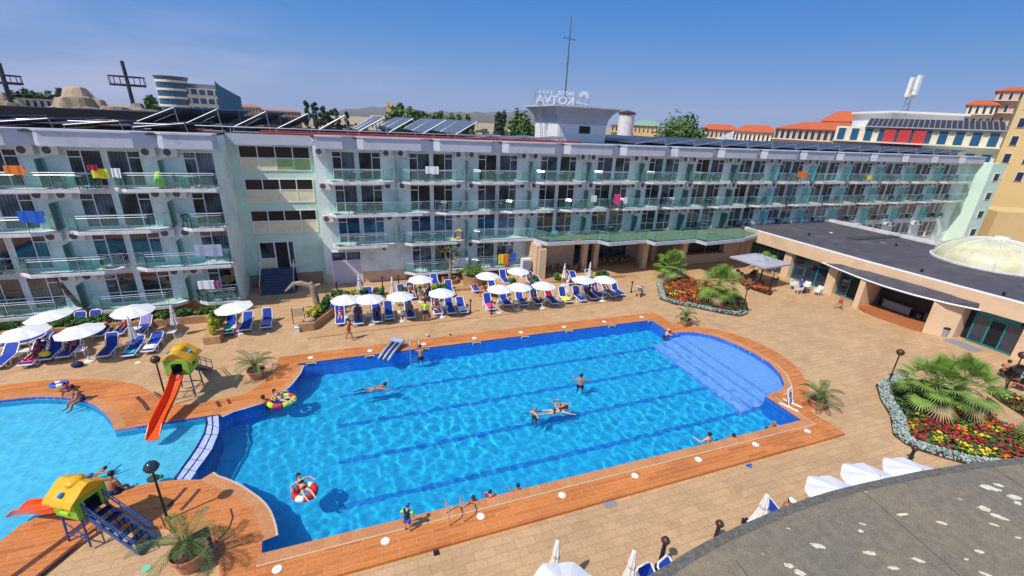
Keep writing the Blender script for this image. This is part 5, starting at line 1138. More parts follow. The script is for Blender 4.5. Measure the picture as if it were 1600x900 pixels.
# dead wood sculpture
b = g(496, 482); t = thing('dead_tree', 'bare grey dead tree stump with a drooping limb by the wedge planter', 'tree', (b.x, b.y, 0)); 
m = MB().tube([(b.x, b.y, 0), (b.x-.05, b.y, 1.0), (b.x-.15, b.y, 1.75), (b.x-.3, b.y, 2.1)], [.26, .24, .26, .2], 9); m.tube([(b.x-.15, b.y, 1.8), (b.x-.9, b.y, 2.15), (b.x-1.4, b.y, 2.15), (b.x-2.0, b.y, 1.6)], [.2, .2, .15, .07], 7); m.tube([(b.x-.1, b.y, 1.8), (b.x+.4, b.y, 1.95)], [.16, .09], 6)
m.build('trunk', M['wood_dead'], t)
b = g(133, 496); t = thing('cut_palm', 'leaning cut palm trunk with a small leafy top below the left wing', 'palm', (b.x, b.y, 0))
tp = (b.x-.75, b.y, 2.9); MB().tube([(b.x, b.y, 0), (b.x-.1, b.y, 1.0), (b.x-.5, b.y, 2.1), tp], [.16, .18, .17, .15], 8).build('trunk', M['trunk'], t); m = MB(); rnd = random.Random(9)
for k in range(40):
    d = Vector((rnd.gauss(0, 1), rnd.gauss(0, 1), abs(rnd.gauss(0, 1)))).normalized(); q = Vector(tp); sd_ = d.orthogonal().normalized()*.04; m.quad(q-sd_, q+d*.25-sd_, q+d*.4, q+d*.25+sd_)
m.build('crown', M['frond_fan'], t)
# ================================================================ FURNITURE
def make_lounger(back, pad='blue_cloth'):
    """foot end at -Y, raised head end at +Y, origin at the middle of the base"""
    t = thing('sun_lounger', 'proto', 'sun lounger', (0, 0, -400)); f = MB(); z = .33; pivot = .28; Lb = .78; a = R_(back)
    O = Vector((0, 0, -400)); P = lambda x, y, zz: (x+O.x, y+O.y, zz+O.z)
    for s in (-1, 1):
        f.tube([P(s*.31, -.96, z-.06), P(s*.31, -.5, z-.02), P(s*.31, pivot, z+.02), P(s*.31, .62, z-.10)], .035, 6)
    f.tube([P(-.31, -.96, z-.06), P(.31, -.96, z-.06)], .04, 6); f.build('frame', M['lounger_white'], t)
    for s in (-1, 1):
        MB().tube([P(s*.31, -.75, z-.05), P(s*.33, -.62, .02), P(s*.33, -.42, .02), P(s*.31, -.2, z-.03)], .032, 5).build('leg', M['lounger_white'], t)
        MB().tube([P(s*.31, .2, z), P(s*.33, .4, .02), P(s*.33, .58, .02), P(s*.31, .62, z-.1)], .032, 5).build('leg', M['lounger_white'], t)
    MB().box(O.x, O.y+(-.94+pivot)/2, O.z+z+.005, .54, pivot+.94, .03).build('seat', M[pad], t)
    by = pivot+Lb/2*math.cos(a); bz = z+Lb/2*math.sin(a)+.01; bo = MB().box(O.x, O.y+by, O.z+bz, .52, Lb-.02, .03, rx=a).build('backrest', M[pad], t)
    b = MB(); c0, s0 = math.cos(a), math.sin(a); e = Lb+.02
    b.tube([P(-.31, pivot, z), P(-.31, pivot+e*.9*c0, z+e*.9*s0), P(-.22, pivot+e*c0, z+e*s0), P(.22, pivot+e*c0, z+e*s0), P(.31, pivot+e*.9*c0, z+e*.9*s0), P(.31, pivot, z)], .035, 6)
    b.tube([P(-.3, pivot+.5*c0, z+.5*s0-.02), P(-.3, pivot+.45, .28)], .02, 4).tube([P(.3, pivot+.5*c0, z+.5*s0-.02), P(.3, pivot+.45, .28)], .02, 4)
    b.build('back_frame', M['lounger_white'], bo); return t
LP = {20: make_lounger(20), 38: make_lounger(38), 58: make_lounger(58), 5: make_lounger(5)}
USED = set()
LSEAT = {}
def lounger(key, x, y, back, label, rz=0, foot=True, z=0):
    p = g(x, y) if foot is True else Vector((x, y, 0)); c = Vector((p.x-math.sin(rz)*.95*(1 if foot is True else 0)*1, p.y+math.cos(rz)*.95*(1 if foot is True else 0), z))
    src = LP[back]
    if back in USED: o = dup(src, c, rz, label)
    else: o = src; o.location = c; o.rotation_euler = (0, 0, rz); USED.add(back)
    o['label'] = label; o['group'] = 'blue and white sun loungers'; LSEAT[key] = (c, rz, back); return o
def towel(key, mt, label, part='seat', w=.5, L_=.9):
    c, rz, back = LSEAT[key]; m = MB(); n = 8; rnd = random.Random(hash(label) % 1000 if False else len(label)); a = R_(back); rows = []
    for i in range(n+1):
        s = i/n
        if part == 'seat': y = -.85+L_*s; z = .365
        else: y = .30+.72*s*math.cos(a); z = .385+.74*s*math.sin(a)
        rows.append([(x_, y-.02*(part != 'seat')*1, z+rnd.uniform(0, .018)-(.10 if abs(x_) > .3 else 0)) for x_ in (-w*.68, -w/2, -w/6, w/6, w/2, w*.68)])
    for i in range(n):
        for k in range(5): m.quad(rows[i][k], rows[i][k+1], rows[i+1][k+1], rows[i+1][k])
    for v in range(len(m.v)): q = m.v[v]; m.v[v] = Vector((c.x+q.x*math.cos(rz)-q.y*math.sin(rz), c.y+q.x*math.sin(rz)+q.y*math.cos(rz), q.z+c.z))
    n0 = len(m.v); m.v += [v+Vector((0, 0, .012)) for v in m.v]; m.f += [tuple(i+n0 for i in f) for f in m.f]
    tag(m.build('towel', M[mt]), label, 'towel')
lounger('a', 41, 577, 38, 'lounger with pink towel, leftmost of the three occupied ones at left'); lounger('b', 71, 568, 58, 'lounger holding a bag, middle of the three front loungers at far left')
lounger('c', 100, 564, 58, 'lounger with a reclining woman, right of the three at far left'); lounger('d', 162, 563, 58, 'empty dark blue lounger with high backrest, left of the turquoise towel one')
lounger('e', 201, 562, 20, 'flat lounger with a turquoise towel at its foot end'); lounger('f', 232, 555, 20, 'flat lounger with a white towel, rightmost of the left front row')
lounger('g', 65, 536, 38, 'blue lounger partly under the third left umbrella'); lounger('h', 112, 525, 58, 'lounger whose backrest shows behind the wide third umbrella')
lounger('i', 137, 522, 58, 'lounger beside the hedge planter, its backrest right of the third umbrella'); lounger('j', 153, 531, 38, 'lounger holding an orange sunbather with raised knees')
lounger('k', 184, 528, 58, 'lounger half hidden behind the narrow closed white umbrella'); lounger('l', 217, 528, 38, 'lounger with a lilac towel draped over its backrest')
lounger('L1', 4, 547, 20, 'blue lounger turned sideways, cut by the left picture edge', rz=-1.35); lounger('L2', -6, 580, 38, 'lounger cut off at the left edge in front of the sideways one')
lounger('m', 356, 526, 58, 'lounger under the tilted umbrella with a turquoise towel and bag'); lounger('n', 383, 521, 38, 'lounger with an orange float, middle of the three by the tilted umbrella'); lounger('o', 415, 517, 58, 'lounger with a lilac towel, rightmost of the three by the tilted umbrella')
MID = [('p1', 532, 511, 58, 'lounger nearest the wedge planter holding a girl in a bikini'), ('p2', 561, 511, 38, 'second middle row lounger holding a sunbather with bent knees'), ('p3', 591, 508, 58, 'third middle row lounger holding a person in shade'),
 ('p4', 610, 503, 58, 'empty lounger with a mint green towel, fourth in the middle row'), ('p5', 643, 501, 38, 'lounger with a man sitting on its edge beside a black shade'), ('p6', 686, 495, 58, 'lounger holding a seated group right of the yellow shirt'),
 ('p7', 707, 494, 58, 'empty lounger with a high backrest left of the white towel one'), ('p8', 726, 493, 38, 'lounger covered by a white towel beside the bollard lamp'),
 ('q1', 769, 488, 58, 'lounger with a bright pink towel behind a bollard lamp'), ('q2', 794, 481, 58, 'empty dark blue lounger, right of the pink towel one'), ('q3', 820, 481, 58, 'lounger with a folded grey towel, left of the black bag one'),
 ('q4', 843, 479, 58, 'lounger with a black bag on its seat'), ('q5', 868, 479, 38, 'lounger with a dark red towel over its backrest'), ('q6', 889, 476, 58, 'lounger with a bright yellow towel'), ('q7', 911, 474, 58, 'empty lounger with a short white backrest frame, right of the yellow towel'),
 ('q8', 929, 471, 38, 'lounger of a dark tanned person, left of two side by side'), ('q9', 941, 469, 58, 'lounger of a tanned man, right of two side by side'), ('q10', 959, 467, 38, 'lounger with a grey towel, second from the right end'), ('q11', 972, 465, 58, 'empty dark blue lounger at the right end of the row'),
 ('r1', 578, 476, 38, 'lounger behind the second middle umbrella'), ('r2', 630, 471, 38, 'lounger half hidden by the third middle umbrella'), ('r3', 645, 470, 58, 'tall backed blue lounger beside seated people in the second row'), ('r4', 673, 468, 38, 'lounger of a dark man lying under the fourth umbrella'),
 ('r5', 706, 465, 58, 'blue lounger right of the fourth middle umbrella'), ('r6', 683, 452, 38, 'lounger just behind the fourth middle umbrella near the shrubs'), ('s0', 746, 459, 20, 'lounger holding orange skinned people by the tall round planter'), ('s1', 776, 462, 38, 'lounger with pink things under the lower left umbrella of four'),
 ('s2', 793, 446, 58, 'lounger whose blue backrest shows between four umbrellas'), ('s3', 836, 450, 58, 'lounger holding a dark man between two umbrellas'), ('s4', 848, 452, 20, 'flat blue lounger beside the dark man'), ('s5', 895, 447, 58, 'lounger by the closed umbrella with a sitting man'),
 ('s6', 906, 446, 38, 'lounger with a pink patterned towel behind the right umbrellas'), ('s7', 931, 443, 38, 'blue lounger behind the second umbrella from the right')]
for k in MID: lounger(*k)
x_ = g(1040, 893); lounger('z1', x_.x-.1, x_.y-.95, 38, 'blue lounger beside the big bollard lamp at the bottom edge', rz=.3, foot=False)
x_ = g(1000, 905); lounger('z2', x_.x, x_.y-1.0, 38, 'blue lounger mostly hidden by a closed umbrella at the bottom edge', rz=.1, foot=False)
x_ = g(1228, 783, 1.15); lounger('z3', x_.x+.1, x_.y-.3, 38, 'lounger of the man in the white cap, mostly hidden by the canopy roof', rz=.5, foot=False)
for o in LP.values():
    if o.location.z < -100:
        for k in list(kids(o)):
            for q in kids(k): bpy.data.objects.remove(q)
            bpy.data.objects.remove(k)
        bpy.data.objects.remove(o)
for a in (('a', 'pink', 'pink towel on the leftmost occupied lounger'), ('e', 'turquoise', 'turquoise towel at the foot of a flat lounger', 'seat', .5, .4), ('f', 'white', 'white towel at the foot of the rightmost left lounger', 'seat', .5, .6), ('l', 'lilac', 'lilac towel over the backrest of a left back lounger', 'back'),
          ('m', 'turquoise', 'turquoise towel on the lounger under the tilted umbrella'), ('o', 'lilac', 'lilac towel covering the rightmost lounger by the tilted umbrella'), ('p4', 'mintgreen', 'mint green towel folded on an empty middle lounger', 'seat', .5, .35), ('p8', 'white', 'white towel spread on the lounger by the bollard lamp'),
          ('q1', 'pink', 'bright pink towel spread on a lounger behind the bollard lamp'), ('q3', 'grey', 'grey towel folded on the lounger left of the black bag', 'seat', .5, .4), ('q5', 'maroon', 'dark red towel hanging over a backrest', 'back'), ('q6', 'yellow', 'bright yellow towel over a lounger seat'), ('q10', 'silver_blue', 'grey patterned towel on a lounger near the right end'), ('s6', 'pink', 'pink patterned towel on a back row lounger', 'seat', .5, .6), ('s1', 'pink', 'pink towel under the lower left umbrella of four')): towel(*a)
def bag(x, y, mt, label, s=.2, z=0): p = g(x, y, z); t = thing('beach_bag', label, 'bag', tuple(p)); MB().ball(p+Vector((0, 0, s*.6)), s, 10, (1.2, .8, .75)).build('body', M[mt], t, smooth=True); MB().tube([p+Vector((-s*.6, 0, s)), p+Vector((0, 0, s*2)), p+Vector((s*.6, 0, s))], .015, 5).build('handle', M[mt], t)
bag(122, 573, 'navy', 'dark navy bag on the ground beside the left front table', .25); bag(373, 521, 'pink', 'bright pink bag beside the table under the tilted umbrella'); bag(71, 556, 'yellow', 'yellow patterned bag leaning on the middle front lounger', .22, .4); bag(845, 472, 'black', 'black bag lying on a blue lounger', .22, .35); bag(667, 489, 'orange', 'orange bag under the seated group beside the yellow shirt', .15)
# side tables
TP = {}
def side_table(x, y, label, z=0):
    p = g(x, y)
    if not TP:
        t = thing('side_table', label, 'side table', (p.x, p.y, z), 0, 'white side tables between the loungers'); X, Y = p.x, p.y
        MB().box(X, Y, z+.42, .5, .5, .03).box(X, Y, z+.395, .46, .46, .02).build('table_top', M['table_white'], t)
        for a in (-1, 1):
            for b in (-1, 1): MB().tube([(X+a*.2, Y+b*.2, z+.40), (X+a*.22, Y+b*.22, z)], .03, 5).build('leg', M['table_white'], t)
        TP['t'] = t
    else: dup(TP['t'], Vector((p.x, p.y, z)), random.uniform(-.2, .2), label)
for a in ((42, 557, 'white table under the leftmost open umbrella'), (129, 556, 'white table right of the three left front loungers'), (207, 545, 'white table between the dark and the turquoise towel loungers'), (215, 522, 'white table by the lilac towel lounger'), (270, 527, 'white table pierced by the closed umbrella at the planter arm'), (371, 519, 'white table under the tilted umbrella'),
          (546, 503, 'white table between the first two middle loungers'), (577, 500, 'white table between the second and third middle loungers'), (627, 495, 'white table beside the man at the black shade'), (695, 487, 'white table left of the empty upright lounger'), (781, 480, 'white table right of the pink towel lounger'), (806, 478, 'white table between two dark blue loungers'), (853, 475, 'white table left of the dark red towel'), (909, 468, 'white table right of the yellow towel'), (880, 452, 'white table round the second closed umbrella'), (942, 463, 'white table between the tanned men'), (657, 461, 'white table before the fourth middle umbrella'), (560, 470, 'white table in the shade of the first two middle umbrellas'), (622, 478, 'white table below the third middle umbrella')): side_table(*a)
def bottle(x, y, z, mt, label): p = g(x, y, z); tag(MB().lathe([(0, 0), (.035, 0), (.035, .15), (.012, .2), (.012, .24), (0, .24)], 8, tuple(p)).build('bottle', M[mt]), label, 'bottle')
bottle(575, 490, .44, 'silver_blue', 'small pale bottle on the table between middle loungers'); bottle(372, 508, .44, 'red', 'small red bottle on the table under the tilted umbrella'); bottle(131, 546, .44, 'white', 'white lotion bottle on the left front table')
# umbrellas
def umbrella_mesh(t, o, r, zr, za, tilt, n=8, ph=0):
    O = Vector(o); hub = O+Vector((0, 0, 0)); T = Matrix.Rotation(tilt[0], 3, 'X') @ Matrix.Rotation(tilt[1], 3, 'Y'); C_ = O+Vector((0, 0, zr)); m = MB(); K = 5; ns = n*4
    ring = []
    for j in range(K+1):
        s = j/K; row = []
        for k in range(ns):
            a = 2*math.pi*k/ns+ph; w = abs(((k % 4)-2))/2; rr = r*s*(.93+.07*w); zz = (za-zr)*(1-s**1.25)-.05*s*(1-w)*.8-.0*s
            row.append(C_+T@Vector((rr*math.cos(a), rr*math.sin(a), zz)))
        ring.append(row)
    for off in (0, -.012):
        b = len(m.v)
        for row in ring: m.v += [v+Vector((0, 0, off)) for v in row]
        for j in range(K):
            for k in range(ns): k2 = (k+1) % ns; q = (b+j*ns+k, b+(j+1)*ns+k, b+(j+1)*ns+k2, b+j*ns+k2); m.f.append(q if off == 0 else q[::-1])
    m.build('canopy', M['canvas'], t); rb_ = MB()
    for k in range(n):
        a = 2*math.pi*k/n+ph+math.pi/n*0; e = C_+T@Vector((r*.97*math.cos(a), r*.97*math.sin(a), -.03)); c = C_+T@Vector((0, 0, za-zr-.06)); rb_.tube([c, c.lerp(e, .5)+Vector((0, 0, .015)), e], .012, 4); rb_.tube([C_+T@Vector((0, 0, -.25)), c.lerp(e, .5)], .01, 4)
    rb_.build('ribs', M['alu'], t); top = C_+T@Vector((0, 0, za-zr)); MB().tube([O+Vector((0, 0, .02)), C_-Vector((0, 0, .45)), C_, top, top+T@Vector((0, 0, .1))], [.022, .022, .02, .02, .012], 7).build('pole', M['alu'], t)
    MB().lathe([(0, 0), (.26, 0), (.26, .05), (.05, .09), (.05, .3), (0, .3)], 16, o).build('base', M['table_white'], t)
def open_umbrella(x, y, label, tilt=(0, 0), r=1.0, za=2.3, zr=1.93, at=None):
    p = g(x, y, za) if at is None else Vector(at); t = thing('beach_umbrella', label, 'umbrella', (p.x, p.y, 0), 0, 'open white umbrellas over the loungers'); umbrella_mesh(t, (p.x, p.y, 0), r, zr, za, tilt, ph=random.uniform(0, .7))
OU = [(657, 430, 'white umbrella behind the middle row, above the yellow shrubs'), (625, 456, 'white umbrella third from the left in the middle row'), (690, 451, 'white umbrella fourth from the left, right of the yellow shirt'), (539, 461, 'white umbrella leftmost in the middle row beside the wedge planter'), (577, 460, 'white umbrella second from the left in the middle row'),
      (762, 425, 'white umbrella upper left of the cluster of five'), (810, 418, 'white umbrella topmost of the cluster of five'), (781, 445, 'white umbrella lower left of the cluster of five'), (812, 442, 'white umbrella lower middle of the cluster of five'), (850, 440, 'white umbrella right of the cluster of five'), (912, 431, 'white umbrella second from the right end'), (946, 431, 'white umbrella at the right end')]
for a in OU: open_umbrella(*a)
for a in ((34, 512, 'white umbrella cut by the left picture edge', (.03, -.05)), (74, 487, 'white umbrella upper left before the left wing', (.0, -.10)), (122, 510, 'white umbrella low in the middle of the left group', (.02, -.05)), (206, 479, 'white umbrella with dark seams right in the left group', (.05, .01)), (364, 474, 'tilted white umbrella alone by the planter arm', (.02, -.10))): open_umbrella(*a, r=1.14, za=2.22, zr=1.92)
def closed_umbrella(x, y, ztop, h, r, label, base=True, lean=(0, 0)):
    p = g(x, y, ztop); t = thing('closed_umbrella', label, 'umbrella', (p.x, p.y, 0), 0, 'closed white umbrellas'); m = MB(); n = 16; rows = [(0, 0.0), (.05, .04), (.35, .07), (.42, .062), (.7, .10), (1, .15)]
    b = 0
    for (s, rr) in rows:
        for k in range(n): a = 2*math.pi*k/n; q = rr*r/.15*(1+.28*(-1)**k*min(1, s*1.6)); m.v.append(Vector((p.x+q*math.cos(a)+lean[0]*(1-s), p.y+q*math.sin(a)+lean[1]*(1-s), ztop-h*s)))
    for i in range(len(rows)-1):
        for k in range(n): k2 = (k+1) % n; m.f.append((i*n+k2, i*n+k, (i+1)*n+k, (i+1)*n+k2))
    m.build('canopy', M['canvas_closed'], t); MB().tube([(p.x, p.y, .05), (p.x, p.y, ztop-.1), (p.x+lean[0], p.y+lean[1], ztop+.06)], .022, 6).build('pole', M['alu'], t); MB().lathe([(0, 0), (.26, 0), (.26, .05), (.05, .09), (0, .09)], 14, (p.x, p.y, 0)).build('base', M['table_white'], t)
    MB().lathe([(.062*r/.15, ztop-h*.42-.03), (.07*r/.15, ztop-h*.42), (.062*r/.15, ztop-h*.42+.03)], 12, (p.x+lean[0]*.6, p.y+lean[1]*.6, 0)).build('strap', M['grey'], t)
for a in ((199, 495, 2.2, 1.4, .2, 'narrow closed white umbrella before a left lounger'), (266, 476, 2.2, 1.35, .22, 'closed striped white umbrella standing in the table by the planter arm'), (560, 428, 2.3, 1.3, .2, 'closed umbrella behind the second middle umbrella'), (612, 432, 2.3, 1.5, .2, 'closed umbrella behind the third middle umbrella'), (883, 411, 2.35, 1.4, .18, 'closed umbrella left of the two right open ones'), (889, 430, 2.3, 1.5, .17, 'closed umbrella in front of the other at the yellow towel'), (923, 409, 2.35, 1.4, .17, 'closed umbrella in the shrubs behind the right open ones'),
          (872, 842, 2.5, 1.7, .24, 'big closed white umbrella behind the square one at the bottom edge'), (992, 858, 2.5, 1.7, .24, 'big closed white umbrella left of the bottom lounger'), (1200, 771, 2.3, 1.5, .28, 'closed cream umbrella beside the man in a white cap')): closed_umbrella(*a)
def square_umbrella(x, y, za, s, label, rz, mt='canvas', grp='square white parasols at the canopy edge', drop=.32, at=None):
    p = g(x, y, za) if at is None else Vector(at); t = thing('square_parasol', label, 'umbrella', (p.x, p.y, 0), 0, grp); m = MB(); c, q = math.cos(rz), math.sin(rz); zr = za-drop; R2 = lambda u, v, z: Vector((p.x+u*c-v*q, p.y+u*q+v*c, z)); N = 6
    for off in (0, -.014):
        b = len(m.v)
        for i in range(N+1):
            for j in range(N+1):
                u = (i/N*2-1)*s; v = (j/N*2-1)*s; d = max(abs(u), abs(v))/s; sag = .05*math.sin(math.pi*d)*(1-min(abs(u), abs(v))/max(1e-6, max(abs(u), abs(v))) if d > 0 else 0); m.v.append(R2(u, v, za-drop*d-sag+off))
        for i in range(N):
            for j in range(N): f = (b+i*(N+1)+j, b+(i+1)*(N+1)+j, b+(i+1)*(N+1)+j+1, b+i*(N+1)+j+1); m.f.append(f if off == 0 else f[::-1])
    co = m.build('canopy', M[mt], t)
    v_ = MB(); cs = [(-s, -s), (s, -s), (s, s), (-s, s)]
    for i in range(4): a, b_ = cs[i], cs[(i+1) % 4]; v_.quad(R2(*a, zr-.16), R2(*b_, zr-.16), R2(*b_, zr), R2(*a, zr))
    v_.build('valance', M[mt], co); MB().tube([(p.x, p.y, 0), (p.x, p.y, za+.05)], .03, 7).build('pole', M['alu'], t); MB().box(p.x, p.y, .04, .6, .6, .08, rz=rz).build('base', M['grey'], t)
    r = MB()
    for a in cs: r.tube([R2(0, 0, za-.05), R2(*a, zr-.02)], .014, 4)
    r.build('ribs', M['alu'], t); return t, R2
for (x, y, lb, rz, s_) in ((1266, 747, 'square white parasol leftmost of three at the canopy edge', -.5, .85), (1320, 727, 'square white parasol in the middle of three at the canopy edge', -.5, .9), (1384, 718, 'square white parasol rightmost of three at the canopy edge', -.5, .9), (850, 885, 'square white parasol at the bottom edge of the picture', -.35, .85)):
    c_ = g(x, y, 2.15); t = thing('canopy_parasol', lb.replace('square ', 'broad '), 'umbrella', (c_.x+.18, c_.y-1.05, 0), 0, 'white parasols at the canopy edge'); umbrella_mesh(t, tuple(t.location), 1.15, 2.15, 2.5, (0, 0), ph=R_(98))
# grey parasol with faded lettering beside the restaurant
t, R2 = square_umbrella(1190, 401, 3.0, 1.95, 'large square grey parasol with faded white lettering by the restaurant', .12, 'parasol_grey', 'parasols on the restaurant terrace', .55, at=(37.3, 30.4, 0))
m = MB()
for (u0, v0, u1, v1) in ((-1.2, -.2, -.5, .2), (-.95, -.25, -1.15, .3), (-.6, -.3, -.3, .25), (-.35, .3, -.1, -.2), (.3, -.4, .7, .3), (.7, .3, 1.2, .1), (.4, -.1, 1.0, -.2), (.8, -.5, 1.2, .0)):
    a = Vector((u0, v0-.7)); b = Vector((u1, v1-.7)); d = (b-a).normalized(); n_ = Vector((-d.y, d.x))*.08; q = []
    for w in (a-n_, b-n_, b+n_, a+n_): dd = max(abs(w.x), abs(w.y))/1.95; q.append(R2(w.x, w.y, 3.0-.55*dd+.02))
    m.quad(*q)
m.build('faded_lettering', M['silver_blue'], t)
# lamps
def globe_lamp(x, y, h, r, label, grp='globe lamps', rp=.045, mt='brown_metal', z=0):
    p = g(x, y, z); t = thing('globe_lamp', label, 'lamp', tuple(p), 0, grp); MB().tube([p, p+Vector((0, 0, .12)), p+Vector((0, 0, .13)), p+Vector((0, 0, h-r))], [rp*2, rp*1.8, rp, rp*.8], 8).build('pole', M['black'], t); MB().ball(p+Vector((0, 0, h)), r, 18).build('globe', M[mt], t, smooth=True); MB().lathe([(r*1.02, -.02), (r*1.08, 0), (r*1.02, .02)], 18, tuple(p+Vector((0, 0, h)))).build('ring', M['black'], t)
for a in ((262, 632, 2.55, .2, 'tall brown globe lamp left of the far slide house'), (262, 812, 2.4, .22, 'tall black globe lamp between the near slide house and the palm pot'), (1158, 492, 2.35, .17, 'globe lamp at the corner of the red flower bed'), (1387, 600, 2.2, .2, 'brown globe lamp at the corner of the silver edged bed'), (1201, 460, 2.4, .18, 'globe lamp beside the orange flower strip and grey parasol'), (1572, 606, 2.3, .22, 'brown globe lamp by the black dressed diners')): globe_lamp(*a, z=DZ if a[1] > 620 and a[0] < 300 else 0, mt='dark_glass' if a[0] == 262 and a[1] > 700 else 'brown_metal')
for a in ((735, 489, 1.05, 'bollard lamp at the right end of the middle row, by the white towel'), (768, 491, 1.05, 'bollard lamp before the bright pink towel'), (986, 457, 1.0, 'bollard lamp at the right end of the lounger rows'), (527, 458, .95, 'bollard lamp behind the wedge planter'), (598, 449, .95, 'bollard lamp left of the shrubs behind the third middle umbrella'), (623, 446, .9, 'bollard lamp behind the third middle umbrella'), (829, 434, .9, 'bollard lamp behind the right of the five umbrellas'), (352, 505, .9, 'bollard lamp at the planter corner near the tilted umbrella')): globe_lamp(a[0], a[1], a[2], .1, a[3], 'short bollard lamps among the loungers', .05)
for a in ((1115, 852, 1.05, 'stout dark bollard lamp at the canopy edge near the slippers'), (1030, 888, 1.3, 'stout dark bollard lamp beside the bottom lounger'), (1420, 722, .8, 'stout dark bollard lamp behind the right square parasol')): globe_lamp(a[0], a[1], a[2], .14, a[3], 'stout bollard lamps before the canopy roof', .085)
# deck fittings
for i, (x, y) in enumerate(((433, 889.6), (602, 845.7), (751, 807), (878, 774), (992, 743.5), (1091, 718), (1180.5, 694.6), (1261.5, 673.6), (485, 559), (578, 548), (662, 537.7), (741, 528.5), (814, 519.5), (881, 510.7), (944, 502.7), (1002.5, 495.5))):
    p = g(x, y, DZ); lab = f'round white skimmer lid, {ORD[i % 8]} from the left along the {"near" if i < 8 else "far"} pool edge'
    t = thing('skimmer_lid', lab, 'skimmer lid', tuple(p), 0, 'white skimmer lids in the deck'); MB().lathe([(0, 0), (.15, 0), (.15, .016), (.0, .02)], 20, tuple(p)).build('disc', M['white'], t); MB().lathe([(.012, .021), (.018, .024), (0, .026)], 6, tuple(p)).build('knob', M['grey'], t)
for i, x in enumerate((485, 578, 664, 744, 818, 885, 949, 1007)):
    p = fy(x, 560, 25.29); X = p.x; t = thing('pool_skimmer', f'white skimmer mouth frame in the far pool wall, {ORD[i]} from the left', 'skimmer', (X, 25.29, 0), 0, 'skimmer mouths in the far pool wall')
    m = MB()
    for (a, b, c, d) in ((-.28, .28, .05, .085), (-.28, .28, -.10, -.065), (-.28, -.24, -.065, .05), (.24, .28, -.065, .05)): m.bx(X+a, X+b, 25.25, 25.285, c, d)
    m.build('frame', M['white'], t); MB().bx(X-.24, X+.24, 25.275, 25.288, -.065, .05).build('mouth', M['black'], t)
def ladder(x0, y0, dy, label):
    t = thing('pool_ladder', label, 'ladder', (x0, y0, DZ), 0, 'steel pool ladders')
    for s in (-.27, .27): MB().tube([(x0+s, y0, DZ), (x0+s, y0, DZ+.75), (x0+s, y0+dy*.12, DZ+.9), (x0+s, y0+dy*.4, DZ+.9), (x0+s, y0+dy*.56, DZ+.7), (x0+s, y0+dy*.6, -.8)], .024, 7).build('handrail', M['chrome'], t)
    for k in range(3): MB().bx(x0-.27, x0+.27, y0+dy*.56, y0+dy*.64, -.2-.25*k, -.17-.25*k).build('rung', M['chrome'], t)
p = g(713, 819, DZ); ladder(p.x, p.y, 1, 'steel ladder at the near pool edge left of the resting child'); p = g(646, 548, DZ); ladder(p.x, p.y+.05, -1, 'steel ladder at the far pool edge beside the floating mattress')
# step shade on the deck, painted as flat dark brown strips; drain grates
for i, (pts, lb, w) in enumerate((([(1, 915), (60, 872), (120, 828), (158, 800)], 'long dark strip of painted step shade curving under the near slide house', .2), ([(56, 902), (100, 866), (135, 838), (153, 822)], 'second shorter dark strip of painted step shade under the near slide stairs', .11), ([(262, 792), (277, 778), (291, 762)], 'short dark strip of painted step shade behind the black globe lamp', .13), ([(283, 797), (297, 782), (312, 764)], 'short dark strip of painted step shade behind the largest palm pot', .13), ([(342, 843), (358, 825), (364, 808), (360, 795)], 'thin curved strip of painted shade right of the largest palm pot', .06), ([(214, 620), (225, 630), (232, 641)], 'curved dark painted shade strip on the far deck left of the globe lamp', .16), ([(241, 612), (252, 620), (260, 632)], 'thin dark painted shade strip leading to the foot of the far globe lamp', .06), ([(339, 627), (344, 636)], 'tiny dark painted shade strip by the far end of the curved pool divider', .16), ([(356, 624), (360, 631)], 'second tiny dark painted shade strip by the far palm pot', .12))):
    P_ = [tuple(g(x, y, DZ)[:2]) for x, y in pts]; m = MB(); ribbon(m, P_, -w/2, w/2, DZ+.01); a_ = offset(P_, -w/2); b_ = offset(P_, w/2)[::-1]; m.wall(a_+b_, DZ-.02, DZ+.01); tag(m.build('shade_strip', M['shade_brown'] if 'shade_brown' in M else mat('shade_brown', (.10, .035, .02), .8, .3, 10)), lb, 'drain', 'dark painted shade strips on the orange deck')
p = g(953, 788); tag(MB().box(p.x, p.y, .008, .55, .28, .015, rz=.05).build('drain_grate', M['grey']), 'grey drain grate against the deck step at bottom centre', 'drain'); p = g(682, 864); tag(MB().box(p.x, p.y, .008, .2, .2, .015).build('drain_grate', M['black']), 'small square dark drain below the standing child', 'drain')
# low step lines of the lounger platforms
for i, (a, b, lb) in enumerate((((480, 529), (745, 496), 'low tiled kerb line before the middle lounger row'), ((766, 495), (985, 467), 'low tiled kerb line before the right lounger row'), ((-10, 548), (60, 553), 'short kerb line left of the front left loungers'))):
    p, q = g(*a), g(*b); d = q-p; tag(MB().box((p.x+q.x)/2, (p.y+q.y)/2, .02, d.length, .12, .04, rz=math.atan2(d.y, d.x)).build('kerb', M['planter']), lb, 'kerb')
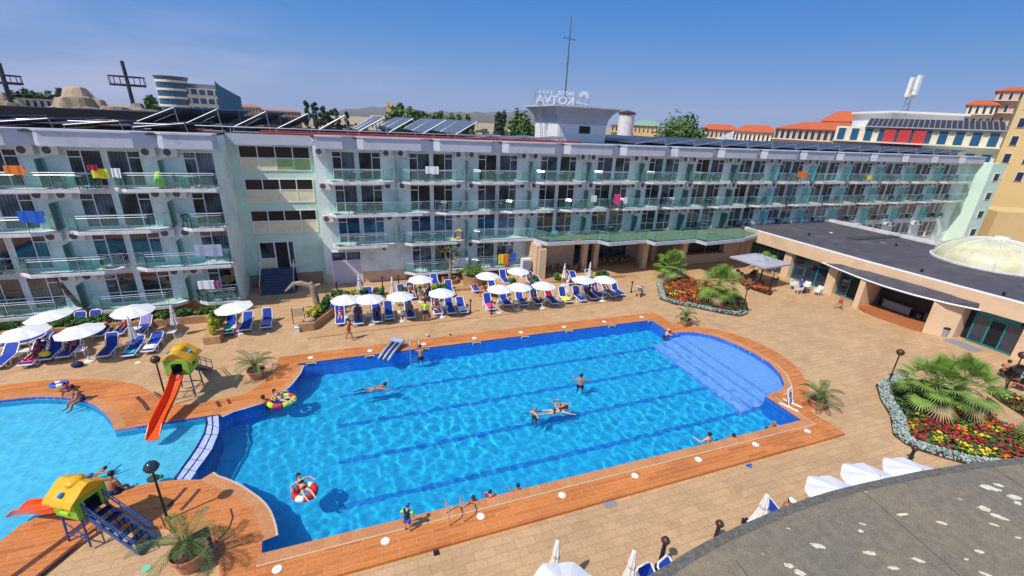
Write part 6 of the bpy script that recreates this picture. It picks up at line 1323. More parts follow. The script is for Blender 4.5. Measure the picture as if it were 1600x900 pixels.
# slide houses ---------------------------------------------------
def slide_house(o, rz, slide_dir, label, stairs=True, s=1.0, sl_len=2.6, sl_drop=1.35, hb=1.35, zbase=DZ):
    """green play house on blue legs; local +X is the stair side, -X the slide side"""
    t = thing('slide_house', label, 'play house', tuple(o), rz, 'play houses with orange slides'); hw, hd, hh = .62*s, .62*s, .95*s; Z = hb
    L0 = lambda m, n, mt, par=t, smooth=False: m.build(n, M[mt], par, world=False, smooth=smooth)
    legs = MB()
    for a in (-1, 1):
        for b in (-1, 1): L0(MB().tube([(a*hw*.98, b*hd*.98, 0), (a*hw*.86, b*hd*.86, Z)], .035, 6), 'leg', 'blue_metal')
    m = MB()
    for b in (-1, 1): m.tube([(-hw*.95, b*hd*.95, Z*.25), (hw*.95, b*hd*.95, Z*.25)], .022, 5).tube([(-hw*.9, b*hd*.9, Z*.7), (hw*.9, b*hd*.9, Z*.25)], .018, 5)
    for a in (-1, 1): m.tube([(a*hw*.95, -hd*.95, Z*.25), (a*hw*.95, hd*.95, Z*.25)], .022, 5)
    L0(m, 'brace', 'blue_metal'); L0(MB().box(0, 0, Z, hw*2, hd*2, .08), 'platform', 'blue_dark')
    w = MB(); th = .05
    for b in (-1, 1):      # side walls with a window hole
        y = b*hd
        w.bx(-hw, -hw*.3, y-th/2, y+th/2, Z, Z+hh).bx(hw*.3, hw, y-th/2, y+th/2, Z, Z+hh).bx(-hw*.3, hw*.3, y-th/2, y+th/2, Z, Z+hh*.34).bx(-hw*.3, hw*.3, y-th/2, y+th/2, Z+hh*.72, Z+hh)
    for a in (-1, 1):      # end walls with an opening
        x = a*hw; w.bx(x-th/2, x+th/2, -hd, -hd*.48, Z, Z+hh).bx(x-th/2, x+th/2, hd*.48, hd, Z, Z+hh).bx(x-th/2, x+th/2, -hd*.48, hd*.48, Z+hh*.8, Z+hh)
    L0(w, 'wall', 'green_plastic')
    for b in (-1, 1): L0(MB().box(0, b*(hd+.05), Z+hh*.70, hw*.75, .08, .1).ball((0, b*(hd+.05), Z+hh*.74), hw*.38, 8, (1, .3, .35)), 'window_hood', 'purple'); L0(MB().box(0, b*(hd+.05), Z+hh*.33, hw*.7, .08, .06), 'window_ledge', 'lime')
    r = MB(); prof = [(-1.42, -.08), (-1.2, .10), (-.75, .34), (-.35, .58), (0, .68), (.35, .58), (.75, .34), (1.2, .10), (1.42, -.08)]; n0 = len(r.v)
    for (u, z) in prof:
        for v, k in ((-1.22, 0), (-.6, .02), (0, -.01), (.6, .02), (1.22, 0)): r.v.append(Vector((v*hw, u*hd, Z+hh+z*s*.85+k)))
    for i in range(len(prof)-1):
        for k in range(4): q = n0+i*5+k; r.f.append((q, q+1, q+6, q+5))
    n1 = len(r.v); r.v += [v-Vector((0, 0, .07)) for v in r.v[n0:n1]]; r.f += [tuple(i+n1-n0 for i in f)[::-1] for f in r.f]
    for i in range(len(prof)-1):
        for k in (0, 4): a = n0+i*5+k; r.f.append((a, a+5, a+5+n1-n0, a+n1-n0) if k else (a+5, a, a+n1-n0, a+5+n1-n0))
    for k in range(4): a = n0+k; r.f.append((a, a+n1-n0, a+1+n1-n0, a+1)); a = n0+(len(prof)-1)*5+k; r.f.append((a, a+1, a+1+n1-n0, a+n1-n0))
    ro = L0(r, 'roof', 'yellow_plastic', smooth=False); g_ = MB()
    for v in (-1, 1): n0 = len(g_.v); g_.v += [Vector((v*hw*1.02, -hd*1.1, Z+hh)), Vector((v*hw*1.02, hd*1.1, Z+hh)), Vector((v*hw*1.02, 0, Z+hh+.55*s))]; g_.f.append((n0, n0+1, n0+2))
    g_.tube([(-hw, 0, Z+hh+.4*s), (hw, 0, Z+hh+.4*s)], .03, 4); L0(g_, 'gable', 'yellow_plastic', ro); L0(MB().ball((0, 0, Z+hh+.5*s), .42*s, 14, (.85, .9, .45)), 'roof_bump', 'yellow_plastic', ro, True)
    for b in (-1, 1): L0(MB().ball((0, b*hd*.95, Z+hh+.27*s), .16*s, 10, (.6, .9, .7)), 'skylight', 'blue_plastic', ro)
    L0(MB().bx(-hw*.3, hw*.3, -hd*.9, hd*.9, Z+.05, Z+.07), 'floor_mat', 'blue_dark')
    # slide chute
    sm = MB(); N = 14; prof2 = [(-.30, .22), (-.27, .03), (-.18, -.03), (.18, -.03), (.27, .03), (.30, .22)]; rows = []
    for i in range(N+1):
        q = i/N; x = -hw-sl_len*q; z = Z+.03-sl_drop*(q+.10*math.sin(q*math.pi*2)*.6)-(.10*math.sin(math.pi*q)); zz = max(z, zbase-.0+(.05 if q > .9 else 0)*0-.02 if False else z); f_ = 1-.75*max(0, (q-.85)/.15)
        rows.append([Vector((x-(.10*(1-abs(y)/.3) if q == 1 else 0), y*s*1.05, z+h_*f_*1.1)) for y, h_ in prof2])
    for k_, off in ((0, 0), (1, -.03)):
        b = len(sm.v)
        for row in rows: sm.v += [v+Vector((0, 0, off)) for v in row]
        for i in range(N):
            for k in range(5): q = (b+i*6+k, b+i*6+k+1, b+(i+1)*6+k+1, b+(i+1)*6+k); sm.f.append(q if not k_ else q[::-1])
    so = L0(sm, 'slide', 'orange_plastic', smooth=False); lp_ = MB()
    for k in (0, 5): lp_.tube([row[k] for row in rows], .03, 6)
    lp_.tube(rows[-1], .03, 6); L0(lp_, 'slide_lip', 'orange_plastic', so)
    if stairs:
        sl = 1.75; m = MB(); n = 6
        for b in (-1, 1): m.box(hw+sl/2, b*.30, Z/2-.02, math.hypot(sl, Z), .04, .14, ry=math.atan2(Z, sl))
        L0(m, 'stringer', 'blue_metal'); m = MB()
        for k in range(n): m.box(hw+sl*(k+.6)/n, 0, Z*(1-(k+.75)/n), .24, .56, .04)
        L0(m, 'steps', 'blue_dark')
        for b in (-1, 1):
            m = MB(); a0 = Vector((hw+.02, b*.32, Z)); a1 = Vector((hw+sl, b*.32, .02))
            for h_ in (.55, .38): m.tube([a0+Vector((0, 0, h_)), a1+Vector((-.1, 0, h_+.06))], .022, 5)
            m.tube([a1, a1+Vector((0, 0, .55)), a1+Vector((-.1, 0, .62))], .022, 5); m.tube([a0, a0+Vector((0, 0, .55))], .022, 5)
            for q in (.33, .66): p_ = a0.lerp(a1, q); m.tube([p_, p_+Vector((0, 0, .56))], .018, 5)
            L0(m, 'stair_rail', 'blue_metal')
    return t
slide_house(Vector((-9.26, 15.15, DZ)), -.54, None, 'near yellow roofed play house with blue stairs and an orange slide', hb=1.2, sl_len=3.0, sl_drop=1.2, s=.74)
slide_house(Vector((-8.75, 23.75, DZ)), 1.46, None, 'far yellow roofed play house whose long orange slide runs into the paddling pool', hb=1.35, sl_len=3.2, sl_drop=1.38, s=.82)
# folding sign, notice, small boards
p = g(1236, 634, DZ); t = thing('folding_sign', 'white framed folding sign with a round black symbol at the pool corner', 'sign', tuple(p), .35)
def L1(m, n, mt): return m.build(n, M[mt], t, world=False)
L1(MB().tube([(-.28, 0, 0), (-.28, .3, .95)], .035, 5).tube([(.28, 0, 0), (.28, .3, .95)], .035, 5).tube([(-.28, .3, .95), (.28, .3, .95)], .035, 5).tube([(-.28, -.45, .03), (-.28, .5, .03)], .04, 5).tube([(.28, -.45, .03), (.28, .5, .03)], .04, 5), 'frame', 'white')
bo = MB(); bo.quad((-.25, .075, .30), (.25, .075, .30), (.25, .29, .93), (-.25, .29, .93)); L1(bo, 'board', 'offwhite'); m = MB()
m.tube([(.15*math.cos(a*.4), .185+.14*math.sin(a*.4)*.32, .62+.14*math.sin(a*.4)) for a in range(17)], .018, 4).tube([(-.1, .15, .53), (.1, .21, .72)], .018, 4).tube([(-.16, .10, .38), (.16, .10, .38)], .02, 4); L1(m, 'symbol', 'black')
p = g(318, 865); t = thing('leaning_board', 'dark purple sign board leaning on the largest palm pot', 'board', tuple(p), .5); MB().prism([(-.28, -.02), (.28, -.02), (.28, .02), (-.28, .02)], .05, 1.0).build('panel', M['purple_grey'] if 'purple_grey' in M else mat('purple_grey', (.10, .06, .09), .7, .3, 12), t, world=False); MB().tube([(-.28, .0, .03), (-.5, -.3, 0)], .018, 5).tube([(.28, 0, .03), (.5, -.25, 0)], .018, 5).tube([(-.3, 0, 1), (-.3, 0, 0)], .02, 5).tube([(.3, 0, 1), (.3, 0, 0)], .02, 5).build('frame', M['alu'], t, world=False)
p = g(468, 505); t = thing('easel_board', 'small board on a dark frame beside the wedge planter', 'board', tuple(p), .1); MB().bx(-.35, .35, -.02, .02, .55, 1.15).build('panel', M['beige'], t, world=False); MB().tube([(-.38, 0, 0), (-.38, 0, 1.2)], .03, 5).tube([(.38, 0, 0), (.38, 0, 1.2)], .03, 5).build('frame', M['black'], t, world=False)
p = g(465, 519); tag(MB().box(p.x, p.y, .18, .28, .28, .36).box(p.x, p.y, .38, .32, .32, .04).build('litter_box', M['offwhite']), 'small pale box on the paving left of the wedge planter', 'box')
p = g(792, 428); t = thing('white_freezer', 'tall white shuttered cupboard beside the beige entrance pier', 'cupboard', (15.2, 37.0, 0)); MB().bx(14.8, 15.7, 36.9, 37.4, 0, 1.9).build('body', M['white'], t)
m = MB()
for k in range(9): m.bx(14.85, 15.65, 36.86, 36.9, .2+k*.18, .3+k*.18)
m.build('shutter', M['grey'], t); t.name = 'white_cupboard'
p = g(838, 430)
# pushchair
p = g(1000, 462); t = thing('pushchair', 'empty grey pushchair parked right of the lounger rows', 'pushchair', tuple(p), .6)
for a, b in ((-.35, -.2), (-.35, .2), (.4, 0)): MB().tube([(a, b-.03, .13), (a, b+.03, .13)], .13, 12).build('wheel', M['black'], t, world=False)
MB().tube([(-.35, -.2, .15), (.4, 0, .15), (-.35, .2, .15)], .02, 5).tube([(.35, -.2, .2), (-.3, -.22, .75), (-.6, -.22, 1.0), (-.6, .22, 1.0), (-.3, .22, .75), (.35, .2, .2)], .02, 5).build('frame', M['alu'], t, world=False); MB().box(0, 0, .45, .5, .36, .06).box(-.2, 0, .65, .08, .36, .4, ry=-.4).build('seat', M['grey'], t, world=False); MB().ball((-.1, 0, .85), .3, 10, (1, .7, .5)).build('hood', M['grey'], t, world=False)
# small pool side things
p = g(668, 526); tag(MB().ball(p+Vector((0, 0, .12)), .12, 12).build('ball', M['beige']), 'small beige ball on the paving above the far pool edge', 'ball'); p = g(704, 524); tag(MB().ball(p+Vector((0, 0, .06)), .07, 8, (1.4, .8, .7)).build('ball', M['black']), 'tiny dark ball on the paving right of the beige ball', 'ball')
p = g(1170, 729); m = MB()
for k in range(2): m.box(p.x+.1*k, p.y+.06*k, .02, .10, .26, .03, rz=.6+1.1*k)
tag(m.build('flip_flops', M['blue']), 'blue and white flip flops on the paving below the near deck', 'shoes')
for i, (x, y) in enumerate(((1161, 815), (1177, 808))):
    p = g(x, y); m = MB().box(p.x, p.y, .03, .12, .28, .05, rz=-.9); m.box(p.x+.14, p.y-.03, .03, .12, .28, .05, rz=-.9); tag(m.build('slippers', M['black']), ('black slippers on the paving beside the stout bollard lamp', 'black slippers at the foot of the closed cream umbrella')[i], 'shoes')
for i, (x, y, lb) in enumerate(((215, 567, 'white paper plate on the paving behind the far lamp'), (141, 566, 'white scrap on the paving right of the left front table'), (419, 521, 'white cup on the paving by the lilac towel lounger'), (229, 889, 'crumpled pale green wrapper left of the largest palm pot'))):
    p = g(x, y); tag(MB().lathe([(0, 0), (.12, 0), (.14, .02), (0, .025)], 8, tuple(p)).build('litter', M['white' if i < 3 else 'mintgreen']), lb, 'litter')
# inflatables
def ring_float(p, R1, r1, mats, label, z=-.02, parts=8, sq=(1, 1), tilt=0, rz=0):
    t = thing('swim_ring', label, 'swim ring', (p.x, p.y, z), rz)
    for k in range(parts):
        m = MB(); a0 = 2*math.pi*k/parts; a1 = 2*math.pi*(k+1)/parts; m.tube([(R1*sq[0]*math.cos(a), R1*sq[1]*math.sin(a), r1*.75) for a in [a0+(a1-a0)*i/4 for i in range(5)]], r1, 10); m.build('ring_segment', M[mats[k % len(mats)]], t, world=False, smooth=True)
    return t
ring_float(g(477, 771), .36, .13, ['red', 'white', 'red', 'red'], 'red and white swim ring carrying a girl near the left pool end')
ring_float(g(441, 628), .52, .13, ['red', 'lime', 'lime', 'red', 'lime'], 'large red and green swim ring by the far curved edge', sq=(1.1, .85), rz=.2)
p = g(612, 546, .25); t = thing('float_mattress', 'silver and blue inflatable mattress leaning over the far pool edge', 'air mattress', tuple(p), -.62)
for k in range(5): MB().tube([(-.32+.16*k, -1.0, -.18), (-.32+.16*k, -.3, .05), (-.32+.16*k, .55, .18)], .085, 8).build('air_tube', M['silver_blue' if k % 2 == 0 else 'navy'], t, world=False, smooth=True)
MB().box(0, .72, .26, .85, .34, .18, rx=.2).build('pillow', M['silver_blue'], t, world=False)
p = g(96, 611, DZ); ring_float(p, .24, .09, ['blue', 'blue', 'white', 'blue'], 'blue and white swim ring held by the child at the paddling pool', z=DZ+.35, sq=(1.3, .8)); 
p = g(240, 748); t = thing('toy_turtle', 'dark green toy turtle floating behind the black globe lamp', 'toy', (p.x, p.y, 0)); MB().ball((0, 0, .02), .2, 10, (1.2, 1, .5)).build('shell', M['leaf_dark'], t, world=False); MB().ball((.27, 0, .04), .08, 8).build('head', M['leaf_bush'], t, world=False)
# washing and beach things on the balconies
def drape(x, Y, z, w, h, mt, label, name='towel'):
    m = MB(); n = 6
    for i in range(n+1): u = i/n*w-w/2; d = .02*math.sin(i*2.1); m.v += [Vector((x+u, Y-.05-d, z)), Vector((x+u, Y-.07-d, z-h*(1-.05*math.sin(i)))), Vector((x+u, Y+.04, z)), Vector((x+u, Y+.05, z-h*.4))]
    for i in range(n): k = 4*i; m.f += [(k+1, k+5, k+4, k), (k, k+4, k+6, k+2), (k+2, k+6, k+7, k+3)]
    tag(m.build(name, M[mt]), label, 'towel', 'towels and toys on the balconies')
for (x, y, Y, w, h, mt, lb) in ((22, 263, 34.45, .9, .5, 'orange', 'orange towel on the top floor rail at the far left'), (181, 267, 34.45, .45, .55, 'white', 'white towel on the top floor rail of the left wing'), (156, 268, 34.6, .8, .55, 'yellow', 'yellow towel behind the top rail of the left wing'), (145, 262, 34.45, .5, .3, 'maroon', 'dark red towel on the top rail of the left wing'), (48, 334, 34.45, 1.2, .7, 'blue', 'blue towel on the second floor rail at the left'),
    (325, 386, 34.45, 1.6, .8, 'silver_blue', 'striped towels on the first floor rail near the tower'), (322, 442, 34.45, 1.0, .6, 'white', 'white towel on the lowest left wing rail'), (340, 442, 34.45, .5, .5, 'purple', 'purple cloth on the lowest left wing rail'), (675, 263, 37.75, 1.1, .6, 'white', 'white towels on the top rail of the second bay'), (965, 306, 37.75, .75, 1.0, 'pink', 'bright pink towel hanging on the second floor of the fifth bay'), (928, 308, 37.75, .6, .6, 'offwhite', 'white towel left of the bright pink towel'), (977, 311, 37.75, .4, .6, 'offwhite', 'white towel right of the bright pink towel'),
    (1254, 270, 37.75, 1.5, .7, 'orange', 'orange towel hanging on the top rail far along the long wing'), (1358, 276, 37.75, .8, .5, 'yellow', 'yellow towel on the top rail near the far end'), (902, 377, 36.3, .9, .45, 'orange', 'orange towel hanging over the terrace rail'), (866, 363, 36.5, .6, .6, 'turquoise', 'turquoise towel on the first floor terrace'), (719, 406, 37.75, 1.5, .8, 'white', 'white towels on the ground floor rail of the third bay'), (790, 400, 37.75, .5, 1.0, 'orange', 'orange towel on the ground floor rail by the entrance pier'), (785, 400, 37.78, .8, .9, 'yellow', 'yellow towel behind the orange one on the ground floor'), (802, 398, 37.75, .5, .8, 'blue', 'blue towel on the ground floor rail by the entrance pier')):
    p = fy(x, y, Y); drape(p.x, Y, p.z+.15, w, h, mt, lb)
p = fy(716, 366, 37.9); t = ring_float(Vector((p.x, 37.9, 0)), .36, .12, ['red', 'lime', 'orange', 'blue'], 'colourful swim ring hanging on the first floor of the second bay', z=p.z); t.rotation_euler = (1.57, 0, 0)
p = fy(245, 272, 34.7); tag(MB().lathe([(.0, 0), (.22, .05), (.3, .5), (.2, .9), (.14, 1.0), (0, 1.05)], 10, (p.x, 34.9, 8.97)).build('green_float', M['lime']), 'bright green inflatable standing on the top left wing balcony', 'float', 'towels and toys on the balconies')
# terrace furniture: dark wicker chairs near the lobby and by the grey parasol
def wicker_chair(x, y, z, rz, label, mt='wicker', grp='dark wicker chairs by the buildings'):
    t = thing('wicker_chair', label, 'chair', (x, y, z), rz, grp); MB().box(0, 0, .42, .5, .5, .1).build('seat', M[mt], t, world=False); MB().box(0, .24, .68, .5, .07, .5, rx=-.15).build('backrest', M[mt], t, world=False)
    for a in (-1, 1): MB().box(a*.26, 0, .58, .05, .5, .28).build('armrest', M[mt], t, world=False)
    for a in (-1, 1):
        for b in (-1, 1): MB().tube([(a*.22, b*.2, 0), (a*.22, b*.2, .4)], .025, 5).build('leg', M[mt], t, world=False)
for i in range(6): wicker_chair(17.4+i*.85, 37.6+.2*(i % 2), 0, (.6, -2.4, .2)[i % 3], f'dark wicker chair under the terrace, {ORD[i]} from the beige entrance pier')
for i in range(6): wicker_chair(24.3+i*.75, 38.9+.3*(i % 2), 0, (1.2, -1.5)[i % 2], f'dark wicker chair in the hall shade, {ORD[i]} right of the glass doors')
for i, (x, y, rz) in enumerate(((35.9, 30.9, 1.0), (36.8, 32.0, .1), (38.3, 31.6, -1.2), (37.2, 29.2, 2.8), (38.6, 29.4, -2.3), (35.8, 29.6, 1.6))): wicker_chair(x, y, 0, rz, f'dark wicker chair under the grey parasol, {ORD[i]} from the flower strip')
for i, (x, y, rz) in enumerate(((39.8, 28.2, .3), (40.6, 27.5, -1.2), (40.6, 26.3, -1.5), (39.2, 27.2, 1.3))): wicker_chair(x, y, 0, rz, ('pale wicker chair left of the man in blue', 'pale wicker chair behind the man in blue', 'pale wicker chair right of the man in blue', 'pale wicker chair nearest the globe lamp')[i], 'offwhite', 'pale wicker chairs by the restaurant')
t = thing('bistro_table', 'small round table between the pale wicker chairs', 'table', (40.0, 27.2, 0)); MB().lathe([(0, .70), (.4, .70), (.4, .74), (0, .74)], 18, (40, 27.2, 0)).build('table_top', M['offwhite'], t); MB().tube([(40, 27.2, 0), (40, 27.2, .7)], .04, 6).lathe([(0, 0), (.25, 0), (.25, .03), (0, .04)], 12, (40, 27.2, 0)).build('pedestal', M['black'], t)
t = thing('bistro_table', 'round table beneath the large grey parasol', 'table', (37.0, 30.6, 0)); MB().lathe([(0, .70), (.45, .70), (.45, .74), (0, .74)], 18, (37, 30.6, 0)).build('table_top', M['wicker'], t); MB().tube([(37.05, 30.6, 0), (37.05, 30.6, .7)], .05, 6).build('pedestal', M['black'], t)
for i, (x, y) in enumerate(((1592, 607), (1585, 590), (1575, 597))): p = g(x, y); wicker_chair(p.x+.4, p.y, 0, (-1.2, 2.0, .5)[i], ('steel framed chair at the diners table, nearest', 'dark chair at the diners table, farthest', 'dark chair at the diners table, in the middle')[i], ('alu', 'black', 'black')[i], 'chairs of the diners')
p = g(1590, 596); t = thing('diners_table', 'dark clothed table at the right picture edge', 'table', (p.x, p.y, 0)); MB().box(0, 0, .74, 1.2, 1.2, .04).build('table_top', M['black'], t, world=False); MB().box(0, 0, .5, 1.1, 1.1, .44).build('cloth', M['black'], t, world=False); MB().tube([(0, 0, 0), (0, 0, .3)], .05, 6).build('pedestal', M['black'], t, world=False)
# ================================================================ PEOPLE
BODY = {}
def body_mesh(pose):
    """one continuous skinned figure, facing -Y; returns mesh and joints"""
    if pose in BODY: return BODY[pose]
    V = Vector; J = {}
    def fk(pel, tor, ua, fa, th, sh, head=(0, -.05, 1), side=V((1, 0, 0)), ftd=None):
        pel = V(pel); tor = V(tor).normalized(); J['pel'] = pel; J['belly'] = pel+tor*.16; J['chest'] = pel+tor*.36; J['neck'] = pel+tor*.50; hd = V(head).normalized(); J['jaw'] = J['neck']+hd*.10; J['head'] = J['neck']+hd*.19; J['crown'] = J['neck']+hd*.25
        J['hd'] = hd
        for k, s in (('R', -1), ('L', 1)):
            i = 0 if s < 0 else 1; sh_ = J['neck']-tor*.05+side*s*.17; J['sh'+k] = sh_; J['el'+k] = sh_+V(ua[i]).normalized()*.28; J['wr'+k] = J['el'+k]+V(fa[i]).normalized()*.25; J['fd'+k] = V(fa[i]).normalized()
            hp = pel+side*s*.095-tor*.03; J['hp'+k] = hp; J['kn'+k] = hp+V(th[i]).normalized()*.43; J['an'+k] = J['kn'+k]+V(sh[i]).normalized()*.41; fdir = V(ftd[i]) if ftd else V((0, -1, -.15)); J['to'+k] = J['an'+k]+fdir.normalized()*.17
    dn = (0, 0, -1)
    if pose == 'stand': fk((0, 0, .92), (0, .03, 1), [(-.25, .05, -1), (.25, .05, -1)], [(-.1, -.25, -1), (.1, -.25, -1)], [(-.05, -.02, -1), (.05, -.02, -1)], [(0, .03, -1), (0, .03, -1)])
    elif pose == 'walk': fk((0, 0, .90), (0, -.06, 1), [(-.2, .45, -1), (.2, -.45, -1)], [(-.05, .1, -1), (.05, -.7, -.7)], [(-.03, -.42, -1), (.03, .32, -1)], [(0, -.1, -1), (0, .62, -1)])
    elif pose == 'child': fk((0, 0, .90), (0, -.15, 1), [(-.7, -.1, -.8), (.7, .0, -.8)], [(.3, -.3, -1), (-.1, -.2, -1)], [(-.1, .05, -1), (.1, -.05, -1)], [(0, .05, -1), (0, .05, -1)], head=(0, -.5, 1))
    elif pose == 'recline': fk((0, 0, .45), (0, .72, .70), [(-.3, .0, -.9), (.3, .0, -.9)], [(-.1, -.9, .1), (.2, -.9, .1)], [(-.08, -1, .05), (.08, -1, .05)], [(0, -1, -.05), (0, -1, -.05)], head=(0, .5, 1), ftd=[(0, -.4, .9)]*2)
    elif pose == 'knees': fk((0, 0, .45), (0, .80, .55), [(-.4, .1, -.5), (.4, .1, -.5)], [(.3, -.6, .6), (-.3, -.6, .6)], [(-.08, -.75, .65), (.12, -.8, .5)], [(0, -.55, -.85), (0, -.75, -.66)], head=(0, .6, 1))
    elif pose == 'sit': fk((0, 0, .48), (0, -.22, 1), [(-.3, -.5, -.8), (.3, -.5, -.8)], [(.2, -1, -.2), (-.2, -1, -.2)], [(-.25, -1, 0), (.25, -1, 0)], [(0, -.1, -1), (0, -.1, -1)], head=(0, -.35, 1))
    elif pose == 'edge': fk((0, 0, .10), (0, -.25, 1), [(-.35, -.1, -1), (.35, -.5, -1)], [(-.1, -.3, -1), (.2, -1, -.3)], [(-.15, -1, -.05), (.15, -1, -.05)], [(0, -.35, -1), (0, -.35, -1)], head=(0, -.4, 1))
    elif pose == 'wade': fk((0, 0, .90), (0, -.08, 1), [(-.6, -.3, -.6), (.6, -.2, -.6)], [(-.5, -.9, -.1), (.3, -.9, .1)], [(-.1, 0, -1), (.1, .0, -1)], [(0, .08, -1), (0, .08, -1)])
    elif pose == 'lean': fk((0, .12, .90), (0, -.30, 1), [(-.5, -.8, -.15), (.5, -.8, -.15)], [(.9, -.4, .05), (-.9, -.4, .05)], [(-.06, 0, -1), (.06, .0, -1)], [(0, .1, -1), (0, .1, -1)], head=(.1, -.35, 1))
    elif pose == 'swim': fk((0, 0, 0), (0, -1, .16), [(-.7, -.9, .0), (.7, -.9, .0)], [(-.2, -1, -.1), (.5, -.8, -.1)], [(-.12, 1, -.1), (.12, 1, -.05)], [(0, 1, .1), (0, 1, -.1)], head=(0, -.85, .75), ftd=[(0, 1, -.2)]*2)
    elif pose == 'float': fk((0, .1, .05), (0, .85, .55), [(-.9, -.1, -.15), (.9, -.1, -.15)], [(-.2, -.9, .1), (.2, -.9, .1)], [(-.18, -1, .3), (.18, -1, .3)], [(.1, -1, -.25), (.05, -1, -.35)], head=(0, .4, 1), ftd=[(0, -.7, .5)]*2)
    vs = []; es = []; rs = []
    def add(p, r, par=None): vs.append(tuple(p)); rs.append(r if isinstance(r, tuple) else (r, r)); (es.append((par, len(vs)-1)) if par is not None else None); return len(vs)-1
    pl = add(J['pel'], (.135, .105)); be = add(J['belly'], (.125, .095), pl); ch = add(J['chest'], (.15, .11), be); ne = add(J['neck'], (.062, .06), ch); ja = add(J['jaw'], .068, ne); he = add(J['head'], (.086, .095), ja); cr = add(J['crown'], .07, he)
    fwd = Vector((0, -1, 0)); fwd = (fwd-J['hd']*fwd.dot(J['hd'])).normalized(); add(J['head']-J['hd']*.02+fwd*.105, .014, he)
    for k, s in (('R', -1), ('L', 1)):
        a = add(J['sh'+k], .062, ch); mid_ = J['sh'+k].lerp(J['el'+k], .5); b0 = add(mid_, .048, a); b = add(J['el'+k], .040, b0); b1 = add(J['el'+k].lerp(J['wr'+k], .4), .038, b); c = add(J['wr'+k], .026, b1); d = J['fd'+k]; pm = J['wr'+k]+d*.055; c2 = add(pm, (.036, .022), c)
        sd_ = d.cross(Vector((0, 0, 1)) if abs(d.z) < .9 else Vector((0, 1, 0))).normalized(); nn = d.cross(sd_)*(-s)
        for q, ln in ((-.028, .05), (-.010, .062), (.010, .06), (.028, .046)): f1 = add(pm+sd_*q+d*.045, .0095, c2); f2 = add(pm+sd_*q*1.2+d*(.045+ln*.55)+nn*.008, .0085, f1); add(pm+sd_*q*1.2+d*(.045+ln*.9)+nn*.022, .007, f2)
        th_ = add(pm+sd_*s*.045+d*.0, .011, c2); add(pm+sd_*s*.062+d*.035, .009, th_)
        h_ = add(J['hp'+k], .098, pl); k0 = add(J['hp'+k].lerp(J['kn'+k], .5), .078, h_); kn = add(J['kn'+k], .055, k0); k1 = add(J['kn'+k].lerp(J['an'+k], .35), .056, kn); an_ = add(J['an'+k], .036, k1); add(J['an'+k].lerp(J['to'+k], .55), .036, an_); add(J['to'+k], .028, len(vs)-1)
    me = bpy.data.meshes.new('person'); me.from_pydata(vs, es, []); o = bpy.data.objects.new('tmp', me); COL.objects.link(o); md = o.modifiers.new('s', 'SKIN'); md.use_smooth_shade = True
    for i, r in enumerate(rs): me.skin_vertices[0].data[i].radius = r; me.skin_vertices[0].data[i].use_root = (i == 0)
    sb = o.modifiers.new('d', 'SUBSURF'); sb.levels = 1; sb.render_levels = 1; bpy.context.view_layer.update()
    out = bpy.data.meshes.new_from_object(o.evaluated_get(bpy.context.evaluated_depsgraph_get())); bpy.data.objects.remove(o); out.name = 'person'
    out.materials.clear(); out.materials.append(M['skin_tan']); BODY[pose] = (out, dict(J)); return BODY[pose]
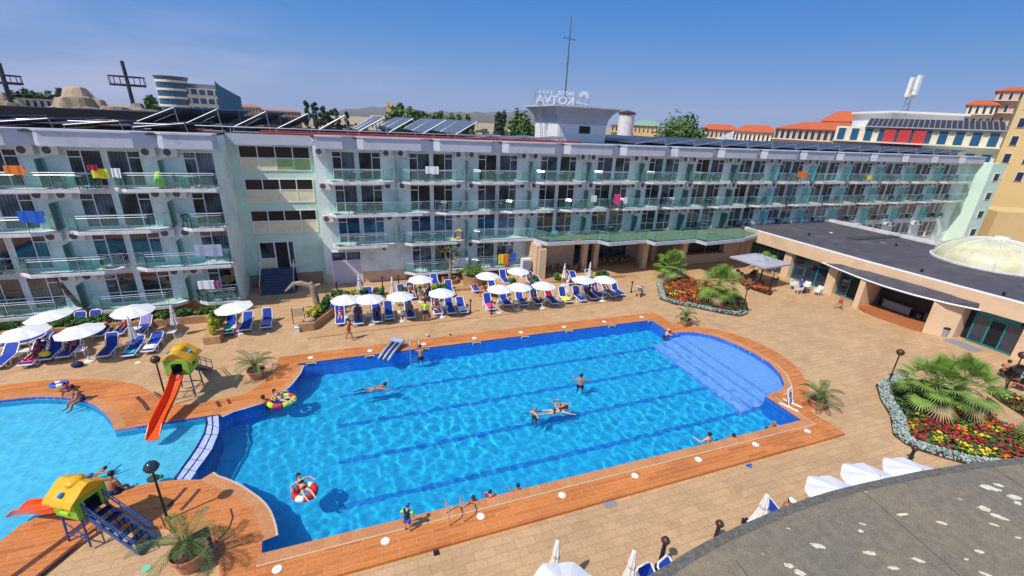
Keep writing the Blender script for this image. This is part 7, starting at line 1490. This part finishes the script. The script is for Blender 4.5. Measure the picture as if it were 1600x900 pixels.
def person(p, pose, rz, label, skin='skin_tan', hair='hair_dark', wear=(('shorts', 'navy'),), s=1.0, group=None, longhair=False, cap=None):
    me, J = body_mesh(pose); o = bpy.data.objects.new('person', me); COL.objects.link(o); o.location = tuple(p); o.rotation_euler = (0, 0, rz); o.scale = (s, s, s)
    o.material_slots[0].link = 'OBJECT'; o.material_slots[0].material = M[skin]; tag(o, label, 'person', group)
    B = lambda m, n, mt: m.build(n, M[mt], o, world=False, smooth=True)
    h = J['head']; hd = J['hd']; fwd = Vector((0, -1, 0)); fwd = (fwd-hd*fwd.dot(hd)).normalized(); m = MB(); n0 = 0; m.ball((0, 0, 0), .108, 12)
    q = hd.to_track_quat('Z', 'Y'); c = h+hd*.028-fwd*.022; m.v = [c+v for v in m.v]; 
    if longhair: m.tube([h-fwd*.06, J['neck']-fwd*.09+hd*.03, J['chest']-fwd*.11+hd*.06], [.085, .07, .03], 8)
    B(m, 'hair', hair)
    if cap: mm = MB().ball((0, 0, 0), .115, 12); mm.v = [h+hd*.05-fwd*.012+v*1.0 for v in mm.v]; mm.tube([h+hd*.07+fwd*.06, h+hd*.055+fwd*.17], [.075, .06], 8); B(mm, 'cap', cap)
    for kind, mt in wear:
        m = MB()
        if kind in ('shorts', 'trunks', 'bikini'):
            f = {'shorts': .62, 'trunks': .35, 'bikini': .12}[kind]; r = .118 if kind != 'bikini' else .108
            m.tube([J['pel'].lerp(J['belly'], .62), J['pel'], J['pel'].lerp((J['hpL']+J['hpR'])/2, .8)], [.128, .15, .13], 12)
            for k in 'RL': m.tube([J['hp'+k]+(J['pel']-J['hp'+k])*.2, J['hp'+k], J['hp'+k].lerp(J['kn'+k], f)], [r*.9, r, r*(.92-.1*f)], 10)
            B(m, 'swimming_trunks' if kind != 'bikini' else 'bikini_bottom', mt)
        elif kind == 'top': m.tube([J['belly'].lerp(J['chest'], .55), J['chest'], J['chest'].lerp(J['neck'], .25)], [.132, .158, .15], 12); B(m, 'bikini_top', mt)
        elif kind in ('shirt', 'dress'):
            e = J['pel'] if kind == 'shirt' else J['pel'].lerp((J['knL']+J['knR'])/2, .5); m.tube([e, J['pel'].lerp(J['belly'], .5), J['belly'], J['chest'], J['neck'].lerp(J['chest'], .35), J['neck'].lerp(J['chest'], .1)], [.15 if kind == 'shirt' else .19, .148, .14, .166, .13, .075], 12)
            for k in 'RL': m.tube([J['sh'+k]+(J['chest']-J['sh'+k])*.35, J['sh'+k], J['sh'+k].lerp(J['el'+k], .7)], [.09, .078, .062], 9)
            B(m, 'shirt' if kind == 'shirt' else 'dress', mt)
    return o
def on(key, pose, label, **k):
    c, rz, back = LSEAT[key]; d = Vector((0, -.0, 0)); y = .22; person((c.x-math.sin(rz)*y, c.y+math.cos(rz)*y, c.z-.02), pose, rz, label, **k)
BK = lambda c: (('bikini', c), ('top', c))
on('a', 'recline', 'tanned woman lying on the pink towel lounger at the left', skin='skin_dark', wear=BK('maroon'), longhair=True); on('c', 'knees', 'woman with raised knees on the third left front lounger', wear=BK('red'), longhair=True)
on('j', 'knees', 'sunlit person with dark hair on the lounger behind, left group', wear=(('trunks', 'black'),)); on('k', 'recline', 'person half hidden by the narrow closed umbrella', wear=(('trunks', 'maroon'),))
on('p1', 'recline', 'girl in a red bikini lying on the first middle lounger', skin='skin_pale', hair='hair_fair', wear=BK('red'), s=.86, longhair=True); on('p2', 'knees', 'person with bent knees on the second middle lounger', wear=BK('navy'), longhair=True); on('p3', 'knees', 'person reading with bent knees on the third middle lounger', skin='skin_dark', wear=(('trunks', 'navy'),))
on('p5', 'sit', 'tanned man in turquoise trunks sitting hunched on a lounger', wear=(('trunks', 'turquoise'),)); on('p6', 'sit', 'woman sitting on the lounger right of the yellow shirt', skin='skin_pale', wear=BK('navy'), longhair=True)
p = g(677, 490); person((p.x, p.y, .0), 'sit', 1.2, 'woman with fair hair sitting between lounger and yellow shirt', skin='skin_pale', hair='hair_fair', wear=BK('black'), longhair=True)
p = g(665, 502); person((p.x, p.y, 0), 'stand', 3.0, 'person in a lime yellow shirt standing before the middle loungers', wear=(('shirt', 'lime'), ('shorts', 'navy')))
p = g(522, 492); person((p.x, p.y, 0), 'walk', 2.2, 'man in blue shorts bending behind the wedge planter', wear=(('shorts', 'blue'),))
on('r4', 'recline', 'dark tanned man lying left of the fourth middle umbrella', skin='skin_dark', wear=(('trunks', 'navy'),)); on('r3', 'sit', 'pale person in pink sitting in the second row', skin='skin_pale', wear=(('trunks', 'pink'),))
p = g(655, 469); person((p.x, p.y, 0), 'sit', .6, 'person in a white shirt sitting in the second row', wear=(('shirt', 'white'), ('trunks', 'navy')))
on('s0', 'knees', 'orange tanned woman lying by the tall round planter', wear=BK('orange'), longhair=True); p = g(757, 462); person((p.x, p.y, -.05), 'sit', -.8, 'tanned person sitting low beside the tall round planter', wear=(('trunks', 'orange'),))
on('q8', 'sit', 'dark tanned woman sitting upright below the right umbrellas', skin='skin_dark', wear=BK('black'), longhair=True); on('q9', 'recline', 'tanned man lying on the right of two joined loungers', wear=(('trunks', 'blue'),)); on('q10', 'recline', 'bald tanned man leaning back near the right end', wear=(('trunks', 'grey'),), hair='skin_tan'); on('s3', 'recline', 'dark man lying between two of the cluster umbrellas', skin='skin_dark', wear=(('trunks', 'navy'),)); on('s5', 'recline', 'person on the lounger by the table with a closed umbrella', wear=(('trunks', 'blue'),)); on('q4', 'recline', 'person in dark clothes on the lounger with the black bag', skin='skin_dark', wear=(('shirt', 'black'), ('trunks', 'black')))
p = g(585, 476); person((p.x, p.y, 0), 'sit', 1.4, 'woman sitting in the shade of the second middle umbrella', skin='skin_dark', wear=BK('maroon'), longhair=True); p = g(548, 478); person((p.x, p.y, 0), 'sit', -.5, 'person in a grey shirt sitting under the first middle umbrella', wear=(('shirt', 'grey'), ('shorts', 'navy')))
p = g(547, 531); person((p.x, p.y, 0), 'walk', 1.75-.4, 'woman in a red bikini walking along the far pool side', wear=BK('red'), longhair=False, s=.92)
p = g(637, 829, DZ); person(tuple(p), 'child', math.pi-.5, 'child in a lime and black rash vest and blue cap standing at the near edge', skin='skin_pale', wear=(('shirt', 'black'), ('shorts', 'blue')), s=.68, cap='blue')
c_ = bpy.data.objects[[o.name for o in bpy.data.objects if o.name.startswith('person') and o.get('label', '').startswith('child in a lime')][0]]
J_ = BODY['child'][1]; m = MB()
for k in 'RL': m.tube([J_['sh'+k].lerp(J_['el'+k], .0), J_['sh'+k].lerp(J_['el'+k], .5), J_['el'+k]], [.086, .078, .06], 9)
m.build('lime_sleeves', M['lime'], c_, world=False, smooth=True)
WZ = -.04
def inwater(x, y, pose, rz, label, depth=1.22, s=1.0, **k): p = g(x, y, 0); person((p.x, p.y, WZ-depth*s), pose, rz, label, s=s, **k)
inwater(907, 600, 'wade', 2.6, 'man in dark trunks standing in the middle of the pool', depth=1.0, wear=(('shorts', 'navy'),))
inwater(836, 647, 'wade', -1.2, 'person with pale hair standing left of the playing pair', skin='skin_pale', hair='hair_fair', s=.95, wear=BK('navy'))
inwater(866, 642, 'swim', 1.4, 'dark haired woman floating while carrying a child', depth=.0, skin='skin_pale', wear=BK('black'), longhair=True); p = g(876, 634); person((p.x, p.y, WZ+.02), 'float', 1.3, 'child lying across the floating woman in the pool', skin='skin_pale', hair='hair_fair', wear=(('trunks', 'red'),), s=.68)
inwater(583, 607, 'swim', -1.55+3.14, 'swimmer doing breaststroke in the upper left of the pool', depth=.02, wear=(('trunks', 'grey'),))
inwater(1107, 690, 'wade', math.pi, 'pale person seen from behind standing by the near edge', skin='skin_pale', depth=1.15, wear=(('trunks', 'navy'),)); inwater(1147, 687, 'lean', math.pi*.9, 'dark haired swimmer at the near edge, middle of the right three', depth=1.3, s=.9, wear=BK('black')); inwater(1205, 668, 'lean', 0, 'sunburnt man resting at the near edge close to the corner', depth=1.2, hair='hair_fair')
inwater(1042, 522, 'lean', 1.3, 'bald man holding the edge where the round bay begins', depth=1.2, skin='skin_pale', hair='skin_pale')
inwater(738, 786, 'lean', 0, 'dark haired child resting folded arms on the near edge by the ladder', depth=1.10, s=.8); inwater(766, 779, 'lean', 2.8, 'dark haired child in the water just right of the resting child', depth=1.15, s=.78, wear=(('shirt', 'maroon'),), skin='skin_pale'); inwater(809, 769, 'wade', 2.9, 'child with raised arms in the water at the near edge', depth=1.15, s=.8, wear=(('trunks', 'navy'),))
inwater(657, 556, 'lean', math.pi, 'swimmer in dark shorts hanging at the far ladder', depth=.9, wear=(('shorts', 'navy'),))
inwater(415, 630, 'lean', -1.9, 'bare backed man in the water beside the red and green ring', depth=1.15, wear=(('shorts', 'navy'),))
p = g(443, 628); person((p.x, p.y, .12), 'float', .9, 'girl in purple lying on the large red and green ring', skin='skin_pale', wear=(('bikini', 'purple'), ('top', 'purple')), s=.85, longhair=True)
p = g(477, 771); person((p.x, p.y, .12), 'float', .45, 'girl in a dark bikini sitting in the red and white ring', skin='skin_pale', wear=BK('black'), s=.85, longhair=True, hair='hair_dark')
p = g(128, 624, DZ); person((p.x, p.y, DZ), 'edge', -.75, 'broad tanned man sitting on the paddling pool edge', wear=(('trunks', 'navy'),), s=1.08); p = g(113, 618, DZ); person((p.x-.1, p.y+.1, DZ), 'sit', -1.3, 'small child in red bending beside the sitting man', wear=(('shirt', 'red'), ('trunks', 'blue')), s=.6)
p = g(176, 772, DZ); person((p.x, p.y, DZ), 'edge', math.pi-.35, 'bare backed man sitting on the near deck by the slide house', wear=(('shorts', 'navy'),), s=1.05)
p = g(144, 742); person((p.x, p.y, WZ-.05), 'swim', 2.2, 'child splashing in the paddling pool behind the near slide house', skin='skin_tan', wear=(('trunks', 'blue'),), s=.65)
p = g(1247, 459); person((p.x, p.y, 0), 'stand', -2.6, 'person in a blue dress standing by the pale wicker chairs', wear=(('dress', 'blue'),), longhair=True)
p = g(1310, 483); person((p.x, p.y, 0), 'walk', 1.0, 'shirtless boy in red trunks walking before the stage', wear=(('trunks', 'red'),), s=.86)
p = g(1563, 590); person((p.x, p.y, 0), 'sit', 1.6, 'shirtless man sitting at the diners table', wear=(('shorts', 'black'),)); p = g(1592, 600); person((p.x+.5, p.y-.2, 0), 'sit', 2.6, 'person in black clothes seated at the diners table', wear=(('shirt', 'black'), ('shorts', 'black'))); p = g(1580, 606); person((p.x, p.y-.5, 0), 'sit', 3.0, 'bare legged person in black nearest the camera at the table', wear=(('dress', 'black'),), longhair=True)
c, rz, _ = LSEAT['z3']; person((g(1228, 781, 1.15).x, g(1228, 781, 1.15).y, 0), 'sit', .9, 'man in a white cap sitting at the edge of the canopy roof', wear=(('shorts', 'navy'),), cap='white')
# ================================================================ AIR
hm = bpy.data.materials.new('haze'); hm.use_nodes = True; n_ = hm.node_tree; n_.nodes.clear(); o_ = n_.nodes.new('ShaderNodeOutputMaterial'); v_ = n_.nodes.new('ShaderNodeVolumePrincipled')
v_.inputs['Color'].default_value = (.80, .87, 1, 1); v_.inputs['Density'].default_value = .0001; v_.inputs['Anisotropy'].default_value = .0; n_.links.new(v_.outputs[0], o_.inputs['Volume'])
hz = MB().bx(-3600, 5900, -700, 6400, -5, 330).build('haze', hm); tag(hz, kind='stuff')
sd.cycles.is_caustics_light = True
for o_ in (wmain, wkid): o_.cycles.is_caustics_caster = True
for o_ in bpy.data.objects:
    if o_.name.startswith(('pool_floor', 'pool_lane', 'pool_walls', 'pool_entry', 'paddling_pool_floor')): o_.cycles.is_caustics_receiver = True
